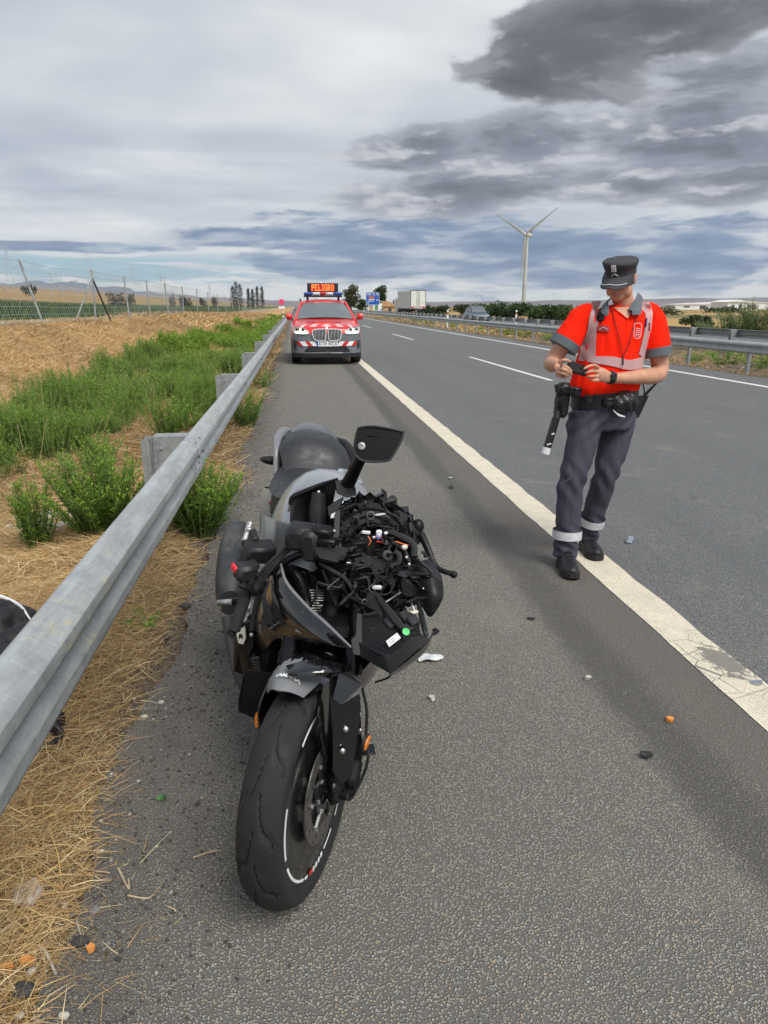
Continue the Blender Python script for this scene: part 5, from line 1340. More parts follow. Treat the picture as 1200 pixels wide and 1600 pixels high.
# brake disc on the left side with holes and carrier
m_ = MB(); NN = 120; DY = .062
for (r0, r1) in ((.092, .134),):
    m_.lathe([(r0, -.002), (r1, -.002), (r1, .002), (r0, .002)], FA + V(0, DY, 0), (0, 1, 0), NN, True)
disc = bp(m_, 'brake_disc', 'disc_steel', wf, True)
hm = MB(); hm.lathe([(0, .0004), (.0038, .0002), (.004, -.0005)], (0, 0, 0), (0, 1, 0), 8)
for k in range(30):
    a = 2 * math.pi * k / 30; rr = .100 + .013 * (k % 3); m_ = MB(); m_.add(hm.verts() + FA + V(rr * math.cos(a), DY + .0022, rr * math.sin(a)), hm.f); bp(m_, 'disc_hole', 'inner_black', disc, True)
m_ = MB(); m_.lathe([(.034, -.004), (.060, -.003), (.060, .003), (.034, .004)], FA + V(0, DY, 0), (0, 1, 0), 40, True)
for k in range(6):
    a = 2 * math.pi * k / 6; m_.tube([FA + V(.05 * math.cos(a), DY, .05 * math.sin(a)), FA + V(.096 * math.cos(a + .18), DY, .096 * math.sin(a + .18))], .007, 6)
bp(m_, 'disc_carrier', 'rim_black', wf, True)
for k in range(6):
    for rr, da in ((.095, .18), (.050, 0)):
        a = 2 * math.pi * k / 6 + da; m_ = MB(); m_.lathe([(.0065, 0), (.006, .005), (0, .006)], FA + V(rr * math.cos(a), DY + .003, rr * math.sin(a)), (0, 1, 0), 8); bp(m_, 'bolt', 'bolt_silver', wf, True)
# reflective rim decal arcs
def arc_strip(a0, a1, r0, r1, y, mat, name='rim_decal', n=10):
    m_ = MB(); rows = [[FA + V(r_ * math.cos(t), y + (.002 if r_ > .21 else 0), r_ * math.sin(t)) for r_ in (r0, r1)] for t in np.linspace(a0, a1, n)]
    m_.patch(rows, 0, 0, .0012); bp(m_, name, mat, wf, True)
for (a0, a1) in ((-62, -22), (-70, -65), (-13, 22), (60, 110), (140, 200)): arc_strip(R(a0), R(a1), .216, .223, .0462, 'decal_white')
for a in (-98, -93, -88, -83): arc_strip(R(a), R(a + 3), .214, .226, .0465, 'decal_white', n=3)
for a0, a1 in ((-118, -102), (-160, -128)): arc_strip(R(a0), R(a1), .217, .2215, .0462, 'decal_white')
arc_strip(R(-80), R(-74), .214, .225, .0462, 'decal_red', n=4)
# ---- fork
ax0 = lambda s_: V(-.097, s_ * .092 + .038, .292)
for s_ in (-1, 1):
    top = V(-.335, s_ * .092 + .03, .80); bot = ax0(s_); d_ = unit(bot - top)
    m_ = MB(); m_.tube([top, top + d_ * .24], .0275, 18); m_.tube([top + d_ * .225, top + d_ * .26], .031, 18); bp(m_, 'fork_tube', 'fork_black', bike, True)
    m_ = MB(); m_.tube([top + d_ * .25, bot - d_ * .03], .0205, 16); m_.tube([bot - d_ * .14, bot - d_ * .05, bot + d_ * .02], [.026, .030, .026], 14, 3); m_.box(bot, (.06, .030, .07), .012); bp(m_, 'fork_leg', 'fork_black', bike, True)
m_ = MB(); m_.tube([FA + V(0, -.125, 0), FA + V(0, .125, 0)], .011, 12); m_.tube([FA + V(0, .118, 0), FA + V(0, .130, 0)], .014, 6); bp(m_, 'axle', 'fork_black', bike, True)
m_ = MB(); m_.slab([steer(V(x, y, z)) for x, y, z in ((-.25, -.125, .66), (-.21, 0, .655), (-.25, .125, .66), (-.31, .115, .685), (-.33, 0, .69), (-.31, -.115, .685))], SA * .03); bp(m_, 'triple_clamp', 'inner_black')
m_ = MB(); m_.tube([SP + SA * .74, SP + SA * .98], .034, 14); bp(m_, 'steering_head', 'inner_black')
# left fork guard / caliper area (faces the camera's right)
m_ = MB(); m_.slab([(-0.005,0.0274,0.6102), (0.005,0.0549,0.597), (-0.015,0.098,0.6231), (-0.03,0.1176,0.5498), (-0.038,0.1262,0.4619), (-0.04,0.136,0.3718), (-0.035,0.1155,0.3459), (-0.03,0.0813,0.386), (-0.015,0.0569,0.4963)], (-.012, .0, 0)); bp(m_, 'fork_guard', 'gloss_black')
m_ = MB(); m_.slab([(-0.02,0.0376,0.6664), (-0.02,0.0617,0.6735), (-0.02,0.1005,0.6438), (-0.005,0.0972,0.6289), (0.012,0.0534,0.6011), (0.005,0.0312,0.6114)], (-.010, .0, 0)); bp(m_, 'fork_guard', 'gloss_black')
for c_ in ((-0.015,0.0846,0.5201), (-0.02,0.0908,0.4547)):
    m_ = MB(); m_.lathe([(.0075, 0), (.007, .004), (.003, .007), (0, .007)], c_, (1, .15, .2), 10); bp(m_, 'bolt', 'bolt_silver')
m_ = MB(); m_.box((-0.095,0.1481,0.3269), (.08, .045, .10), .012, (0, .5, -.2)); m_.box((-0.08,0.1394,0.303), (.05, .05, .05), .01, (0, .5, -.2)); bp(m_, 'brake_caliper', 'matt_black')
m_ = MB(); m_.tube([(-0.11,0.1243,0.5864), (-0.1,0.1478,0.5292), (-0.1,0.1629,0.4539), (-0.09,0.1803,0.3942), (-0.09,0.1778,0.3341), (-0.08,0.1634,0.2896)], .0045, 6, 5); bp(m_, 'brake_hose', 'rubber')
m_ = MB(); m_.slab([(-0.1,0.1133,0.5529), (-0.1,0.1229,0.5637), (-0.095,0.1641,0.3985), (-0.09,0.1726,0.2931), (-0.09,0.1623,0.2919)], (-.012, 0, 0)); bp(m_, 'fork_guard', 'matt_black')
for k, c_ in enumerate(((-0.09,0.1285,0.5175), (-0.09,0.1404,0.4711))): m_ = MB(); m_.ell(c_, (.006, .006, .010), 8, 6); bp(m_, 'bolt', 'bolt_silver')
def reflector(c_, n_):
    m_ = MB(); m_.lathe([(.021, -.006), (.024, -.004), (.024, .003), (.021, .004)], c_, n_, 24); o_ = bp(m_, 'reflector_base', 'black_plastic'); m_ = MB(); m_.lathe([(.0205, .0042), (.0195, .0072), (0, .0085)], c_, n_, 24); bp(m_, 'reflector', 'lens_amber', o_)
reflector((-0.08,0.1601,0.4474), (.45, .9, 0)); reflector((-0.13,-0.12,0.4455), (.25, -1, 0))
# ---- front mudguard
def fend(a, v, r0=.342, wid=.07):
    rr = r0 - .05 * abs(v) ** 2.6 + .012 * math.cos((a - R(100)) * 1.2); return V(FA[0] + rr * math.cos(a), FA[1] - .008 + v * wid, FA[2] + rr * math.sin(a))
vs9 = np.linspace(-1, 1, 11); rows = []
for a, wd in ((R(80), .052), (R(86), .066), (R(98), .073), (R(115), .073), (R(135), .070), (R(160), .066), (R(190), .055)): rows.append([fend(a, v, .342, wd) for v in vs9])
m_ = MB(); m_.patch(rows, 5, 2, .004); mud = bp(m_, 'front_mudguard', 'gloss_black', bike, True)
jag = [86, 90, 87, 91.5, 88, 92.5, 89, 94, 90, 92, 87]; rows = []
for t in np.linspace(0, 1, 7):
    row = []
    for i, v in enumerate(np.linspace(-1, .92, 21)):
        j = np.interp(v, vs9, jag) + (1.6 if i % 2 else -1.2); a = 70 + 6 * abs(v) ** 2 + (j - 70 - 6 * abs(v) ** 2) * t
        row.append(fend(R(a), v, .3455, np.interp(a, [70, 76, 82, 90], [.034, .050, .062, .071])))
    rows.append(row)
m_ = MB(); m_.patch(rows, 2, 0, .004); tip = bp(m_, 'mudguard_tip', 'light_grey_plastic', mud, True)
m_ = MB(); v_, f_ = text_geo('YAMAHA', .0160, .0005, .0, 1.0)
P = np.array([fend(R(77.2) + (y + .0) / .345, np.clip((x + .004) / .055, -1, 1), .3555 + z, .055) for x, y, z in v_]); m_.add(P, f_); bp(m_, 'lettering', 'decal_white', tip, True, smooth=False, fix=False)
for s_ in (-1, 1):
    m_ = MB(); rows = [[fend(R(a), s_ * .97, .342, .073) for a in (88, 100, 118, 135)], [V(-.02, .03 + s_ * .080, .53), V(-.06, .03 + s_ * .082, .52), V(-.11, .03 + s_ * .082, .50), V(-.15, .03 + s_ * .08, .50)], [V(-.05, .03 + s_ * .084, .42), V(-.07, .03 + s_ * .086, .41), V(-.10, .03 + s_ * .086, .40), V(-.12, .03 + s_ * .084, .40)]]
    m_.patch(rows, 4, 3, .004); bp(m_, 'mudguard_stay', 'gloss_black', mud, True)
m_ = MB(); m_.patch([[(-0.06,-0.0903,0.6469), (-0.05,-0.0463,0.6728), (-0.05,0.005,0.6805), (-0.07,0.0532,0.6682)], [(-0.02,-0.0826,0.6523), (-0.01,-0.0422,0.6671), (-0.01,0.0031,0.6755), (-0.03,0.0428,0.6687)], [(-0.02,-0.0837,0.6417), (0,-0.0407,0.6574), (-0.01,0.0032,0.6599), (-0.03,0.0348,0.6534)]], 3, 3, .004); bp(m_, 'mudguard_ridge', 'gloss_black', mud)

# ---- main masses behind the wreckage: frame, radiator, engine, belly
m_ = MB(); m_.tube([(-.36, .02, .86), (-.52, .09, .72), (-.82, .12, .52), (-.95, .12, .38)], .034, 8, 5); m_.tube([(-.36, -.02, .86), (-.52, -.09, .72), (-.82, -.12, .52), (-.95, -.12, .38)], .034, 8, 5); m_.tube([(-.38, 0, .84), (-.42, 0, .60), (-.5, 0, .40)], .03, 8, 4); bp(m_, 'frame', 'matt_black')
m_ = MB(); m_.box((-.62, 0, .42), (.34, .30, .30), .05); m_.box((-.66, -.15, .42), (.2, .05, .2), .04); m_.lathe([(.085, 0), (.08, .03), (.03, .04), (0, .04)], (-.62, -.16, .40), (0, -1, 0), 24); m_.tube([(-.45, 0, .52), (-.38, 0, .40)], .07, 14); bp(m_, 'engine', 'inner_black')
R0, R1, R2, R3 = V((-0.33,-0.0547,0.7476)), V((-0.33,0.0984,0.7733)), V((-0.27,0.1266,0.6305)), V((-0.27,-0.0187,0.6082))
m_ = MB(); m_.slab([R0, R1, R2, R3], (-.03, 0, -.005)); rad = bp(m_, 'radiator', 'inner_black')
for k in range(22):
    t = (k + .5) / 22; m_ = MB(); a_ = R0 * (1 - t) + R3 * t; b_ = R1 * (1 - t) + R2 * t; m_.tube([a_ + (b_ - a_) * .05 + V(.002, 0, 0), a_ + (b_ - a_) * .95 + V(.002, 0, 0)], .0016, 4); bp(m_, 'cooling_fin', 'brown_dusty', rad)
m_ = MB(); m_.patch([[(-.32, y, .48) for y in (-.17, -.08, 0, .08, .17)], [(-.36, y, .28 + .3 * abs(y)) for y in (-.16, -.08, 0, .08, .16)], [(-.55, y, .20 + .3 * abs(y)) for y in (-.16, -.08, 0, .08, .16)], [(-.9, y, .21 + .3 * abs(y)) for y in (-.14, -.07, 0, .07, .14)]], 4, 3, .005); bp(m_, 'belly_pan', 'inner_black')
# ---- right fairing (camera's left)
A = [(-0.36,-0.1319,0.8042), (-0.3,-0.1083,0.77), (-0.225,-0.047,0.7401), (-0.165,-0.0022,0.7301), (-0.085,0.0622,0.7102)]
B = [(-0.4,-0.1389,0.7645), (-0.34,-0.1231,0.7281), (-0.25,-0.0775,0.7052), (-0.18,-0.0265,0.6952), (-0.09,0.0384,0.7076)]
C = [(-0.46,-0.1446,0.7141), (-0.42,-0.1549,0.6592), (-0.36,-0.138,0.6117), (-0.26,-0.0806,0.631), (-0.11,0.0123,0.6899)]
Bm = [V(b) + V(.018, -.012, .006) for b in B]
m_ = MB(); m_.patch([A, Bm, C], 6, 6, .004); fr = bp(m_, 'side_fairing', 'gloss_black')
m_ = MB(); m_.tube([V(a) + V(.004, .002, 0) for a in A], [.003, .005, .005, .005, .003], 6, 6); bp(m_, 'fairing_edge', 'light_grey_plastic', fr)
m_ = MB(); m_.tube([(-0.205,-0.0664,0.677), (-0.18,-0.0405,0.68), (-0.14,-0.0096,0.6842), (-0.1,0.0175,0.7011)], .0022, 5, 6); bp(m_, 'fairing_edge', 'light_grey_plastic', fr)
D0 = [(-0.505,-0.1436,0.6966), (-0.455,-0.1547,0.6443), (-0.4,-0.1388,0.5928), (-0.3,-0.0755,0.6082)]
D1 = [(-0.56,-0.1684,0.6448), (-0.52,-0.1669,0.5864), (-0.46,-0.1534,0.5411), (-0.36,-0.1038,0.5662)]
D2 = [(-0.6,-0.1706,0.5728), (-0.56,-0.1657,0.5292), (-0.5,-0.1407,0.4648), (-0.42,-0.1184,0.5004)]
m_ = MB(); m_.patch([D0, D1, D2], 5, 5, .004); bp(m_, 'side_fairing', 'brown_dusty')
m_ = MB(); m_.patch([[V(p) + V(.004, -.012, 0) for p in ((-0.43,-0.1371,0.7049), (-0.4,-0.1432,0.6677), (-0.345,-0.127,0.6225))], [V(p) + V(.006, -.014, 0) for p in ((-0.37,-0.1196,0.7004), (-0.34,-0.1159,0.6704), (-0.305,-0.1047,0.6388))]], 4, 4, .002); band = bp(m_, 'fairing_band', 'grey_plastic', fr)
m_ = MB(); put_text(m_, 'YZF-R', V((-0.365,-0.1267,0.6695)) + V(.014, -.016, .002), V((-0.34,-0.1158,0.6505)) - V((-0.39,-0.1403,0.6926)), V((-0.34,-0.1153,0.6863)) - V((-0.38,-0.1356,0.6575)), .020, .0005, .001); bp(m_, 'lettering', 'letter_black', band, smooth=False)
# torn inner cowl edge, standing proud of the fairing
m_ = MB(); m_.patch([[(-0.42,-0.1299,0.7864), (-0.38,-0.1047,0.7485), (-0.33,-0.0685,0.716), (-0.29,-0.0308,0.7006)], [(-0.38,-0.1131,0.7923), (-0.34,-0.0881,0.7904), (-0.32,-0.0612,0.7603), (-0.29,-0.0363,0.7191)], [(-0.38,-0.0704,0.7997), (-0.36,-0.0481,0.7759), (-0.34,-0.0315,0.7435), (-0.31,-0.0255,0.7062)]], 5, 5, .004); bp(m_, 'torn_cowl', 'matt_black')
m_ = MB(); m_.patch([[(-0.4,-0.1101,0.8169), (-0.37,-0.0809,0.8327), (-0.34,-0.0504,0.8373), (-0.34,-0.0268,0.8106)], [(-0.38,-0.1102,0.7967), (-0.35,-0.0834,0.8048), (-0.33,-0.0592,0.8069), (-0.33,-0.0402,0.8024)]], 5, 5, .005); bp(m_, 'torn_cowl', 'light_grey_plastic')
m_ = MB(); m_.patch([[(-0.36,-0.0535,0.7847), (-0.33,-0.0287,0.7812), (-0.32,-0.0171,0.7483)], [(-0.35,-0.0422,0.7808), (-0.32,-0.0136,0.7489), (-0.31,-0.0255,0.7062)]], 5, 5, .004); bp(m_, 'torn_cowl', 'grey_plastic')
# lower right side: engine guard with cream badge, lower cowl
m_ = MB(); m_.slab([(-0.5,-0.2027,0.538), (-0.49,-0.1717,0.5519), (-0.47,-0.1585,0.5356), (-0.46,-0.1527,0.4833), (-0.46,-0.1619,0.4472), (-0.49,-0.19,0.4558), (-0.51,-0.2042,0.4874)], (-.04, .03, 0)); eg = bp(m_, 'engine_guard', 'matt_black')
m_ = MB(); m_.slab([(-0.488,-0.1965,0.5274), (-0.486,-0.1867,0.5385), (-0.478,-0.1766,0.5052), (-0.478,-0.1805,0.4829), (-0.486,-0.1942,0.4812), (-0.492,-0.2048,0.5069)], (.005, -.003, 0)); hx = bp(m_, 'badge', 'hex_cream', eg)
m_ = MB(); put_text(m_, 'R', V((-0.478,-0.1906,0.5073)) + V(.003, -.003, 0), (0, 1, .15), (.3, 0, 1), .022, .001, .001); bp(m_, 'lettering', 'grey_plastic', hx, smooth=False)
m_ = MB(); m_.patch([[(-0.52,-0.2001,0.4721), (-0.47,-0.1651,0.4415), (-0.47,-0.1442,0.4665)], [(-0.52,-0.1754,0.3868), (-0.47,-0.1511,0.3952), (-0.45,-0.1276,0.4206)], [(-0.52,-0.145,0.3277), (-0.47,-0.1249,0.3366), (-0.44,-0.1054,0.3634)], [(-0.5,-0.1028,0.2765), (-0.45,-0.0911,0.2947), (-0.42,-0.0859,0.3225)]], 4, 4, .005); bp(m_, 'lower_cowl', 'matt_black')
for k in range(7): m_ = MB(); t = k / 6; m_.tube([V((-0.42,-0.1522,0.4654)) * (1 - t) + V((-0.42,-0.1324,0.4081)) * t, V((-0.42,-0.1306,0.4729)) * (1 - t) + V((-0.42,-0.1125,0.4153)) * t], .006, 6); bp(m_, 'hose_rib', 'rubber')
m_ = MB(); m_.ell((-0.46,-0.1639,0.5245), .007, 10, 8); bp(m_, 'bolt', 'bolt_silver')
# exposed silver casting
m_ = MB(); m_.patch([[(-0.62,-0.1943,0.5648), (-0.6,-0.182,0.5798), (-0.6,-0.1784,0.5938)], [(-0.58,-0.1914,0.5448), (-0.56,-0.1778,0.5405), (-0.58,-0.1756,0.5585)], [(-0.56,-0.2061,0.5072), (-0.55,-0.192,0.5207), (-0.55,-0.1818,0.5312)]], 4, 4, .01); bp(m_, 'engine_casting', 'silver_scraped')
# ---- exhaust and foot pegs on the right
m_ = MB(); rg = []
for x, yy, z, a_, b_ in ((-1.02, -.235, .375, .045, .05), (-1.08, -.24, .41, .062, .072), (-1.18, -.245, .465, .068, .080), (-1.28, -.25, .51, .065, .078), (-1.35, -.25, .545, .05, .06), (-1.38, -.25, .56, .02, .03)):
    rg.append([V(x, yy, z) + V(-.0, math.cos(q) * a_, math.sin(q) * b_) for q in np.linspace(0, 2 * math.pi, 18, endpoint=False)])
m_.loft(rg, 3); mf = bp(m_, 'muffler', 'muffler')
m_ = MB(); m_.tube([(-.98, -.235, .33), (-.80, -.17, .22), (-.55, -.06, .20), (-.42, 0, .34)], .022, 10, 5); bp(m_, 'exhaust_pipe', 'steel_dark', mf)
m_ = MB(); m_.tube([(-1.05,-0.2259,0.6115), (-1.12,-0.2142,0.6688)], [.010, .013], 10); m_.box((-1.085,-0.215,0.6381), (.02, .03, .05), .004); pg = bp(m_, 'foot_peg', 'silver_scraped')
m_ = MB(); m_.tube([(-0.86,-0.2811,0.4399), (-0.84,-0.2248,0.4603)], [.009, .011], 10); m_.tube([(-0.86,-0.2702,0.4417), (-0.86,-0.2671,0.4098)], .005, 6); bp(m_, 'foot_peg', 'silver_scraped')
m_ = MB(); m_.tube([(-1.05,-0.2259,0.6115), (-1,-0.1847,0.6434), (-0.95,-0.148,0.7039), (-0.92,-0.1196,0.7624)], .012, 8, 4); m_.tube([(-0.84,-0.2248,0.4603), (-0.8,-0.1868,0.496), (-0.8,-0.1584,0.5852)], .014, 8, 4); bp(m_, 'peg_bracket', 'matt_black')
# ---- rear: swingarm, wheel, subframe
RA = V(-1.385, 0, .312); wr_ = empty('rear_wheel'); wr_.parent = bike
bp(tyre_mesh(RA, .312, .14, 200, 3), 'tyre', 'tyre', wr_, angle=60)
m_ = MB(); m_.lathe([(.235, -.06), (.215, -.05), (.205, 0), (.215, .05), (.235, .06)], RA, (0, 1, 0), 48); m_.lathe([(0, -.07), (.04, -.07), (.045, .07), (0, .07)], RA, (0, 1, 0), 20)
for k in range(5): a = k * 1.2566; m_.tube([RA + V(.03 * math.cos(a), 0, .03 * math.sin(a)), RA + V(.21 * math.cos(a), 0, .21 * math.sin(a))], .018, 6)
bp(m_, 'rim', 'rim_black', wr_)
m_ = MB()
for s_ in (-1, 1): m_.tube([(-.85, s_ * .09, .40), (-1.1, s_ * .11, .36), (-1.40, s_ * .11, .312)], .026, 8, 3)
bp(m_, 'swingarm', 'matt_black')
# ---- kickstand on the left
m_ = MB(); m_.tube([(-.72, .13, .30), (-.66, .22, .17), (-.62, .31, .078)], .011, 8, 3); m_.box((-.62, .32, .074), (.06, .05, .012), .004, (R(13), 0, 0)); bp(m_, 'kickstand', 'matt_black')
# ---- tank
def ring_tank(x, yc, hw, zt, zb, n=15, e=2.4):
    out = []
    for q in np.linspace(-math.pi / 2, math.pi / 2, n):
        s_, c_ = math.sin(q), math.cos(q); out.append((x, yc + hw * math.copysign(abs(s_) ** (2 / e), s_), zb + (zt - zb) * abs(c_) ** (2 / e)))
    return out
m_ = MB(); m_.patch([ring_tank(-.46, .02, .10, .93, .74), ring_tank(-.50, .02, .145, .985, .72), ring_tank(-.60, .015, .172, 1.020, .70), ring_tank(-.74, .01, .170, 1.010, .70), ring_tank(-.88, .005, .140, .955, .72), ring_tank(-.98, 0, .105, .885, .74), ring_tank(-1.04, 0, .085, .83, .76)], 5, 1, .006); tk = bp(m_, 'fuel_tank', 'tank_paint')
m_ = MB(); m_.lathe([(.046, 0), (.046, .006), (.040, .010), (0, .011)], (-.70, .062, 1.008), (.12, .22, 1), 28); fc = bp(m_, 'fuel_cap', 'chrome', tk)
m_ = MB(); m_.lathe([(.030, .0108), (.030, .0125), (0, .0125)], (-.70, .062, 1.008), (.12, .22, 1), 24); bp(m_, 'cap_lid', 'tank_paint', fc)
for s_ in (-1, 1):
    m_ = MB(); m_.patch([[(-.44, s_ * .155, .90), (-.60, s_ * .188, .86), (-.80, s_ * .185, .80), (-.98, s_ * .14, .76)], [(-.46, s_ * .15, .76), (-.60, s_ * .182, .73), (-.80, s_ * .18, .70), (-.98, s_ * .14, .70)]], 3, 4, .006); bp(m_, 'tank_side_cover', 'gloss_black' if s_ > 0 else 'tank_paint')
m_ = MB(); m_.patch([[(-0.82,-0.1161,0.8212), (-0.78,-0.0998,0.7671), (-0.72,-0.0988,0.7004)], [(-0.76,-0.1035,0.841), (-0.74,-0.082,0.7718), (-0.7,-0.0797,0.7109)]], 4, 4, .006); bp(m_, 'tank_side_cover', 'light_grey_plastic')
# ---- seats and tail
def seat_ring(x, hw, zt, drop, n=13):
    hw = hw * .86
    return [(x, hw * v, zt - drop * abs(v) ** 3) for v in np.linspace(-1, 1, n)]
m_ = MB(); m_.patch([seat_ring(-.93, .085, .845, .03), seat_ring(-1.0, .12, .838, .045), seat_ring(-1.14, .150, .832, .06), seat_ring(-1.26, .155, .845, .065), seat_ring(-1.33, .135, .875, .05)], 5, 1, .04); bp(m_, 'rider_seat', 'seat_vinyl')
m_ = MB(); m_.patch([seat_ring(-1.315, .110, .862, .03), seat_ring(-1.335, .125, .905, .04), seat_ring(-1.365, .132, .945, .05), seat_ring(-1.42, .130, .960, .05), seat_ring(-1.50, .120, .962, .045), seat_ring(-1.55, .115, .955, .04)], 5, 1, .05); bp(m_, 'pillion_seat', 'seat_vinyl')
m_ = MB(); m_.lathe([(.013, 0), (.013, .004), (.009, .005), (.009, .001), (0, .001)], (-1.329, .02, .895), (1, 0, .35), 16); bp(m_, 'seat_lock', 'steel_dark')
m_ = MB(); m_.patch([seat_ring(-1.50, .130, .972, .05), seat_ring(-1.53, .130, .992, .055), seat_ring(-1.62, .112, 1.004, .055), seat_ring(-1.72, .07, .990, .035), seat_ring(-1.78, .02, .955, .01)], 5, 1, .02); bp(m_, 'tail_cowl', 'tail_grey')
for s_ in (-1, 1):
    m_ = MB(); m_.patch([[(-1.02, s_ * .10, .80), (-1.2, s_ * .145, .80), (-1.4, s_ * .14, .86), (-1.6, s_ * .115, .92), (-1.78, s_ * .03, .93)], [(-1.02, s_ * .11, .70), (-1.2, s_ * .14, .71), (-1.4, s_ * .13, .78), (-1.6, s_ * .10, .85), (-1.76, s_ * .03, .88)]], 4, 4, .006); bp(m_, 'tail_side', 'matt_black')
    gp = [(-1.33, s_ * .145, .83), (-1.38, s_ * .158, .92), (-1.46, s_ * .160, .955), (-1.58, s_ * .135, .975), (-1.66, s_ * .10, .97)]
    m_ = MB(); m_.tube(gp, [.011, .014, .018, .018, .012], 10, 5, flat=((0, 0, 1), .7)); bp(m_, 'grab_rail', 'light_grey_plastic' if s_ < 0 else 'matt_black')
    m_ = MB(); rg = []
    for t, r_ in ((0, .008), (.02, .016), (.05, .020), (.08, .014), (.095, .003)): rg.append([V(-1.60, s_ * (.12 + t), .83) + V(math.cos(q) * r_ * 1.3, 0, math.sin(q) * r_ - .05 * t) for q in np.linspace(0, 2 * math.pi, 12, endpoint=False)])
    m_.loft(rg, 3); bp(m_, 'rear_indicator', 'grey_plastic')
m_ = MB(); m_.tube([(-1.62, 0, .86), (-1.80, -.02, .70), (-1.88, -.03, .58)], .03, 8, 3, flat=((0, 1, 0), 2.0)); m_.box((-1.90, -.06, .55), (.02, .20, .16), .004, (0, -.3, 0)); bp(m_, 'plate_holder', 'matt_black')
m_ = MB(); m_.box((-1.885, -.06, .55), (.004, .21, .15), .001, (0, -.3, 0)); bp(m_, 'number_plate', 'number_back')
m_ = MB(); m_.tube([(-1.88,-0.1248,0.5611), (-1.88,-0.0796,0.5563)], .008, 6); bp(m_, 'rear_reflector', 'lamp_red')

# ---- handlebars
m_ = MB(); m_.tube([(-0.34,-0.0304,0.8638), (-0.36,-0.0917,0.8305), (-0.36,-0.1487,0.7781), (-0.35,-0.1921,0.7319)], .012, 10, 5); m_.tube([(-0.36,-0.1941,0.7412), (-0.345,-0.2019,0.707)], .019, 12); hb = bp(m_, 'handlebar', 'fork_black')
m_ = MB(); pts = [(-0.345,-0.2053,0.7064), (-0.335,-0.213,0.6509), (-0.325,-0.2211,0.5971)]; m_.tube(pts, [.0165, .017, .0165, .017, .0165, .0175], 16, 5); m_.lathe([(.021, 0), (.021, .006), (.017, .008)], pts[0], V(pts[0]) - V(pts[2]), 18); bp(m_, 'grip', 'rubber', hb)
m_ = MB(); m_.tube([(-0.324,-0.2239,0.5932), (-0.322,-0.2283,0.5776)], [.013, .012, .009], 12); m_.tube([(-0.322,-0.2364,0.5941), (-0.322,-0.2365,0.5842)], .006, 8); bp(m_, 'bar_end', 'grey_plastic', hb)
m_ = MB(); m_.box((-0.36,-0.2189,0.7602), (.05, .062, .050), .010, (.2, .1, .5)); m_.box((-0.37,-0.2111,0.7751), (.04, .05, .02), .006, (.2, .1, .5)); sw = bp(m_, 'switch_housing', 'black_plastic', hb)
m_ = MB(); m_.box((-0.355,-0.2507,0.7662), (.03, .012, .022), .004, (.2, .1, .5)); bp(m_, 'kill_switch', 'kill_red', sw)
m_ = MB(); m_.box((-0.42,-0.1903,0.8035), (.06, .085, .055), .008, (.1, .25, .3)); m_.box((-0.45,-0.2122,0.8288), (.05, .02, .04), .004, (.1, .3, .3)); bp(m_, 'brake_reservoir', 'grey_plastic', hb)
m_ = MB(); m_.tube([(-0.34,-0.1673,0.7536), (-0.33,-0.1862,0.7217), (-0.31,-0.2089,0.7338), (-0.3,-0.2341,0.7412)], [.016, .018, .010, .006], 10, 5, flat=((1, 0, 0), .6)); bp(m_, 'brake_lever', 'matt_black', hb)
m_ = MB(); m_.tube([(-0.34,-0.1863,0.76), (-0.34,-0.1551,0.8132), (-0.35,-0.1158,0.8604), (-0.36,-0.0712,0.8917)], .0045, 6, 5); bp(m_, 'cable', 'rubber', hb)
m_ = MB(); m_.tube([(-0.34,-0.178,0.7537), (-0.34,-0.1496,0.8066), (-0.35,-0.1144,0.853), (-0.36,-0.0697,0.8843)], .0045, 6, 5); bp(m_, 'cable', 'rubber', hb)
m_ = MB(); m_.tube([(-0.34,-0.1697,0.7474), (-0.34,-0.1441,0.7999), (-0.35,-0.1129,0.8457), (-0.36,-0.0682,0.8769)], .0045, 6, 5); bp(m_, 'cable', 'rubber', hb)
m_ = MB(); m_.tube([(-0.5,-0.1882,0.6868), (-0.5,-0.1659,0.6485), (-0.49,-0.1628,0.5897), (-0.47,-0.1641,0.5347)], [.006, .010, .012, .010], 8, 5); bp(m_, 'hose', 'rubber')
m_ = MB(); m_.tube([(-0.85,-0.1266,0.7964), (-0.85,-0.1552,0.7464), (-0.8,-0.1744,0.71), (-0.7,-0.1926,0.7045)], .010, 8, 5); m_.tube([(-0.8,-0.1102,0.8005), (-0.75,-0.1445,0.7504), (-0.7,-0.173,0.7349)], .008, 8, 5); bp(m_, 'hose', 'rubber')
# left bar end, lever
m_ = MB(); m_.tube([(-0.36,0.1472,0.9078), (-0.38,0.2033,0.9268), (-0.4,0.2461,0.9418)], .012, 10, 4); m_.tube([(-0.41,0.2249,0.9407), (-0.385,0.2509,0.9337)], .022, 12); m_.ell((-0.41,0.2437,0.9601), (.020, .020, .026), 12, 8); hl = bp(m_, 'handlebar', 'matt_black')
m_ = MB(); m_.tube([(-0.39,0.2523,0.9482), (-0.36,0.269,0.9256), (-0.33,0.2899,0.8928), (-0.31,0.3041,0.8792), (-0.29,0.3243,0.8786), (-0.28,0.3424,0.8797)], [.013, .011, .009, .008, .0075, .008], 10, 5, flat=((1, 0, 0), .75)); m_.ell((-0.28,0.3447,0.8782), .0105, 10, 8); bp(m_, 'clutch_lever', 'matt_black', hl)
m_ = MB(); m_.ell((-0.43,0.1573,1.019), (.016, .014, .018), 12, 9); m_.tube([(-0.43,0.1614,1.01), (-0.42,0.1793,0.9926), (-0.41,0.2203,0.9597)], .012, 8, 4); bp(m_, 'bar_end', 'rubber', hl)
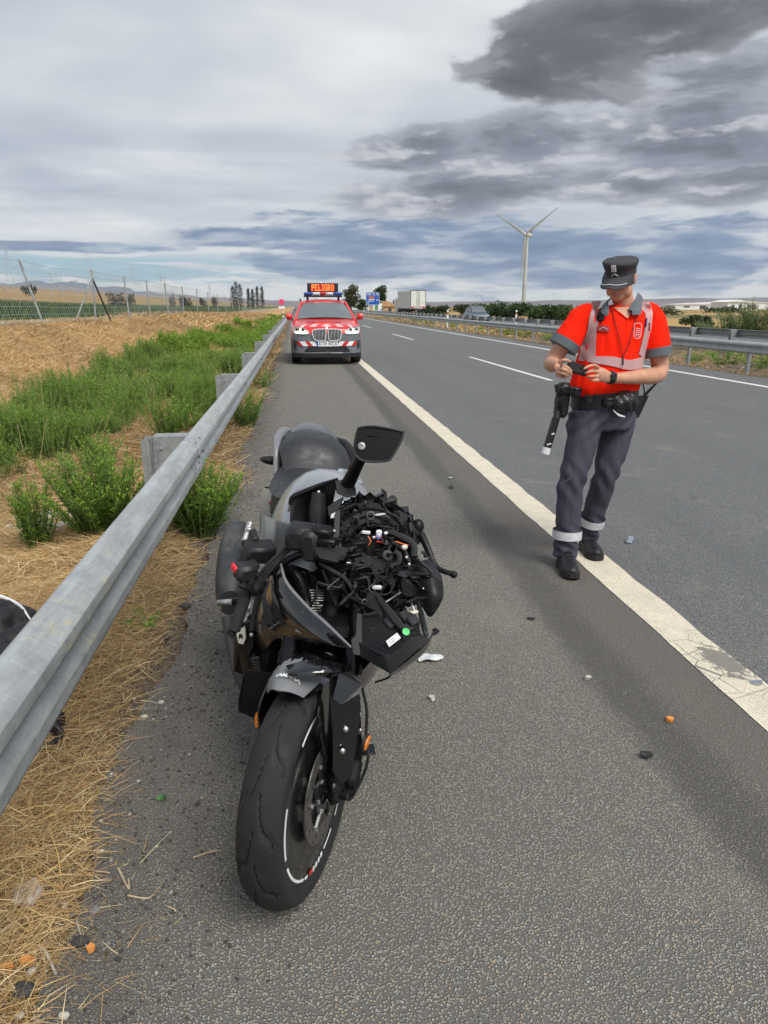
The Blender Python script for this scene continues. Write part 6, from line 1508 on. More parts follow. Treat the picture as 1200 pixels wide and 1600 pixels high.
# ---- mirror on its stalk
mr = [(-0.33,-0.0025,1.2153), (-0.33,0.0091,1.2264), (-0.32,0.0474,1.2376), (-0.31,0.1088,1.2397), (-0.31,0.1171,1.2344), (-0.3,0.1151,1.2131), (-0.29,0.0977,1.1676), (-0.29,0.0895,1.1572), (-0.3,0.0619,1.1461), (-0.31,0.0258,1.1403), (-0.32,0.0051,1.1518), (-0.325,-0.0013,1.1672)]
m_ = MB(); cen = np.mean(np.array(mr), 0); nrm = unit(np.cross(np.array(mr[4]) - mr[0], np.array(mr[8]) - mr[0])); nrm = nrm if nrm[0] > 0 else -nrm
o1 = cr(mr, 4, True); rgs = [o1 - nrm * .0, cen + (o1 - cen) * 1.0 - nrm * .006, cen + (o1 - cen) * .93 - nrm * .022, cen + (o1 - cen) * .6 - nrm * .036]
m_.loft(rgs); mi = bp(m_, 'mirror_housing', 'matt_black')
m_ = MB(); m_.tube(cen + (o1 - cen) * .985 + nrm * .002, .0032, 6, closed=True); bp(m_, 'mirror_rim', 'black_plastic', mi)
m_ = MB(); m_.slab(cen + (o1 - cen) * .93 + nrm * .0, nrm * .0015); bp(m_, 'mirror_backplate', 'inner_black', mi)
m_ = MB(); m_.lathe([(.010, 0), (.010, .004), (.005, .005), (.005, .002), (0, .002)], V((-0.322,0.0174,1.1768)) + nrm * .002, nrm, 16); bp(m_, 'screw_boss', 'silver_scraped', mi)
m_ = MB(); m_.tube([V((-0.32,0.0275,1.2091)) + nrm * .002, V((-0.315,0.0655,1.209)) + nrm * .002, V((-0.315,0.0561,1.1807)) + nrm * .002, V((-0.32,0.0322,1.1643)) + nrm * .002], .002, 5, 4); bp(m_, 'mirror_rib', 'matt_black', mi)
for c_ in ((-0.313,0.0653,1.1856), (-0.31,0.0786,1.1721)):
    u_ = unit(np.array(mr[4]) - mr[0]); w_ = np.cross(nrm, u_); m_ = MB(); m_.slab([V(c_) + nrm * .003 + u_ * x + w_ * y for x, y in ((-.008, -.006), (.007, -.008), (.009, .005), (-.007, .008))], nrm * .001); bp(m_, 'sticker', 'lilac_sticker', mi)
m_ = MB(); m_.tube([V((-0.33,0.026,1.1504)) - nrm * .01, (-0.38,0.0243,1.1029), (-0.42,0.0172,1.0451)], [.015, .017, .021], 12, 4, flat=((1, 0, 0), .75)); bp(m_, 'mirror_stalk', 'matt_black', mi)
m_ = MB(); m_.slab([(-0.42,-0.0187,1.0477), (-0.43,0.0105,1.0547), (-0.41,0.0409,1.0427), (-0.39,0.0442,1.0257), (-0.385,0.0184,1.0146), (-0.4,-0.0066,1.0172)], (-.03, 0, -.005)); bp(m_, 'mirror_bracket', 'grey_plastic', mi)

# ---- torn upper cowl (inner face toward the camera)
m_ = MB(); m_.patch([[(-0.46,-0.129,0.9509), (-0.46,-0.1104,0.9796), (-0.46,-0.0748,1.0077), (-0.46,-0.0298,1.0357), (-0.45,-0.0105,1.0477)], [(-0.44,-0.12,0.9115), (-0.46,-0.0968,0.9295), (-0.475,-0.0645,0.951), (-0.46,-0.0297,0.9715), (-0.44,-0.0124,0.99)], [(-0.42,-0.1126,0.8801), (-0.44,-0.0889,0.8859), (-0.46,-0.0564,0.8974), (-0.45,-0.028,0.9137), (-0.43,-0.0121,0.9306)], [(-0.4,-0.1045,0.8453), (-0.42,-0.0783,0.8471), (-0.43,-0.049,0.8529), (-0.43,-0.0242,0.8613), (-0.42,-0.0089,0.8753)]], 4, 4, .004); tcowl = bp(m_, 'torn_cowl', 'matt_black')
m_ = MB(); m_.tube([(-0.455,-0.1287,0.9484), (-0.455,-0.1255,0.9704), (-0.455,-0.0932,0.9958), (-0.455,-0.052,1.023), (-0.445,-0.0098,1.051)], [.005, .007, .007, .006, .003], 8, 5); bp(m_, 'cowl_edge', 'inner_black', tcowl)
m_ = MB(); m_.tube([(-0.44,-0.0559,1.0011), (-0.43,-0.0492,0.9471), (-0.41,-0.0346,0.8877)], [.020, .026, .022], 12, 4); bp(m_, 'cowl_duct', 'grey_plastic', tcowl)
m_ = MB(); m_.patch([[(-0.5,-0.1283,0.912), (-0.5,-0.1291,0.9556), (-0.5,-0.117,0.9816), (-0.52,-0.0941,0.9947)], [(-0.46,-0.1157,0.9495), (-0.47,-0.1143,0.9724), (-0.48,-0.095,0.991), (-0.5,-0.0782,0.9969)]], 4, 4, .004); bp(m_, 'tank_shoulder', 'light_grey_plastic')
for p_ in ((498,768,-.445), (459,785,-.44)): pass
m_ = MB(); m_.ell((-0.435,-0.0568,1.0041), .006, 8, 6); bp(m_, 'bolt', 'bolt_silver')
# ---- broken lamp housing, grey, right of the cluster
m_ = MB(); m_.box((-0.33,-0.0881,0.8984), (.07, .085, .070), .014, (.1, .2, -.2)); m_.box((-0.31,-0.062,0.8874), (.06, .05, .09), .012, (.2, .2, -.3)); m_.tube([(-0.32,-0.0614,0.94), (-0.3,-0.0615,0.9002), (-0.29,-0.039,0.8649)], [.014, .018, .012], 8, 4); bp(m_, 'lamp_housing', 'grey_plastic')
m_ = MB(); m_.slab([(-0.28,-0.051,0.8775), (-0.29,-0.0322,0.9088), (-0.26,0.0322,0.9084), (-0.255,0.0288,0.8894), (-0.255,0.0127,0.8662), (-0.27,-0.0351,0.8653)], (-.02, 0, -.015)); bp(m_, 'lamp_housing', 'grey_plastic')
m_ = MB(); m_.box((-0.3,-0.0407,0.9279), (.04, .055, .035), .006, (.1, .3, -.2)); m_.box((-0.28,-0.023,0.9119), (.03, .05, .02), .005, (.2, .2, -.4)); bp(m_, 'lamp_housing', 'matt_black')
m_ = MB(); m_.slab([(-0.34,-0.0112,0.9804), (-0.34,-0.0006,0.9898), (-0.31,0.0084,0.9262), (-0.3,0.0011,0.9058), (-0.3,-0.0065,0.9082)], (-.006, .004, 0)); bp(m_, 'bracket', 'grey_plastic')
m_ = MB(); m_.slab([(-0.37,-0.0311,0.983), (-0.38,-0.0122,1.0007), (-0.38,0.0094,1.0199), (-0.36,0.0001,0.9861), (-0.36,-0.0237,0.961)], (-.008, 0, -.004)); bp(m_, 'bracket', 'grey_plastic')
# ---- dark core so that the wreck is not hollow
m_ = MB(); m_.ell((-0.46,0.103,0.8659), (.10, .135, .10), 16, 10); m_.ell((-0.4,0.1785,0.799), (.10, .12, .11), 16, 10); m_.ell((-0.44,0.057,0.7523), (.10, .09, .11), 16, 10)
o_ = fused(m_, .012, 3); bp(o_, 'headstock_mass', 'inner_black')
# ---- instrument back plate: half-disc with ribs
ctr = V((-0.335,0.1043,0.9163)); ux = unit(V((-0.33,0.1746,0.9306)) - V((-0.34,0.0433,0.9037))); uz = unit(V((-0.36,0.0928,0.9825)) - ctr); nz = np.cross(ux, uz); nz = nz if nz[0] > 0 else -nz
m_ = MB(); out = [ctr + ux * r_ * math.cos(t) + uz * r_ * math.sin(t) * .95 for r_, ts in ((.098, np.linspace(-.2, math.pi + .2, 22)), (.052, np.linspace(math.pi + .2, -.2, 16))) for t in ts]; m_.slab(out, -nz * .02); cl = bp(m_, 'instrument_plate', 'grey_plastic')
for r_ in (.097, .075, .055): m_ = MB(); m_.tube([ctr + nz * .004 + ux * r_ * math.cos(t) + uz * r_ * math.sin(t) * .95 for t in np.linspace(-.1, math.pi + .1, 20)], .003, 5); bp(m_, 'plate_rib', 'matt_black', cl)
for t in (.55, 1.0, 1.6, 2.2): m_ = MB(); m_.lathe([(.013, 0), (.013, .006), (.008, .007), (.008, .002), (0, .002)], ctr + ux * .076 * math.cos(t) + uz * .072 * math.sin(t), nz, 16); bp(m_, 'screw_boss', 'steel_dark' if t == 1.6 else 'matt_black', cl)
# ---- windscreen rim remains arching over the top
m_ = MB(); m_.tube([(-0.44,0.0069,0.9703), (-0.46,0.0546,0.9973), (-0.46,0.1191,1.0115), (-0.44,0.1766,1.0021), (-0.42,0.2182,0.9761), (-0.41,0.2437,0.9441)], [.003, .006, .005, .007, .006, .005], 6, 5, flat=((1, 0, 0), 1.6)); bp(m_, 'cowl_rim', 'inner_black')
m_ = MB(); m_.tube([(-0.42,0.0064,0.9643), (-0.44,0.0535,0.992), (-0.44,0.1172,1.0071), (-0.42,0.1736,1.0002), (-0.4,0.2143,0.9767), (-0.39,0.2383,0.9496)], [.003, .006, .005, .007, .006, .005], 6, 5, flat=((1, 0, 0), 1.6)); bp(m_, 'cowl_rim', 'inner_black')
m_ = MB(); m_.tube([(-0.4,0.0063,0.9566), (-0.42,0.0528,0.9852), (-0.42,0.1157,1.0014), (-0.4,0.1709,0.9972), (-0.38,0.2105,0.9767), (-0.37,0.233,0.9551)], [.003, .006, .005, .007, .006, .005], 6, 5, flat=((1, 0, 0), 1.6)); bp(m_, 'cowl_rim', 'matt_black')
m_ = MB(); m_.slab([(-0.4,0.0489,1.001), (-0.4,0.1466,1.0194), (-0.38,0.1982,0.9962), (-0.36,0.2139,0.947), (-0.37,0.1574,0.9685), (-0.38,0.0787,0.974)], (-.02, 0, -.01)); bp(m_, 'cowl_rim', 'inner_black')
for a_, b_ in (((576,805,-.362), (602,801,-.362)), ((588,808,-.36), (603,815,-.355))): pass
ARC = [(-0.42,0.0112,0.9768), (-0.41,0.0254,0.9938), (-0.4,0.0415,1.0092), (-0.415,0.063,1.013), (-0.405,0.0825,1.0213), (-0.42,0.1067,1.0238), (-0.41,0.1275,1.0266), (-0.4,0.1453,1.025), (-0.415,0.17,1.0119), (-0.405,0.1874,1.0043), (-0.42,0.2099,0.9865), (-0.41,0.225,0.9725), (-0.4,0.2363,0.9579), (-0.415,0.0364,0.9713), (-0.405,0.063,0.9907), (-0.42,0.0976,0.9969), (-0.41,0.1285,1.0055), (-0.4,0.1591,0.9985), (-0.415,0.1928,0.9808), (-0.405,0.2144,0.9642), (-0.42,0.0596,0.9625), (-0.41,0.1391,0.9763), (-0.4,0.1772,0.9707), (-0.415,0.214,0.9411)]
rs5 = random.Random(9)
for c_ in ARC:
    u_ = unit([rs5.gauss(0, .4), rs5.gauss(0, 1), rs5.gauss(0, .5)]); w_ = unit(np.cross(u_, [1, rs5.gauss(0, .5), rs5.gauss(0, .5)])); nn_ = np.cross(u_, w_); n_ = rs5.randint(5, 8); sc_ = rs5.uniform(.018, .036); m_ = MB()
    m_.slab([V(c_) + u_ * sc_ * rs5.uniform(.4, 1.3) * math.cos(2 * math.pi * q / n_) + w_ * sc_ * .5 * rs5.uniform(.3, 1.4) * math.sin(2 * math.pi * q / n_) + nn_ * rs5.gauss(0, .004) for q in range(n_)], nn_ * .004); bp(m_, 'broken_fragment', rs5.choice(['gloss_black', 'matt_black', 'inner_black', 'grey_plastic', 'gloss_black']), smooth=False)
m_ = MB(); m_.slab([(-0.362,0.0856,0.9825), (-0.362,0.1301,0.9994), (-0.361,0.1328,0.9954), (-0.361,0.0898,0.9798)], (.003, 0, 0)); bp(m_, 'broken_glass', 'sticker')
m_ = MB(); m_.slab([(-0.361,0.1054,0.9846), (-0.356,0.1377,0.9787), (-0.356,0.135,0.9744), (-0.36,0.1083,0.9797)], (.003, 0, 0)); bp(m_, 'broken_glass', 'sticker')
# ---- headlight stay: star-shaped cast bracket
stay = [(-0.27,0.0534,0.8809), (-0.265,0.0904,0.8966), (-0.26,0.128,0.8938), (-0.265,0.1371,0.9123), (-0.26,0.1532,0.9095), (-0.25,0.148,0.8861), (-0.245,0.1701,0.8881), (-0.24,0.2109,0.8802), (-0.24,0.21,0.8688), (-0.24,0.1588,0.8712), (-0.23,0.176,0.8369), (-0.23,0.1648,0.8312), (-0.245,0.1401,0.8623), (-0.25,0.1211,0.8702), (-0.24,0.1383,0.8359), (-0.24,0.1288,0.8305), (-0.255,0.105,0.8656), (-0.265,0.071,0.8634)]
m_ = MB(); m_.slab(stay, (-.012, 0, -.006)); bp(m_, 'headlight_stay', 'grey_plastic')
m_ = MB(); m_.tube([(-0.26,0.1593,0.9217), (-0.25,0.1715,0.9163), (-0.24,0.1706,0.8975), (-0.24,0.1516,0.8867)], .008, 8, 5); bp(m_, 'headlight_stay', 'grey_plastic')
m_ = MB(); m_.lathe([(.014, 0), (.014, .008), (.007, .009), (.007, .002), (0, .002)], (-0.255,0.1399,0.9089), (1, 0, .5), 16); bp(m_, 'screw_boss', 'grey_plastic')
for c_ in ((-0.25,0.1918,0.9143), (-0.245,0.2022,0.8974), (-0.31,-0.0263,0.9385), (-0.31,-0.0077,0.9344), (-0.3,0.1018,0.9389), (-0.27,-0.0154,0.9057)): m_ = MB(); m_.ell(c_, .0055, 8, 6); bp(m_, 'bolt', 'bolt_silver')
# connectors and labels
for c_, sz, rt, mt in (((-0.32,0.0815,0.9437), (.004, .024, .010), (.1, .1, -.05), 'sticker'), ((-0.315,0.116,0.9497), (.010, .016, .018), (.2, .1, .1), 'sticker'), ((-0.315,0.1354,0.9532), (.008, .012, .009), (.2, .1, .3), 'sticker'), ((-0.31,0.1196,0.9388), (.008, .02, .012), (.1, .2, .3), 'wire_blue'), ((-0.305,0.1412,0.9292), (.006, .006, .014), (.1, 0, 0), 'sticker'), ((-0.27,0.1849,0.9358), (.012, .016, .012), (.3, .2, .2), 'hex_cream'), ((-0.22,0.125,0.8268), (.010, .026, .012), (.2, .1, -.2), 'sticker'), ((-0.17,0.2275,0.7925), (.010, .024, .010), (.3, .1, .2), 'hex_cream')):
    m_ = MB(); m_.box(c_, sz, .003, rt); bp(m_, 'connector', mt)
for c_, sz, rt in (((-0.3,0.0649,0.9097), (.05, .06, .05), (.3, .2, .1)), ((-0.29,0.0462,0.8911), (.05, .05, .06), (.5, .1, .3)), ((-0.33,0.189,0.9332), (.05, .05, .05), (.2, .4, .2)), ((-0.31,0.2089,0.9358), (.04, .035, .07), (.2, .3, .1)), ((-0.26,0.087,0.8286), (.05, .07, .05), (.4, .2, .2)), ((-0.28,0.0682,0.76), (.05, .06, .05), (.1, .5, .2)), ((-0.25,0.1104,0.7988), (.05, .055, .06), (.2, .1, .4)), ((-0.26,0.1478,0.839), (.04, .06, .05), (.1, .2, .5)), ((-0.25,0.1908,0.8502), (.05, .04, .06), (.3, .2, .1)), ((-0.26,0.2269,0.8524), (.04, .045, .05), (.1, .3, .2)), ((-0.21,0.1828,0.8088), (.05, .05, .04), (.2, .3, .4)), ((-0.2,0.2146,0.8183), (.04, .04, .05), (.4, .1, .2)), ((-0.18,0.1698,0.7824), (.06, .05, .03), (.3, .3, .1)), ((-0.15,0.2146,0.7791), (.05, .04, .03), (.2, .1, .3)), ((-0.15,0.1943,0.7759), (.04, .05, .03), (.1, .1, -.3))):
    m_ = MB(); m_.box(c_, V(sz) * .72, .003, rt); bp(m_, 'broken_fragment', random.choice(['inner_black', 'matt_black', 'matt_black', 'inner_black']))
# loose looms
for k, (pts, r_, mt) in enumerate([
    ([(-0.3,-0.0282,0.8406), (-0.27,0.0063,0.8353), (-0.25,0.0422,0.8249), (-0.24,0.0864,0.78)], .006, 'rubber'), ([(-0.3,0.016,0.8007), (-0.28,0.0427,0.7941), (-0.27,0.0643,0.7732), (-0.27,0.0663,0.7389)], .008, 'rubber'), ([(-0.33,0.1313,0.9571), (-0.31,0.1691,0.9553), (-0.29,0.2108,0.943), (-0.27,0.2177,0.9135)], .010, 'rubber'), ([(-0.32,0.1173,0.9313), (-0.31,0.1521,0.9333), (-0.29,0.1878,0.9238), (-0.26,0.2071,0.8964)], .006, 'rubber'), ([(-0.31,0.0873,0.9367), (-0.3,0.0951,0.9283), (-0.3,0.0927,0.9147)], .0015, 'wire_orange'), ([(-0.31,0.1065,0.9402), (-0.305,0.1238,0.9412), (-0.3,0.1339,0.9258)], .0015, 'wire_orange'), ([(-0.305,0.1123,0.9278), (-0.3,0.1296,0.9288), (-0.29,0.1447,0.9199)], .0022, 'wire_red'), ([(-0.3,0.1639,0.9387), (-0.29,0.1843,0.9382), (-0.285,0.198,0.9386)], .0018, 'wire_orange'), ([(-0.26,0.0744,0.8453), (-0.24,0.1001,0.8387), (-0.23,0.1112,0.8072), (-0.22,0.1248,0.8043)], .004, 'rubber'), ([(-0.25,0.1195,0.8381), (-0.23,0.1264,0.8191), (-0.23,0.1449,0.8316), (-0.24,0.1342,0.8539)], .004, 'rubber'), ([(-0.18,0.1386,0.7958), (-0.19,0.164,0.8142), (-0.21,0.1979,0.8357), (-0.22,0.2115,0.8469)], .0022, 'silver_scraped'), ([(-0.21,0.2083,0.8224), (-0.18,0.2201,0.8092), (-0.17,0.2284,0.7964)], .0025, 'silver_scraped'), ([(-0.2,0.0862,0.7599), (-0.2,0.1161,0.7834), (-0.18,0.1494,0.7791), (-0.16,0.1835,0.7843)], .006, 'rubber'), ([(-0.29,0.0442,0.8758), (-0.27,0.0605,0.8484), (-0.26,0.0597,0.8145), (-0.25,0.0775,0.7933)], .005, 'rubber'), ([(-0.24,0.1735,0.87), (-0.23,0.1947,0.8644), (-0.23,0.206,0.8776)], .004, 'grey_plastic'), ([(-0.3,0.0122,0.9041), (-0.28,0.0304,0.8769), (-0.27,0.0635,0.8677)], .005, 'rubber'), ([(-0.37,0.2092,0.9741), (-0.33,0.2268,0.9322), (-0.28,0.2213,0.8915)], .007, 'rubber'), ([(-0.3,-0.0158,0.8238), (-0.29,0.0116,0.7752), (-0.28,0.0371,0.7355)], .005, 'rubber')]):
    m_ = MB(); m_.tube(pts, r_, 7, 6); bp(m_, 'cable', mt)
# jagged plastic splinters, each its own piece
SPL = [(-0.29,0.0415,0.9127), (-0.28,0.0582,0.8968), (-0.26,0.079,0.889), (-0.25,0.1007,0.8816), (-0.26,0.0692,0.8687), (-0.27,0.0438,0.868), (-0.245,0.1313,0.8851), (-0.235,0.1564,0.8783), (-0.27,0.0418,0.8358), (-0.25,0.0982,0.8532), (-0.24,0.1238,0.8521), (-0.235,0.1485,0.8583), (-0.23,0.1718,0.8549), (-0.235,0.1895,0.8747), (-0.24,0.0784,0.8164), (-0.22,0.1165,0.7936), (-0.22,0.1467,0.8173), (-0.22,0.1976,0.8446), (-0.22,0.2171,0.8385), (-0.26,0.0597,0.8145), (-0.29,0.0308,0.8546), (-0.29,0.0097,0.8697), (-0.31,0.0542,0.9307), (-0.32,0.0257,0.9335), (-0.34,0.0391,0.9484), (-0.34,0.1479,0.9722), (-0.33,0.1704,0.9642), (-0.32,0.1902,0.952), (-0.28,0.2081,0.9233), (-0.27,0.2239,0.9108), (-0.18,0.2133,0.8081), (-0.18,0.1898,0.7949), (-0.16,0.1582,0.7655), (-0.17,0.1322,0.7715), (-0.2,0.1097,0.773), (-0.23,0.093,0.7854), (-0.3,0.0238,0.7635), (-0.31,0.0001,0.794), (-0.39,0.128,1.011), (-0.39,0.0837,0.9989), (-0.39,0.0401,0.985), (-0.37,0.1838,0.9849), (-0.36,0.1143,0.9694), (-0.36,0.0698,0.9612), (-0.31,0.1584,0.9458), (-0.28,0.1075,0.9093), (-0.28,0.1293,0.9169), (-0.29,0.0854,0.9093), (-0.23,0.2064,0.8608), (-0.19,0.1614,0.7952)]
rs2 = random.Random(5)
for c0_ in SPL + SPL[:44] + SPL[10:48]:
    c_ = V(c0_) + V(rs2.gauss(0, .012), rs2.gauss(0, .016), rs2.gauss(0, .016)); m_ = MB(); n_ = rs2.randint(5, 9); u_ = unit([rs2.gauss(0, 1) * .5, rs2.gauss(0, 1), rs2.gauss(0, 1)]); w_ = unit(np.cross(u_, [1, rs2.gauss(0, .6), rs2.gauss(0, .6)])); nn_ = np.cross(u_, w_)
    sc_ = rs2.uniform(.010, .032); el_ = rs2.uniform(.2, .7)
    pts = [c_ + u_ * sc_ * rs2.uniform(.3, 1.35) * math.cos(2 * math.pi * q / n_) + w_ * sc_ * el_ * rs2.uniform(.3, 1.35) * math.sin(2 * math.pi * q / n_) + nn_ * rs2.gauss(0, .004) for q in range(n_)]
    m_.slab(pts, nn_ * rs2.uniform(.0015, .005)); bp(m_, 'broken_fragment', rs2.choice(['inner_black', 'matt_black', 'matt_black', 'grey_plastic', 'gloss_black', 'gloss_black', 'inner_black']), smooth=False)
for k in range(34):      # torn wiring loom
    a_ = V(rs2.choice(SPL)); b_ = a_ + V(rs2.gauss(0, .02), rs2.uniform(-.07, .05), rs2.uniform(-.09, .01)); q1 = a_ * .66 + b_ * .34 + V(.012 + abs(rs2.gauss(0, .012)), rs2.gauss(0, .018), rs2.gauss(0, .015)); q2 = a_ * .33 + b_ * .67 + V(.012 + abs(rs2.gauss(0, .012)), rs2.gauss(0, .018), rs2.gauss(0, .015))
    m_ = MB(); m_.tube([a_, q1, q2, b_], rs2.choice([.0018, .0022, .003, .0045]), 5, 6); bp(m_, 'cable', rs2.choice(['rubber', 'rubber', 'rubber', 'matt_black', 'inner_black', 'grey_plastic', 'rubber', 'rubber', 'wire_red' if k < 6 else 'rubber']))
# ---- lower lamp tray with sticker
m_ = MB(); m_.patch([[(-0.085,0.0824,0.724), (-0.045,0.1072,0.7303), (-0.015,0.1349,0.7325)], [(-0.085,0.0844,0.692), (-0.04,0.1216,0.6927), (0,0.1579,0.6933)]], 3, 3, .004); tr_ = bp(m_, 'lamp_tray', 'grey_plastic')
m_ = MB(); m_.patch([[(-0.015,0.1349,0.7325), (-0.05,0.185,0.7538), (-0.085,0.2323,0.7743)], [(0,0.1579,0.6933), (-0.045,0.2143,0.7324), (-0.08,0.2602,0.7612)]], 3, 3, .004); bp(m_, 'lamp_tray', 'matt_black', tr_)
m_ = MB(); m_.patch([[(-0.16,0.0839,0.7646), (-0.16,0.1445,0.7872), (-0.15,0.228,0.7961)], [(-0.085,0.084,0.7243), (-0.07,0.1399,0.7475), (-0.085,0.2323,0.7743)], [(-0.08,0.0908,0.7207), (-0.018,0.1354,0.7327), (-0.08,0.2243,0.7683)]], 4, 4, .004); bp(m_, 'lamp_tray', 'inner_black', tr_)
m_ = MB(); m_.slab([(-0.15,0.0737,0.7747), (-0.15,0.086,0.7731), (-0.085,0.0889,0.7322), (-0.075,0.0894,0.6943), (-0.08,0.0737,0.693), (-0.09,0.0627,0.7256), (-0.1,0.073,0.7367)], (-.012, 0, 0)); bp(m_, 'tray_flange', 'matt_black', tr_)
m_ = MB(); m_.tube([(-0.22,0.2443,0.809), (-0.17,0.2477,0.7902), (-0.1,0.2469,0.7766), (-0.085,0.2518,0.7647)], [.006, .008, .008, .005], 8, 4); bp(m_, 'tray_flange', 'grey_plastic', tr_)
m_ = MB(); m_.patch([[(0,0.1579,0.6933), (-0.04,0.208,0.7198), (-0.08,0.2553,0.7532), (-0.09,0.2711,0.7816)], [(-0.03,0.1659,0.6654), (-0.07,0.2214,0.6878), (-0.11,0.2663,0.714), (-0.12,0.2734,0.7435)], [(-0.12,0.1575,0.5987), (-0.14,0.1994,0.6125), (-0.16,0.2441,0.635), (-0.17,0.2717,0.6705)]], 4, 4, .005); bp(m_, 'chin_fairing', 'gloss_black')
m_ = MB(); m_.slab([(-0.09,0.2636,0.784), (-0.09,0.2726,0.7891), (-0.088,0.2816,0.786), (-0.085,0.2773,0.7796), (-0.085,0.2692,0.771)], (-.008, 0, 0)); bp(m_, 'broken_fragment', 'matt_black')
tn = unit(np.cross(V((-0.06,0.2037,0.7535)) - V((-0.045,0.1381,0.7385)), V((-0.08,0.1446,0.7701)) - V((-0.045,0.1381,0.7385)))); tn = tn if tn[0] > 0 else -tn
m_ = MB(); m_.slab([V(p) + tn * .012 for p in ((-0.045,0.137,0.7507), (-0.055,0.1616,0.7724), (-0.048,0.1724,0.7635), (-0.035,0.1458,0.7413))], tn * .002); stk = bp(m_, 'sticker', 'sticker', tr_)
m_ = MB(); 
for t in (.3, .55, .78): m_.tube([V((-0.045,0.137,0.7507)) * (1 - t) + V((-0.035,0.1458,0.7413)) * t + tn * .0145 + (V((-0.055,0.1616,0.7724)) - V((-0.045,0.137,0.7507))) * q for q in (.12, .62)], .0007, 4)
bp(m_, 'lettering', 'letter_black', stk)
m_ = MB(); m_.lathe([(.0095, 0), (.0095, .003), (0, .0035)], V((-0.06,0.1848,0.7763)) + tn * .012, tn, 18); bp(m_, 'dot_sticker', 'green_dot', tr_)
m_ = MB(); m_.tube([(-0.19,0.1205,0.8199), (-0.14,0.1441,0.8052), (-0.1,0.1682,0.7911), (-0.075,0.1864,0.7808)], [.006, .009, .011, .006], 8, 5, flat=((1, 0, 0), .5)); bp(m_, 'strap', 'grey_plastic')
m_ = MB(); m_.slab([(-0.2,0.0991,0.8122), (-0.205,0.1181,0.8243), (-0.19,0.1281,0.8175), (-0.155,0.1446,0.7986), (-0.15,0.1366,0.7849), (-0.17,0.108,0.786), (-0.18,0.0949,0.7887)], (-.02, 0, -.01)); bp(m_, 'bracket', 'matt_black')
m_ = MB(); m_.lathe([(.008, -.003), (.008, .003), (.005, .004), (.005, -.003)], (-0.18,0.0912,0.7973), (1, .2, .3), 14, True); bp(m_, 'eyelet', 'steel_dark')
for c_, sz in (((-0.12,0.1587,0.7731), (.035, .03, .02)), ((-0.13,0.1975,0.7911), (.04, .03, .02)), ((-0.11,0.2129,0.7901), (.03, .03, .025)), ((-0.1,0.2018,0.7785), (.025, .05, .012))): m_ = MB(); m_.box(c_, sz, .004, (.3, .2, .6)); bp(m_, 'connector', 'black_plastic')
# ---- left handguard-like fairing shard
m_ = MB(); m_.patch([[(-0.27,0.2439,0.8667), (-0.25,0.274,0.8701), (-0.25,0.3093,0.8628)], [(-0.24,0.2478,0.8259), (-0.215,0.2785,0.8358), (-0.22,0.311,0.8353)], [(-0.22,0.2611,0.7927), (-0.205,0.2859,0.7901), (-0.21,0.3054,0.812)], [(-0.21,0.2784,0.7732), (-0.205,0.2866,0.773), (-0.205,0.2935,0.7818)]], 4, 4, .006); lp = bp(m_, 'fairing_shard', 'matt_black')
m_ = MB(); m_.patch([[(-0.3,0.2214,0.8687), (-0.31,0.2548,0.894), (-0.31,0.2802,0.8984), (-0.27,0.308,0.8719)], [(-0.28,0.2263,0.8483), (-0.27,0.2439,0.8744), (-0.25,0.2731,0.8738), (-0.25,0.3097,0.8609)]], 4, 4, .005); bp(m_, 'fairing_shard', 'grey_plastic')
m_ = MB(); m_.ell(V((-0.235,0.252,0.842)) + V(.008, 0, 0), .004, 8, 6); bp(m_, 'bolt', 'bolt_silver', lp)
m_ = MB(); m_.patch([[(-0.27,0.2417,0.8606), (-0.25,0.249,0.8219), (-0.21,0.2612,0.7838), (-0.12,0.2622,0.7602)], [(-0.29,0.2384,0.8522), (-0.27,0.2464,0.8035), (-0.23,0.2616,0.7614), (-0.13,0.2609,0.7459)]], 5, 4, .004); bp(m_, 'fairing_shard', 'light_grey_plastic')
# left side fairing (mostly hidden from here)
m_ = MB(); m_.patch([[(-.22, .19, .86), (-.32, .22, .80), (-.5, .24, .74), (-.66, .22, .72)], [(-.16, .17, .72), (-.3, .22, .62), (-.5, .235, .56), (-.7, .21, .54)], [(-.2, .13, .58), (-.34, .18, .44), (-.52, .19, .36), (-.74, .17, .36)], [(-.34, .09, .42), (-.42, .13, .30), (-.55, .14, .24), (-.78, .12, .26)]], 5, 5, .005); bp(m_, 'side_fairing', 'gloss_black')

# ------------------------------------------------------------------ police officer
from mathutils.bvhtree import BVHTree
M('skin', (.52, .27, .175), .55, 0, .10, 30, .15, 300, .001, sub=.08)
M('hi_vis_red', (1.0, .022, .006), .9, 0, .03, 12, .25, 900, .0006, spec=.08)
M('collar_grey', (.10, .118, .135), .8, 0, .10, 20, .3, 900, .0006)
M('trouser_cloth', (.050, .044, .066), .85, 0, .14, 9, .35, 1000, .0006)
M('leg_tape', (.56, .55, .58), .4, 0, .10, 40)
M('cap_cloth', (.040, .040, .047), .85, 0, .12, 20, .3, 900, .0006)
M('cord_black', (.012, .012, .013), .6); M('cap_white', (.66, .66, .68), .6); M('cap_red', (.16, .03, .03), .7)
M('belt_black', (.010, .010, .011), .45, 0, .2, 30, .2, 300)
M('leather_black', (.013, .013, .014), .38, 0, .25, 30, .25, 200)
M('shoe_black', (.010, .010, .011), .45, 0, .2, 30, .25, 150); M('shoe_sole', (.016, .016, .017), .8)
M('camera_black', (.012, .012, .013), .35); M('hair', (.012, .009, .007), .6, 0, .2, 60, .4, 300)
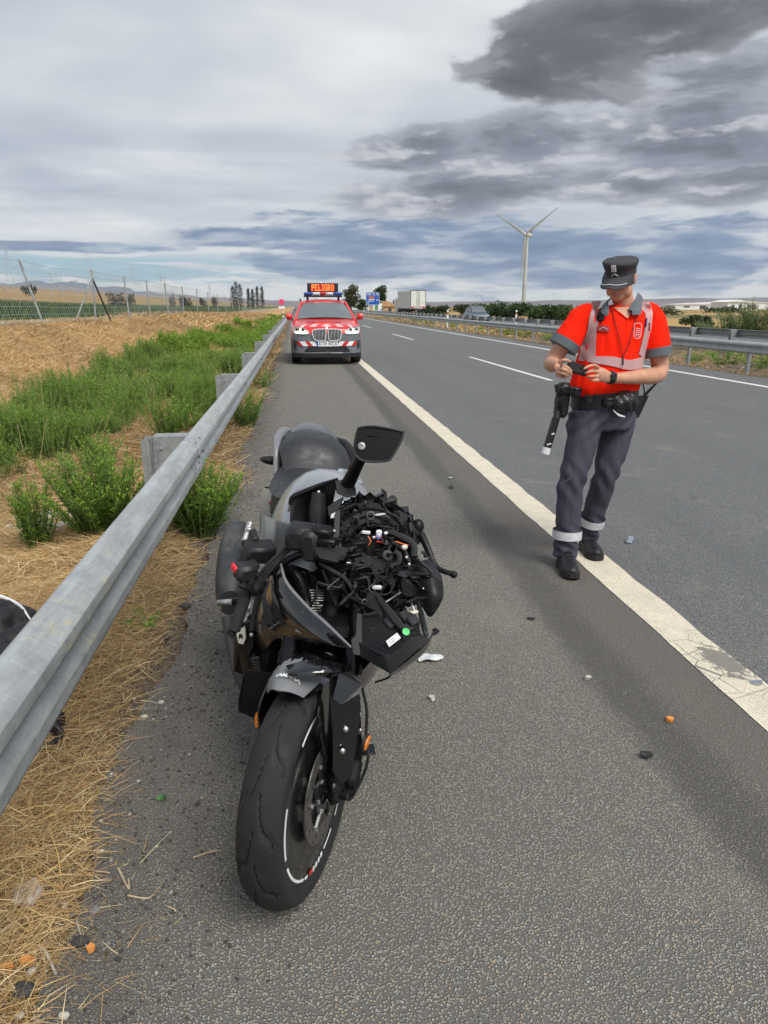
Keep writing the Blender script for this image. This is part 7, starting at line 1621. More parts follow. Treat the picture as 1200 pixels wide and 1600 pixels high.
M('eye_white', (.55, .52, .50), .3); M('eye_dark', (.02, .012, .008), .2); M('lip', (.36, .14, .11), .5); M('badge_red', (.32, .03, .04), .7); M('pen_blue', (.03, .02, .22), .4); M('tape_pink_edge', (.75, .12, .12), .7)
def tape_mat():
    m, g_, b = new_mat('vest_tape'); p = g_.n('ShaderNodeTexCoord').outputs['Object']; X, Y, Z_ = g_.sep(p)
    w = g_.n('ShaderNodeTexWave', wave_type='BANDS'); w.inputs['Scale'].default_value = 75; w.inputs['Distortion'].default_value = 0
    g_.put(w.inputs['Vector'], g_.xyz(g_.m('ADD', X, Z_), 0.0, 0.0))
    g_.put(b.inputs['Base Color'], g_.mix(g_.ss(w.outputs['Fac'], .55, .9), (.47, .40, .41), (.52, .10, .09))); b.inputs['Roughness'].default_value = .5
tape_mat()
off = empty('police_officer', (1.66, 3.95, 0)); tag(off, 'police officer in red high-visibility polo and dark cap, looking down at a small camera', 'person')
off.name = 'person'
def op(mb, name, mat, parent=off, **k): return mb.build(name, mat, parent, **k)
def ring(c, rx, ry, n=24, e=2.2, rz=0.0, tilt=0.0):
    out = []
    for q in np.linspace(0, 2 * math.pi, n, endpoint=False):
        x = rx * math.copysign(abs(math.cos(q)) ** (2 / e), math.cos(q)); y = ry * math.copysign(abs(math.sin(q)) ** (2 / e), math.sin(q))
        out.append((c[0] + x * math.cos(rz) - y * math.sin(rz), c[1] + x * math.sin(rz) + y * math.cos(rz), c[2] + tilt * x))
    return out
SHR, SHL = V((-0.0783,0,1.4313)), V((0.3465,0.03,1.437))
ELR, ELL = V((-0.2252,0,1.1974)), V((0.4116,0,1.1337))
WRR, WRL = V((-0.261,-0.2,1.1955)), V((0.0461,-0.205,1.1245))
# ---- body: head, neck, arms and hands in one skin
hb_ = MB()
NB = V((0.1987,0.02,1.4548)); HC = V((0.1199,-0.02,1.649))
fh = unit(V(-.62, -.70, -.33)); uh = unit(V(-.10, -.16, 1) - fh * (V(-.10, -.16, 1) @ fh)); sh_ = np.cross(fh, uh)
HM = np.stack([sh_, fh, uh], 1)          # head axes: right of the person, forward, up
def hd(x, y, z): return HC + HM @ V(x, y, z)
hb_.ell(hd(0, -.012, .018), (.073, .090, .080), 24, 16, HM)           # skull
hb_.ell(hd(0, .030, -.020), (.062, .062, .080), 20, 14, HM)          # face
hb_.ell(hd(0, .040, -.078), (.042, .046, .036), 16, 12, HM)          # chin
for s_ in (-1, 1):
    hb_.ell(hd(s_ * .034, .058, -.022), (.024, .026, .028), 12, 8, HM)  # cheek
    hb_.ell(hd(s_ * .048, .010, -.062), (.022, .045, .034), 12, 8, HM)  # jaw
    hb_.ell(hd(s_ * .074, -.012, -.006), (.010, .020, .031), 12, 8, HM)  # ear
    hb_.ell(hd(s_ * .078, -.020, .006), (.009, .012, .018), 10, 8, HM)
hb_.loft([[hd(x * w, y, z) for x, y in ((-1, .085), (0, .085 + d), (1, .085), (0, .06))] for w, d, z in ((.007, .006, .018), (.009, .014, -.002), (.013, .030, -.026), (.016, .024, -.036), (.008, .006, -.042))], 3)   # nose
hb_.ell(hd(0, .088, .020), (.046, .014, .011), 14, 8, HM)            # brow
hb_.ell(hd(0, .088, -.056), (.022, .013, .008), 12, 8, HM); hb_.ell(hd(0, .084, -.066), (.019, .013, .008), 12, 8, HM)
hb_.loft([ring(NB + V(.0, .02, -.05), .075, .07), ring(NB + V(-.002, .01, .0), .062, .063), ring(HC + HM @ V(0, -.02, -.075), .055, .06), ring(HC + HM @ V(0, -.01, -.02), .05, .06)], 3)
def limb(mb, pts, rad, n=14): mb.tube(pts, rad, n, 5)
limb(hb_, [SHR, SHR * .5 + ELR * .5 + V(-.004, .005, 0), ELR + V(0, .01, 0), ELR * .5 + WRR * .5 + V(-.01, 0, -.004), WRR], [.056, .052, .046, .046, .043, .034, .027])
limb(hb_, [SHL, SHL * .5 + ELL * .5 + V(.012, .005, 0), ELL + V(.006, .006, 0), ELL * .5 + WRL * .5 + V(.0, -.03, -.006), WRL], [.058, .055, .049, .050, .046, .036, .028])
def finger(pts, r=.0088): hb_.tube(pts, [r * 1.1, r, r * .95, r * .82], 9, 4); hb_.ell(pts[-1], r * .84, 8, 6)
# right hand on the camera's end
PR = V((-0.2623,-0.235,1.1815)); hb_.loft([ring(WRR, .026, .022, 12), [V(p) for p in ring((WRR + PR) / 2 + V(0, 0, .0), .034, .026, 12)], [V(p) for p in ring(PR + V(.004, -.008, -.008), .038, .026, 12)], [V(p) for p in ring(PR + V(.012, -.014, -.030), .026, .02, 12)]], 3)
finger([(-0.2844,-0.25,1.2163), (-0.2673,-0.268,1.2274), (-0.247,-0.27,1.2274), (-0.228,-0.268,1.2188)], .0098)
finger([(-0.2745,-0.255,1.1999), (-0.2634,-0.282,1.1986), (-0.2439,-0.288,1.189), (-0.2228,-0.282,1.1716)])
finger([(-0.2874,-0.255,1.1834), (-0.2738,-0.285,1.1824), (-0.2501,-0.289,1.1725), (-0.2245,-0.28,1.1581)])
finger([(-0.2914,-0.25,1.1662), (-0.281,-0.28,1.1621), (-0.2575,-0.284,1.1555), (-0.2317,-0.274,1.1443)], .0084)
finger([(-0.2901,-0.24,1.1485), (-0.2816,-0.266,1.1441), (-0.265,-0.27,1.1376), (-0.244,-0.262,1.1332)], .0075)
# left hand: index on the camera, the others curled below it
PL = V((-0.0223,-0.225,1.1408)); u_ = unit(PL - WRL)
hb_.loft([[WRL + V(0, .022 * math.cos(q), .028 * math.sin(q)) for q in np.linspace(0, 6.283, 12, endpoint=False)], [(WRL + PL) / 2 + V(0, .022 * math.cos(q), .034 * math.sin(q)) for q in np.linspace(0, 6.283, 12, endpoint=False)], [PL + V(-.006, .020 * math.cos(q), .040 * math.sin(q) + .004) for q in np.linspace(0, 6.283, 12, endpoint=False)], [PL + V(-.030, -.006 + .015 * math.cos(q), .034 * math.sin(q) + .006) for q in np.linspace(0, 6.283, 12, endpoint=False)]], 3)
finger([(-0.0333,-0.21,1.1738), (-0.0832,-0.255,1.1982), (-0.1245,-0.278,1.197), (-0.1542,-0.284,1.1844)])
finger([(-0.0412,-0.215,1.1572), (-0.0907,-0.262,1.1686), (-0.122,-0.278,1.1669), (-0.1402,-0.272,1.1599)])
finger([(-0.0394,-0.215,1.1367), (-0.0831,-0.258,1.1412), (-0.1123,-0.268,1.1424), (-0.1257,-0.258,1.1382)], .0086)
finger([(-0.0281,-0.21,1.1155), (-0.0651,-0.246,1.116), (-0.0904,-0.254,1.1205), (-0.1052,-0.246,1.1233)], .0076)
finger([(-0.0015,-0.19,1.1581), (-0.0383,-0.205,1.1734), (-0.0791,-0.225,1.1721), (-0.1076,-0.235,1.163)], .0098)
body = fused(hb_, .0045, 3, None, .5); bo_ = op(body, 'body', 'skin', angle=0)
# face details
for s_ in (-1, 1):
    m_ = MB(); m_.ell(hd(s_ * .031, .072, .002), .0125, 12, 8); ey = op(m_, 'eye', 'eye_white'); m_ = MB(); m_.ell(hd(s_ * .031, .081, -.001), .0056, 10, 8); op(m_, 'iris', 'eye_dark', ey)
    m_ = MB(); m_.patch([[hd(s_ * x, .074 + .008 * (1 - abs(x - .031) / .017), .010) for x in np.linspace(.014, .048, 5)], [hd(s_ * x, .078 + .009 * (1 - abs(x - .031) / .017), .002) for x in np.linspace(.015, .047, 5)]], 3, 2, .003); op(m_, 'eyelid', 'skin', ey)
    m_ = MB(); m_.tube([hd(s_ * .012, .101, .018), hd(s_ * .030, .098, .024), hd(s_ * .050, .080, .019)], [.0045, .0055, .003], 6, 4); op(m_, 'eyebrow', 'hair')
m_ = MB(); m_.tube([hd(-.022, .086, -.060), hd(0, .098, -.059), hd(.022, .086, -.060)], .0038, 6, 4); op(m_, 'mouth', 'lip')
m_ = MB(); rows = []
for z, y0 in ((.075, .03), (.04, .012), (.018, .004), (-.002, -.022), (-.030, -.045)): rows.append([hd(.0785 * math.sin(q), -.012 - .094 * math.cos(q) if abs(q) < 9 else 0, z) for q in np.linspace(-(1.75 if z > .01 else 1.15), (1.75 if z > .01 else 1.15), 15)])
m_.patch(rows, 3, 2, .006); op(m_, 'hair', 'hair')
# ---- polo shirt
sb_ = MB(); T = [  # centre, rx, ry
    ((0.102,0.02,1.0181), .186, .128), ((0.1016,0.02,1.0659), .198, .140), ((0.1091,0.02,1.1533), .190, .140), ((0.1232,0.02,1.2504), .178, .132), ((0.1339,0.02,1.3392), .180, .128), ((0.1418,0.02,1.4165), .182, .115), ((0.1488,0.02,1.4619), .155, .095), ((0.1669,0.025,1.4931), .10, .075), ((0.1769,0.025,1.5069), .070, .065)]
sb_.loft([ring(V(c), rx, ry, 28, 2.4, -.12, .10 if i < 3 else 0.0) for i, (c, rx, ry) in enumerate(T)], 4)
HEMR = SHR + (ELR - SHR) * .56; HEML = SHL + (ELL - SHL) * .60
sb_.tube([SHR + V(.05, 0, .01), SHR, SHR * .6 + HEMR * .4, HEMR], [.080, .072, .071, .074, .077], 18, 4)
sb_.tube([SHL + V(-.05, 0, .01), SHL, SHL * .6 + HEML * .4 + V(.006, 0, 0), HEML + V(.004, 0, 0)], [.080, .074, .076, .078, .080], 18, 4)
def wrinkle(amp, sx, sy, sz, seed):
    def fn(v, n):
        out = v.copy()
        for i in range(len(v)):
            p = v[i]; q = Vector((p[0] * sx + seed, p[1] * sy, p[2] * sz)); a = mnoise.noise(q) + .5 * mnoise.noise(q * 2.3)
            a = (1 - abs(a) * 2.2) * .6 + a * .4
            out[i] = p + n[i] * a * amp
        return out
    return fn
shirt_mb = fused(sb_, .010, 4, wrinkle(.008, 16, 16, 4, 3.1)); sh_o = op(shirt_mb, 'polo_shirt', 'hi_vis_red', angle=0)
bvh = BVHTree.FromPolygons([Vector(p) for p in shirt_mb.verts()], shirt_mb.f)
def proj(p, lift=.003):
    """drop a point on the shirt along the viewing depth"""
    h = bvh.ray_cast(Vector((p[0], -1.0, p[2])), Vector((0, 1, 0)))
    if h[0] is None: return V(p)
    return V(*h[0]) + V(0, -lift, 0) + V(*h[1]) * lift * .5
def drape(rows, mat, name, parent, lift=.003, th=.0025, ku=5, kv=3):
    P = np.asarray(rows, float); P = np.array([cr(P[:, j], ku) for j in range(P.shape[1])]).transpose(1, 0, 2); P = np.array([cr(P[i], kv) for i in range(P.shape[0])])
    Q = np.array([[proj(p, lift) for p in r_] for r_ in P]); m_ = MB(); m_.patch(Q, 0, 0, -th); return op(m_, name, mat, parent)
# tapes: two braces and a waist band
drape([[(-0.0197,0,1.5308), (0.0323,0,1.5308)], [(-0.0585,0,1.4623), (0.0051,0,1.4587)], [(-0.065,0,1.3584), (-0.0087,0,1.3581)], [(-0.0683,0,1.26), (-0.0111,0,1.2525)], [(-0.0611,-0,1.2174), (-0.0116,0,1.2134)]], 'vest_tape', 'reflective_tape', sh_o)
drape([[(0.2569,0,1.531), (0.3109,0,1.5207)], [(0.2624,0,1.4793), (0.3128,0,1.4688)], [(0.2525,0,1.3922), (0.307,0,1.3815)], [(0.2387,0,1.3041), (0.2942,0,1.286)], [(0.2258,0,1.2437), (0.2903,0,1.2145)]], 'vest_tape', 'reflective_tape', sh_o)
drape([[(-0.0712,0,1.2494), (-0.0754,0,1.2068)], [(-0.002,0,1.2347), (0.0168,0,1.1917)], [(0.0777,0,1.2341), (0.0826,0,1.1804)], [(0.1749,0,1.2155), (0.1725,0,1.1615)], [(0.2876,0,1.2397), (0.2987,0,1.1712)]], 'vest_tape', 'reflective_tape', sh_o, .005)
for s_, H_, E_ in ((0, HEMR, ELR), (1, HEML + V(.004, 0, 0), ELL)):
    d_ = unit(E_ - H_); m_ = MB(); m_.tube([H_ - d_ * .020, H_ + d_ * .028], [.0880, .0875] if s_ else [.0845, .0840], 22, 2); m_.tube([H_ + d_ * .010, H_ + d_ * .030], .079 if s_ else .075, 22); op(m_, 'sleeve_cuff', 'collar_grey', sh_o)
# collar, placket, badges, lanyard
def collar_side(s_, pts_in, pts_out):
    m_ = MB(); m_.patch([pts_in, [(V(a) + V(b)) / 2 + V(.004 * s_, -.012, .004) for a, b in zip(pts_in, pts_out)], pts_out], 4, 4, .005); op(m_, 'collar', 'collar_grey', sh_o)
collar_side(1, [(0.2664,0.06,1.5732), (0.2292,0,1.5447), (0.1841,-0.055,1.5102), (0.1542,-0.085,1.4831)], [(0.3133,0.09,1.5212), (0.2497,-0.03,1.4966), (0.2134,-0.105,1.4595), (0.1611,-0.115,1.4563)])
collar_side(-1, [(0.1191,0.05,1.5589), (0.0645,-0.02,1.5307), (0.045,-0.07,1.5034), (0.0424,-0.09,1.4765)], [(0.0744,0.06,1.5174), (0.0182,-0.04,1.4966), (-0.0049,-0.1,1.4665), (0.0265,-0.115,1.4498)])
drape([[(0.088,0,1.4931), (0.1367,0,1.4931), (0.1927,0,1.4966)], [(0.1049,0,1.4724), (0.1387,0,1.4724), (0.1763,0,1.4724)], [(0.1382,0,1.4378), (0.1439,0,1.4378), (0.1495,0,1.4378)]], 'skin', 'neck_opening', sh_o, .004)
m_ = MB(); m_.tube([proj((0.1499,0,1.4343), .005), proj((0.1412,0,1.4065), .005)], .003, 6); m_.tube([proj((0.0849,0,1.4862), .005), proj((0.1134,0,1.4621), .005), proj((0.1461,0,1.4343), .005), proj((0.1972,0,1.4897), .005)], .0035, 6); op(m_, 'placket', 'hi_vis_red', sh_o)
m_ = MB(); m_.tube([proj(p, .006) for p in ((0.074,0,1.4828), (0.0806,0,1.4101), (0.1038,0,1.3225), (0.1273,0,1.2337))], .0022, 6, 4); m_.tube([proj(p, .006) for p in ((0.2044,0,1.455), (0.1784,0,1.3749), (0.1527,0,1.2869), (0.1311,0,1.2337))], .0022, 6, 4); m_.tube([proj((0.1273,0,1.2337), .008), proj((0.1278,0,1.1872), .010)], .004, 6); ly = op(m_, 'lanyard', 'cord_black')
m_ = MB(); m_.tube([proj((0.1278,0,1.1872), .010) + V(.008 * math.cos(q), 0, .008 * math.sin(q) - .01) for q in np.linspace(0, 6.28, 12)], .0014, 5); op(m_, 'ring', 'cap_white', ly)
drape([[(-0.0123,0,1.3999), (-0.0096,0,1.3686)], [(0.0177,0,1.3999), (0.0204,0,1.3685)], [(0.048,0,1.3963), (0.0509,0,1.3649)]], 'badge_red', 'name_tag', sh_o, .007)
m_ = MB(); m_.tube([proj((0.0009,0,1.3773), .010), proj((0.0186,0,1.3894), .010), proj((0.0385,0,1.3772), .010)], .0016, 5); op(m_, 'chevron', 'cap_white', sh_o)
m_ = MB()
for q in range(5):
    m_.tube([proj((0.1963,0,1.3854), .007) + V(.026 * t - .0 * q, 0, -.010 * q - .004 * t) for t in (0, 1)], .0016, 5)
m_.tube([proj(p, .007) for p in ((0.1853,0,1.3433), (0.1849,0,1.3854), (0.19,0,1.4098), (0.2245,0,1.4063), (0.2243,0,1.3712), (0.2199,0,1.3396), (0.2019,0,1.3291), (0.1853,0,1.3433))], .0016, 5, 3); op(m_, 'chest_crest', 'cap_white', sh_o)
m_ = MB(); m_.tube([proj((0.2592,0,1.4376), .009), proj((0.2525,0,1.3922), .009)], .004, 8); op(m_, 'pen', 'pen_blue', sh_o)
m_ = MB(); m_.tube([proj((0.2808,0,1.4131), .009), proj((0.2852,0,1.371), .009)], .0045, 8); op(m_, 'pen', 'badge_red', sh_o)
# clip microphone on the brace
mp = proj((0.0169,0,1.4518), .012); m_ = MB(); m_.box(mp, (.042, .026, .072), .008, (0, .15, 0)); mic = op(m_, 'shoulder_microphone', 'camera_black', sh_o)
m_ = MB(); m_.tube([mp + V(.0, -.005, -.035), mp + V(-.005, -.004, -.06)], .003, 6); op(m_, 'cable', 'cord_black', mic)
# ---- trousers
HPR, HPL = V((-0.0083,0,0.8964)), V((0.2172,0.04,0.8866)); KNR, KNL = V((-0.0954,-0.08,0.5206)), V((0.1541,0.02,0.5288)); ANR, ANL = V((-0.107,-0.1,0.1578)), V((0.1304,0.13,0.1568)); HMR, HML = V((-0.1121,-0.11,0.0688)), V((0.1289,0.14,0.0729))
tb_ = MB(); tb_.loft([ring(V((0.1033,0.02,1.0475)), .170, .125, 26, 2.3, -.1, .1), ring(V((0.1047,0.02,0.9885)), .178, .130, 26, 2.3, -.1, .08), ring(V((0.1046,0.02,0.9028)), .176, .130, 26, 2.3, -.1, .04), ring(V((0.1084,0.02,0.816)), .165, .120, 26, 2.3, -.1)], 3)
tb_.tube([HPR, HPR * .5 + KNR * .5 + V(.008, -.008, 0), KNR, KNR * .5 + ANR * .5, ANR, HMR], [.097, .092, .082, .073, .070, .071, .068, .067, .069], 20, 5)
tb_.tube([HPL, HPL * .5 + KNL * .5 + V(.006, 0, 0), KNL, KNL * .5 + ANL * .5, ANL, HML], [.097, .092, .082, .072, .068, .066, .061, .058, .058], 20, 5)
def tfold(v, n):
    out = wrinkle(.011, 15, 15, 3.2, 8.4)(v, n)
    for i in range(len(v)):
        z = v[i][2]; k = math.exp(-((z - .18) / .08) ** 2) * .009 * math.sin(z * 85 + v[i][0] * 60) + math.exp(-((z - .52) / .10) ** 2) * .007 * math.sin(z * 42 + v[i][0] * 75) + math.exp(-((z - .86) / .08) ** 2) * .007 * math.sin(z * 70 - v[i][0] * 60)
        out[i] = out[i] + n[i] * k
    return out
tm_ = fused(tb_, .011, 3, tfold); tro = op(tm_, 'trousers', 'trouser_cloth', angle=0)
for A_, B_, t0, t1, r_ in ((KNR, ANR, .80, .94, .086), (KNL, ANL, .77, .90, .080)):
    a_ = A_ + (B_ - A_) * t0; b_ = A_ + (B_ - A_) * t1; m_ = MB(); m_.tube([a_, (a_ + b_) / 2, b_], [r_, r_ * 1.005, r_], 26, 2, caps=False); m_.tube([a_, b_], r_ * .96, 26, caps=False); op(m_, 'leg_tape', 'leg_tape', tro)
for p0, p1 in (((-0.2024,-0.17,0.5267), (-0.1206,-0.175,0.5705)), ((0.0949,-0.07,0.4895), (0.1215,-0.07,0.4575))): m_ = MB(); m_.tube([p0, p1], .004, 6); op(m_, 'knee_seam', 'trouser_cloth', tro)
# ---- shoes
def shoe(heel, toe, w=.052):
    heel = V(heel); toe = V(toe); d_ = unit((toe - heel) * V(1, 1, 0)); s_ = V(-d_[1], d_[0], 0); Ln = np.linalg.norm((toe - heel)[:2]); m_ = MB(); rg = []
    for t, ww, h in ((-.02, .55, .085), (.06, .80, .125), (.2, .85, .14), (.38, .88, .115), (.58, 1.0, .085), (.78, 1.0, .068), (.93, .75, .055), (1.0, .35, .04)):
        c = heel * V(1, 1, 0) + d_ * Ln * t; rg.append([c + s_ * w * ww * math.cos(q) + V(0, 0, .018 + h * max(0, math.sin(q)) ** .8) for q in np.linspace(0, 2 * math.pi, 18, endpoint=False)])
    m_.loft(rg, 3); so_ = op(m_, 'shoe', 'shoe_black'); m_ = MB(); rg = []
    for t, ww in ((-.05, .45), (.0, .75), (.2, .9), (.45, .85), (.7, 1.06), (.92, .85), (1.03, .35)):
        c = heel * V(1, 1, 0) + d_ * Ln * t; z1 = .028 + (.012 if t > .9 else 0); rg.append([c - s_ * w * ww + V(0, 0, .004 + (.012 if t > .95 else 0)), c + s_ * w * ww + V(0, 0, .004 + (.012 if t > .95 else 0)), c + s_ * w * ww + V(0, 0, z1), c - s_ * w * ww + V(0, 0, z1)])
    m_.loft(rg, 3); op(m_, 'sole', 'shoe_sole', so_)
    for k in range(4):
        t = .28 + .09 * k; c = heel * V(1, 1, 0) + d_ * Ln * t; h = .018 + np.interp(t, [.2, .38, .58], [.14, .115, .085]) + .004; m_ = MB(); m_.tube([c + s_ * .024 + V(0, 0, h - .010), c + V(0, 0, h), c - s_ * .024 + V(0, 0, h - .010)], .003, 5, 2); op(m_, 'lace', 'cord_black', so_)
shoe((HMR[0] + .005, HMR[1] + .05, 0), ((-0.1452,-0.2,0.0066)[0], HMR[1] - .22, 0)); shoe((HML[0] + .005, HML[1] + .07, 0), (HML[0] - .005, HML[1] - .19, 0))
# ---- cap
def cp(x, y, z): return HC + HM @ V(x, y, z)
def cring(z, rx, ry, y0, tz=0.0, n=28):
    rx *= .95; ry *= .95; z = .036 + (z - .036) * .88
    return [cp(rx * math.cos(q), y0 + ry * math.sin(q), z + tz * math.sin(q)) for q in np.linspace(0, 2 * math.pi, n, endpoint=False)]
m_ = MB(); m_.loft([cring(.038, .083, .103, -.010), cring(.060, .084, .104, -.010), cring(.066, .088, .108, -.008), cring(.088, .097, .116, -.004, .008), cring(.104, .098, .116, -.004, .010), cring(.113, .084, .100, -.006, .010), cring(.118, .045, .055, -.008, .006), cring(.119, .01, .012, -.008)], 3)
def capw(v):
    out = v.copy()
    for i in range(len(v)):
        a = mnoise.noise(Vector(v[i] * 22)); out[i] = v[i] + unit(v[i] - HC) * (a + .6 * mnoise.noise(Vector(v[i] * 55))) * .006
    return out
m_.xf(capw); cap = op(m_, 'cap', 'cap_cloth')
m_ = MB(); m_.loft([cring(.034, .0855, .1055, -.010), cring(.062, .0865, .1065, -.010)], 0, False); op(m_, 'cap_band', 'cap_cloth', cap)
m_ = MB(); m_.tube(cring(.0645, .0885, .1085, -.009), .0012, 5, closed=True); op(m_, 'cap_piping', 'cap_red', cap)
qs = np.linspace(R(12), R(168), 15); rows = [[cp(.085 * math.cos(q), -.010 + .105 * math.sin(q), .037) for q in qs], [cp(.088 * math.cos(q), -.004 + .148 * math.sin(q), .032 - .014 * abs(math.cos(q))) for q in qs], [cp(.086 * math.cos(q), .0 + .196 * math.sin(q) ** .9, .012 - .026 * abs(math.cos(q))) for q in qs]]
m_ = MB(); m_.patch(rows, 4, 1, .005); vz = op(m_, 'visor', 'cap_cloth', cap)
m_ = MB(); m_.tube([cp(.082 * math.cos(q), .0 + .178 * math.sin(q) ** .9, .0255 - .021 * abs(math.cos(q))) for q in qs[1:-1]], .0018, 5); op(m_, 'visor_piping', 'cap_white', vz)
m_ = MB(); m_.tube([cp(.018 + .0, .093, .042), cp(.0, .098, .055), cp(-.018, .093, .042)], .0028, 6); op(m_, 'chevron', 'cap_white', cap)
m_ = MB()
for r_ in range(5):
    for c_ in range(3): m_.box(cp(-.009 + .009 * c_ - .0, .1085 + .002 * r_, .072 + .008 * r_), (.006, .004, .0062), 0, HM)
op(m_, 'cap_crest', 'cap_white', cap)
# ---- belt kit
bl = [ring(V((0.1046,0.02,1.0328)), .186, .140, 30, 2.3, -.1, .10), ring(V((0.1081,0.02,0.9513)), .194, .146, 30, 2.3, -.1, .08)]
m_ = MB(); m_.loft(bl, 0, False); m_.loft([[V(p) * V(1, 1, 1) for p in ring(V((0.1053,0.02,1.0254)), .174, .128, 30, 2.3, -.1, .10)], ring(V((0.1081,0.02,0.9513)), .186, .138, 30, 2.3, -.1, .08)], 0, False); belt = op(m_, 'belt', 'belt_black')
def pouch(c, sz, rot, mat='leather_black', name='belt_pouch', parent=belt):
    m_ = MB(); m_.box(c, sz, min(sz) * .28, rot); m_.box(V(c) + V(0, -.006, sz[2] * .3), (sz[0] * 1.04, sz[1] * 1.04, sz[2] * .38), min(sz) * .25, rot); return op(m_, name, mat, parent)
hol = pouch((-0.1687,-0.04,0.9889), (.075, .075, .20), (0, .10, .2), 'leather_black', 'holster'); 
m_ = MB(); m_.tube([(-0.209,-0.05,1.0806), (-0.2008,-0.055,1.0453), (-0.1846,-0.05,1.0013)], [.018, .020, .018], 10, 3); m_.tube([(-0.1895,-0.09,1.0703), (-0.2126,-0.095,1.057), (-0.2231,-0.09,1.021)], .006, 8, 4); op(m_, 'pistol_grip', 'camera_black', hol)
pouch((-0.1245,-0.12,1.0409), (.06, .05, .06), (0, .1, .3)); pouch((0.0685,-0.125,0.9853), (.07, .045, .06), (0, 0, .1)); pouch((-0.049,-0.125,1.0013), (.055, .035, .05), (0, .1, .15))
g_mb = MB()
for (a_, b_, c_, r_) in (((0.1013,-0.12,1.0199), (0.1223,-0.15,0.9734), (0.1503,-0.13,0.9343), .020), ((0.1348,-0.11,1.0326), (0.1585,-0.15,0.9871), (0.2,-0.12,0.9393), .022), ((0.1691,-0.1,1.0382), (0.2044,-0.13,0.9982), (0.2327,-0.1,0.936), .02), ((0.0952,-0.12,1.0057), (0.1058,-0.14,0.958), (0.1286,-0.13,0.9238), .014)): g_mb.tube([a_, b_, c_], [r_, r_ * 1.2, r_ * .7], 10, 4)
gl_ = fused(g_mb, .007, 2, wrinkle(.006, 40, 40, 40, 1.0)); op(gl_, 'gloves', 'leather_black', belt, angle=0)
m_ = MB(); m_.patch([[(0.0874,-0.15,0.9453), (0.1196,-0.15,0.9232), (0.1636,-0.14,0.9065)], [(0.0922,-0.15,0.9344), (0.1248,-0.15,0.9087), (0.1681,-0.14,0.8992)]], 3, 3, .003); op(m_, 'glove_cuff', 'cap_white', belt)
# watch
wd_ = unit(PL - WRL); m_ = MB(); m_.tube([WRL + wd_ * .004, WRL + wd_ * .030], .0335, 20, 2, flat=((0, 0, 1), 1.1)); wt2 = op(m_, 'watch_strap', 'camera_black')
m_ = MB(); m_.box(WRL + wd_ * .016 + V(.002, -.032, .010), (.034, .012, .040), .005, (.25, 0, -.2)); op(m_, 'watch_case', 'cap_cloth', wt2)
# ---- things he carries
cmr = empty('compact_camera', (1.66 + ((-0.1793,-0.25,1.1819)[0]), 3.95 - .25, (-0.1793,-0.25,1.1819)[2])); cmr.rotation_euler = (R(-8), R(16), R(8)); tag(cmr, 'small black camera held in both of the officer\'s hands', 'camera')
m_ = MB(); m_.box((0, 0, 0), (.122, .030, .056), .008); m_.build('housing', 'camera_black', cmr)
m_ = MB(); m_.lathe([(.024, 0), (.024, .008), (.020, .012), (.013, .010), (0, .009)], (.018, .014, -.002), (0, 1, 0), 20); m_.build('lens', 'camera_black', cmr)
m_ = MB(); m_.box((-.01, -.0155, 0), (.075, .002, .044), .001); m_.build('screen', 'eye_dark', cmr)
m_ = MB(); m_.lathe([(.008, 0), (.008, .004), (0, .005)], (-.035, 0, .028), (0, 0, 1), 12); m_.build('shutter_button', 'steel_dark', cmr)
m_ = MB(); m_.tube([(-.060, -.004, .012), (-.085, -.012, .020), (-.105, -.014, -.010), (-.092, -.014, -.055), (-.072, -.010, -.060), (-.058, -.004, -.02)], .0024, 6, 6); m_.build('wrist_strap', 'cord_black', cmr)
tor = empty('baton_torch', (1.66, 3.95, 0)); tag(tor, 'black rod torch with white tip hanging from the officer\'s belt', 'torch')
m_ = MB(); m_.tube([(-0.218,-0.09,0.895), (-0.2404,-0.095,0.8124), (-0.2629,-0.1,0.7291)], [.022, .023, .022], 16, 2); m_.build('housing', 'camera_black', tor)
m_ = MB(); m_.tube([(-0.2629,-0.1,0.7291), (-0.2726,-0.102,0.6926)], [.0225, .0235], 16); m_.build('tip', 'cap_white', tor)
m_ = MB(); m_.tube([(-0.2077,-0.085,0.9339), (-0.218,-0.09,0.895)], [.012, .021], 12); m_.tube([(-0.2097,-0.06,1.0388), (-0.2257,-0.075,0.9762), (-0.2074,-0.085,0.9303)], .004, 6, 4); m_.build('hanger', 'cord_black', tor)
m_ = MB(); m_.box((-0.2423,-0.122,0.8097), (.016, .003, .010), 0, (0, -.3, 0)); m_.box((-0.262,-0.125,0.7522), (.026, .003, .007), 0, (0, -.3, 0)); m_.build('marking', 'cap_white', tor)
rad_ = empty('radio_handset', (1.66, 3.95, 0)); tag(rad_, 'black handheld radio with long aerial at the back of the officer\'s belt', 'radio')
m_ = MB(); m_.loft([ring(V((0.3013,0.03,0.8715)), .028, .02, 12, 4), ring(V((0.3252,0.03,0.9466)), .032, .024, 12, 4), ring(V((0.3473,0.03,0.9986)), .030, .022, 12, 4)], 2); m_.build('housing', 'camera_black', rad_)
m_ = MB(); m_.tube([(0.3481,0.03,0.9912), (0.4222,0.03,1.072)], [.010, .007, .006], 8); m_.build('aerial', 'cord_black', rad_)
m_ = MB(); m_.tube([(0.3257,0.02,1.0815), (0.3415,0.02,1.0444), (0.3552,0.03,0.9985)], .004, 6, 4); m_.build('cable', 'cord_black', rad_)

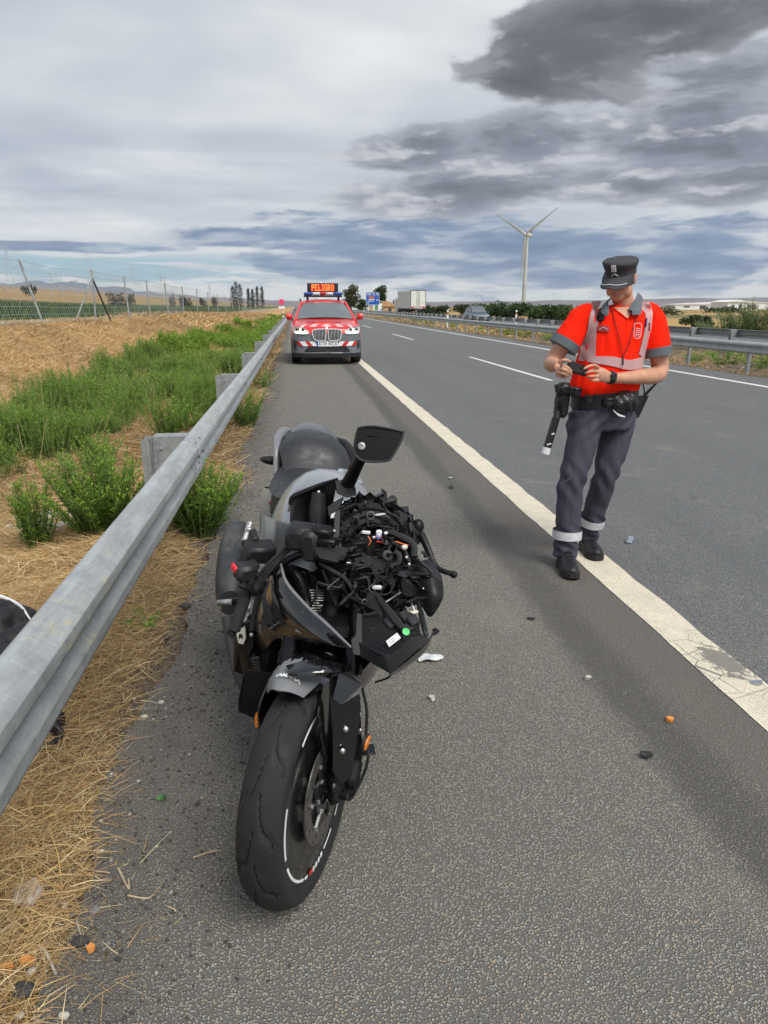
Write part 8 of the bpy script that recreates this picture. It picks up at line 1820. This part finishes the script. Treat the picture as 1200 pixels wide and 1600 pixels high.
# ------------------------------------------------------------------ rider's bag behind the rail
M('bag_cloth', (.010, .010, .012), .7, 0, .2, 20, .3, 300, .001); M('bag_white', (.62, .62, .64), .5)
bag = empty('bag', (-1.14, 2.70, float(terrain(-1.14, 2.70)))); tag(bag, 'black bag with pale piping lying on the straw behind the guardrail', 'bag')
mb = MB()
for (x, y, z, rx, ry, rz) in ((-.16, .16, .16, .20, .20, .16), (-.02, .0, .13, .18, .24, .13), (.07, -.20, .07, .11, .16, .07), (.17, -.30, .04, .07, .09, .045), (-.25, -.05, .16, .20, .25, .14)): mb.ell(V(x, y, z), (rx, ry, rz), 18, 12)
bm2 = fused(mb, .012, 3, wrinkle(.028, 13, 13, 8, 4.0)); bm2.build('body', 'bag_cloth', bag, angle=0)
mb = MB(); mb.tube([(-.30, .22, .345), (-.18, .26, .335), (-.06, .22, .30), (.02, .12, .27)], [.003, .007, .007, .003], 6, 5); mb.build('piping', 'bag_white', bag)
mb = MB(); mb.box((.18, -.27, .105), (.06, .05, .02), .008, (.3, .3, .4)); mb.build('patch', 'bag_white', bag)
mb = MB(); mb.tube([(.10, -.30, .13), (.20, -.36, .10), (.27, -.40, .05), (.20, -.42, .02)], [.012, .014, .010, .008], 8, 5, flat=((0, 0, 1), 2.0)); mb.build('strap', 'bag_cloth', bag)
# ------------------------------------------------------------------ debris on the road
M('shard_clear', (.60, .61, .62), .15, 0, .1, 40); M('shard_mirror', (.45, .50, .58), .12, .7, .1, 40); M('shard_amber', (.70, .27, .05), .4); M('shard_black', (.015, .015, .016), .5); M('stone_pale', (.46, .43, .37), .9, 0, .2, 60); M('stone_grey', (.17, .165, .16), .9, 0, .3, 60, .4, 80, .004); M('stone_dark', (.045, .043, .042), .9, 0, .3, 60, .4, 80, .004); M('leaf_litter', (.42, .33, .22), .9, 0, .2, 30); M('wood_grey', (.38, .33, .28), .9, 0, .25, 40, .5, 200, .002); M('orange_peel', (.62, .24, .05), .8, 0, .2, 60); M('sprout', (.06, .19, .05), .6)
rs3 = random.Random(12)
def shard(name, p, r, h, mat, label, cat, n=6, lift=0.0, elong=1.0):
    o = empty(name, (p[0], p[1], 0)); 
    mb = MB(); rz = rs3.uniform(0, 3); pts = [(r * elong * rs3.uniform(.6, 1.1) * math.cos(2 * math.pi * k / n + rz), r * rs3.uniform(.6, 1.1) * math.sin(2 * math.pi * k / n + rz), .004 + lift * rs3.random()) for k in range(n)]
    mb.slab(pts, (rs3.gauss(0, h * .3), rs3.gauss(0, h * .3), h)); ob = mb.build(name, mat, None, smooth=False); ob.location = o.location; bpy.data.objects.remove(o); tag(ob, label, cat); return ob
shard('broken_mirror_piece', (2.1293,4.2288,0), .030, .030, 'shard_mirror', 'small bright broken piece standing on the lane beside the officer\'s feet', 'debris', 5, .01)
shard('broken_lens_piece', (1.8427,2.4147,0), .026, .008, 'shard_mirror', 'bluish broken piece on the chipped part of the edge line', 'debris', 7, .01)
shard('broken_plastic_piece', (1.1537,2.0003,0), .016, .008, 'shard_black', 'dark plastic splinter on the tar seam near the edge line', 'debris', 7, .012, 1.5)
shard('amber_lens_piece', (1.3435,2.2042,0), .018, .012, 'shard_amber', 'small amber lens chip beside the edge line', 'debris', 6)
shard('broken_plastic_piece', (1.2752,5.8036,0), .026, .018, 'shard_black', 'black broken piece on the shoulder between motorcycle and officer', 'debris', 6, .01)
shard('broken_mirror_piece', (1.3434,6.152,0), .022, .010, 'shard_clear', 'whitish chip just beyond the black broken piece', 'debris', 5)
shard('pale_pebble', (1.1586,2.5387,0), .014, .012, 'stone_pale', 'single pale pebble in the middle of the shoulder', 'pebble', 7)
shard('pale_pebble', (0.4855,2.4571,0), .014, .012, 'stone_pale', 'pale pebble right of the motorcycle\'s front wheel', 'pebble', 7)
shard('twig', (1.1153,3.1425,0), .018, .004, 'shard_black', 'thin dark sliver on the shoulder right of the motorcycle', 'debris', 5, 0, 1.6)
shard('white_box_piece', (-0.6631,9.7292,0), .04, .04, 'stone_pale', 'small white block at the asphalt edge under the guardrail', 'debris', 4)
wrap = empty('clear_wrapper', (0.5383,2.7877,0)); tag(wrap, 'crumpled clear plastic wrapper on the asphalt behind the motorcycle', 'wrapper')
mb = MB(); mb.patch([[(-.05, -.025, .006), (-.02, -.03, .02), (.02, -.025, .008), (.055, -.02, .014)], [(-.06, 0, .012), (-.02, .002, .008), (.02, 0, .024), (.06, .004, .010)], [(-.05, .03, .006), (-.02, .026, .018), (.02, .03, .008), (.05, .022, .012)]], 3, 3, .002); mb.build('film', 'shard_clear', wrap)
# loose stones along the asphalt edge: the largest singly, the rest as grit
def pebble_mesh(seed):
    r_ = random.Random(seed); mb = MB(); mb.ell((0, 0, 0), (1, r_.uniform(.6, .95), r_.uniform(.45, .7)), 8, 6); mb.xf(lambda P: P * (1 + .18 * np.sin(P[:, :1] * 3 + seed) * np.cos(P[:, 1:2] * 4 + seed))); return mb
gv, gf, gc, gn = [], [], [], 0
tmpl = [pebble_mesh(k) for k in range(5)]
for i in range(5200):
    t = tmpl[i % 5]; y = rs3.uniform(.7, 6) if i < 4200 else rs3.uniform(6, 14); x = EDGE_L + .20 * rs3.gauss(0, 1) + (.02 if i % 3 else .2)
    if x > .75 or x < EDGE_L - .5: continue
    s_ = rs3.uniform(.0022, .0062) * (1.5 if rs3.random() < .05 else 1) * (1.3 if y > 6 else 1); a = rs3.uniform(0, 6.28); P = t.verts() * s_; P = np.stack([P[:, 0] * math.cos(a) - P[:, 1] * math.sin(a), P[:, 0] * math.sin(a) + P[:, 1] * math.cos(a), P[:, 2]], 1) + V(x, y, max(0, float(terrain(x, y))) + s_ * .35)
    gv.append(P); gf += [[gn + q for q in f] for f in t.f]; gn += len(P); k = rs3.random(); c = V(.055, .05, .046) if k < .62 else (V(.17, .155, .135) if k < .95 else V(.36, .34, .30)); gc.append(np.tile(c * rs3.uniform(.8, 1.2), (len(P), 1)))
me = bpy.data.meshes.new('gravel'); me.from_pydata(np.concatenate(gv).tolist(), [], gf); a_ = me.color_attributes.new('tint', 'FLOAT_COLOR', 'POINT'); cc = np.ones((gn, 4), dtype=np.float32); cc[:, :3] = np.concatenate(gc); a_.data.foreach_set('color', cc.ravel())
m_, g_, b_ = new_mat('grit'); g_.put(b_.inputs['Base Color'], g_.n('ShaderNodeAttribute', attribute_name='tint').outputs['Color']); b_.inputs['Roughness'].default_value = .9
me.materials.append(MAT['grit']); tag(link('gravel', me), 'loose dark grit and small stones along the asphalt edge', 'gravel', None, 'stuff')
def stone(p, r, mat, label):
    mb = pebble_mesh(rs3.randint(0, 99)); mb.xf(lambda P: P * r + V(0, 0, r * .4)); o = mb.build('stone', mat); o.location = (p[0], p[1], max(0, float(terrain(p[0], p[1])))); tag(o, label, 'stone')
stone((-0.5746,1.4544,0), .022, 'stone_dark', 'round dark stone on the grit at the bottom of the straw edge')
stone((-0.6642,1.3343,0), .026, 'stone_dark', 'large dark lump of asphalt in the straw at the lower corner')
stone((-0.7697,1.7784,0), .016, 'stone_dark', 'smooth dark pebble in the straw edge')
stone((-0.6053,1.7612,0), .012, 'stone_pale', 'pale double pebble on the grit beside the straw'); stone((-0.6652,1.3864,0), .011, 'stone_pale', 'white pebble beside the orange scrap in the straw'); stone((-0.5662,1.5498,0), .014, 'stone_grey', 'grey pebble on the grit left of the wheel')
stone((-0.5767,2.5602,0), .013, 'stone_pale', 'white pebble on the asphalt edge below the guardrail'); stone((-0.623,2.461,0), .014, 'stone_pale', 'pale stone at the straw edge below the guardrail'); stone((-0.6539,3.1326,0), .022, 'stone_dark', 'black stone in the straw near the rail'); stone((-0.6178,3.4916,0), .03, 'stone_dark', 'black crumbled lump at the asphalt edge'); stone((-0.5567,1.2636,0), .014, 'stone_pale', 'pale stone at the bottom border'); stone((-0.6544,1.2753,0), .012, 'stone_pale', 'whitish pebble at the lower left corner')
shard('orange_scrap', (-0.6844,1.4091,0), .017, .008, 'orange_peel', 'orange scrap lying in the straw', 'scrap', 6, .006, 1.3); shard('orange_scrap', (-0.7257,1.4038,0), .014, .008, 'orange_peel', 'narrow orange stick at the left border', 'scrap', 4, .006, 1.6); shard('orange_scrap', (-0.5427,1.4307,0), .013, .010, 'orange_peel', 'tiny orange chip at the end of a dry stem', 'scrap', 5)
wp = shard('wood_splinter', (-0.747,1.6192,0), .05, .012, 'wood_grey', 'grey split piece of wood in the straw', 'wood', 5, .02, 1.0)
mb = MB()
for k in range(9): a = k * .7; mb.patch([[(0, 0, .004), (.008 * math.cos(a), .008 * math.sin(a), .012)], [(.016 * math.cos(a + .4), .016 * math.sin(a + .4), .008), (.020 * math.cos(a), .020 * math.sin(a), .010)]], 2, 2, .0008)
o = mb.build('sprout', 'sprout'); o.location = (-0.4704,1.977,-0); tag(o, 'tiny bright green sprout growing in the asphalt left of the wheel', 'plant')
def twig(p0, p1, r, label, mat='leaf_litter', bend=.02):
    p0, p1 = V(p0), V(p1); mid = (p0 + p1) / 2 + V(rs3.gauss(0, bend), rs3.gauss(0, bend), .006); mb = MB(); o0 = p0.copy(); mb.tube([p0 - o0 + V(0, 0, .004), mid - o0, p1 - o0 + V(0, 0, .005)], [r, r * .6], 5, 5); o = mb.build('dry_stem', mat); o.location = o0 + V(0, 0, max(0, float(terrain(o0[0], o0[1])))); tag(o, label, 'stem')
twig((-0.339,1.7072,0), (-0.2626,1.7252,0), .0035, 'dry twig on the asphalt left of the front wheel'); twig((-0.4921,1.5909,0), (-0.4253,1.585,0), .003, 'pale curved twig on the asphalt'); twig((-0.5402,1.6929,0), (-0.5032,1.6493,0), .003, 'short pale straw on the asphalt'); twig((-0.7333,1.7966,0), (-0.5585,1.6765,0), .003, 'long thin reddish stem reaching from the straw to the asphalt'); twig((-0.3818,1.542,0), (-0.3623,1.5213,0), .0025, 'tiny straw piece in the middle of the near asphalt'); twig((-0.8247,2.1283,0), (-0.7115,1.9756,0), .005, 'thick pale straw stalk lying on the straw edge'); twig((-0.7441,2.935,0), (-0.6274,2.7309,-0), .0035, 'thin brown stem crossing the straw under the rail', 'stem_dry'); twig((-0.6742,1.4572,0), (-0.6059,1.371,0), .005, 'grey root-like stem in the straw at lower left', 'wood_grey'); twig((-0.6033,1.5242,0), (-0.5504,1.4316,0), .003, 'thin dark stem beside the round stone', 'wood_grey')
# broken concrete lumps in the ditch
for k, (px_, r_, lab) in enumerate([((-2.2973,5.7784,-0.2), .10, 'pale broken concrete lump at the left end of the rubble'), ((-2.1347,5.6898,-0.2), .12, 'flat concrete slab in the rubble behind the guardrail'), ((-2.0301,5.8715,-0.2), .11, 'long concrete slab under the thin shrub'), ((-1.7814,5.4494,-0.2), .09, 'grey concrete lump closest to the dense shrub'), ((-1.7593,5.7141,-0.2), .09, 'concrete lump half under the dense shrub'), ((-1.9422,5.4369,-0.2), .08, 'small concrete lump in front of the slabs')]):
    mb = MB(); rs4 = random.Random(k); ring_ = lambda z, q: [(r_ * 1.5 * q * (1 + .25 * math.sin(3 * t + k)) * math.cos(t), r_ * q * (1 + .2 * math.cos(2 * t + k)) * math.sin(t), z + .02 * math.sin(5 * t + k)) for t in np.linspace(0, 6.283, 9, endpoint=False)]
    mb.loft([ring_(-.05, 1), ring_(.03, 1.02), ring_(.06, .8)]); o = mb.build('concrete_lump', 'concrete', smooth=False); o.location = (px_[0], px_[1], float(terrain(px_[0], px_[1]))); o.rotation_euler = (rs4.uniform(-.3, .3), rs4.uniform(-.3, .3), rs4.uniform(0, 6)); tag(o, lab, 'rubble', 'broken concrete in the ditch')

# ------------------------------------------------------------------ thin haze over the plain
hz = bpy.data.materials.new('haze'); hz.use_nodes = True; hz.node_tree.nodes.clear(); H_ = NG(hz.node_tree)
pv = H_.n('ShaderNodeVolumePrincipled'); pv.inputs['Color'].default_value = (.74, .83, .96, 1); pv.inputs['Density'].default_value = 4e-5; pv.inputs['Anisotropy'].default_value = 0.0
ho = H_.n('ShaderNodeOutputMaterial'); hz.node_tree.links.new(pv.outputs[0], ho.inputs['Volume']); MAT['haze'] = hz
mb = MB(); mb.box((0, 4700, 135), (14000, 14000, 410)); tag(mb.build('haze', 'haze', None, smooth=False), 'thin pale haze over the plain', 'haze', None, 'stuff')

for s_ in [q for q in bpy.data.scenes if q.name == 'workbench_tmp']: bpy.data.scenes.remove(s_)
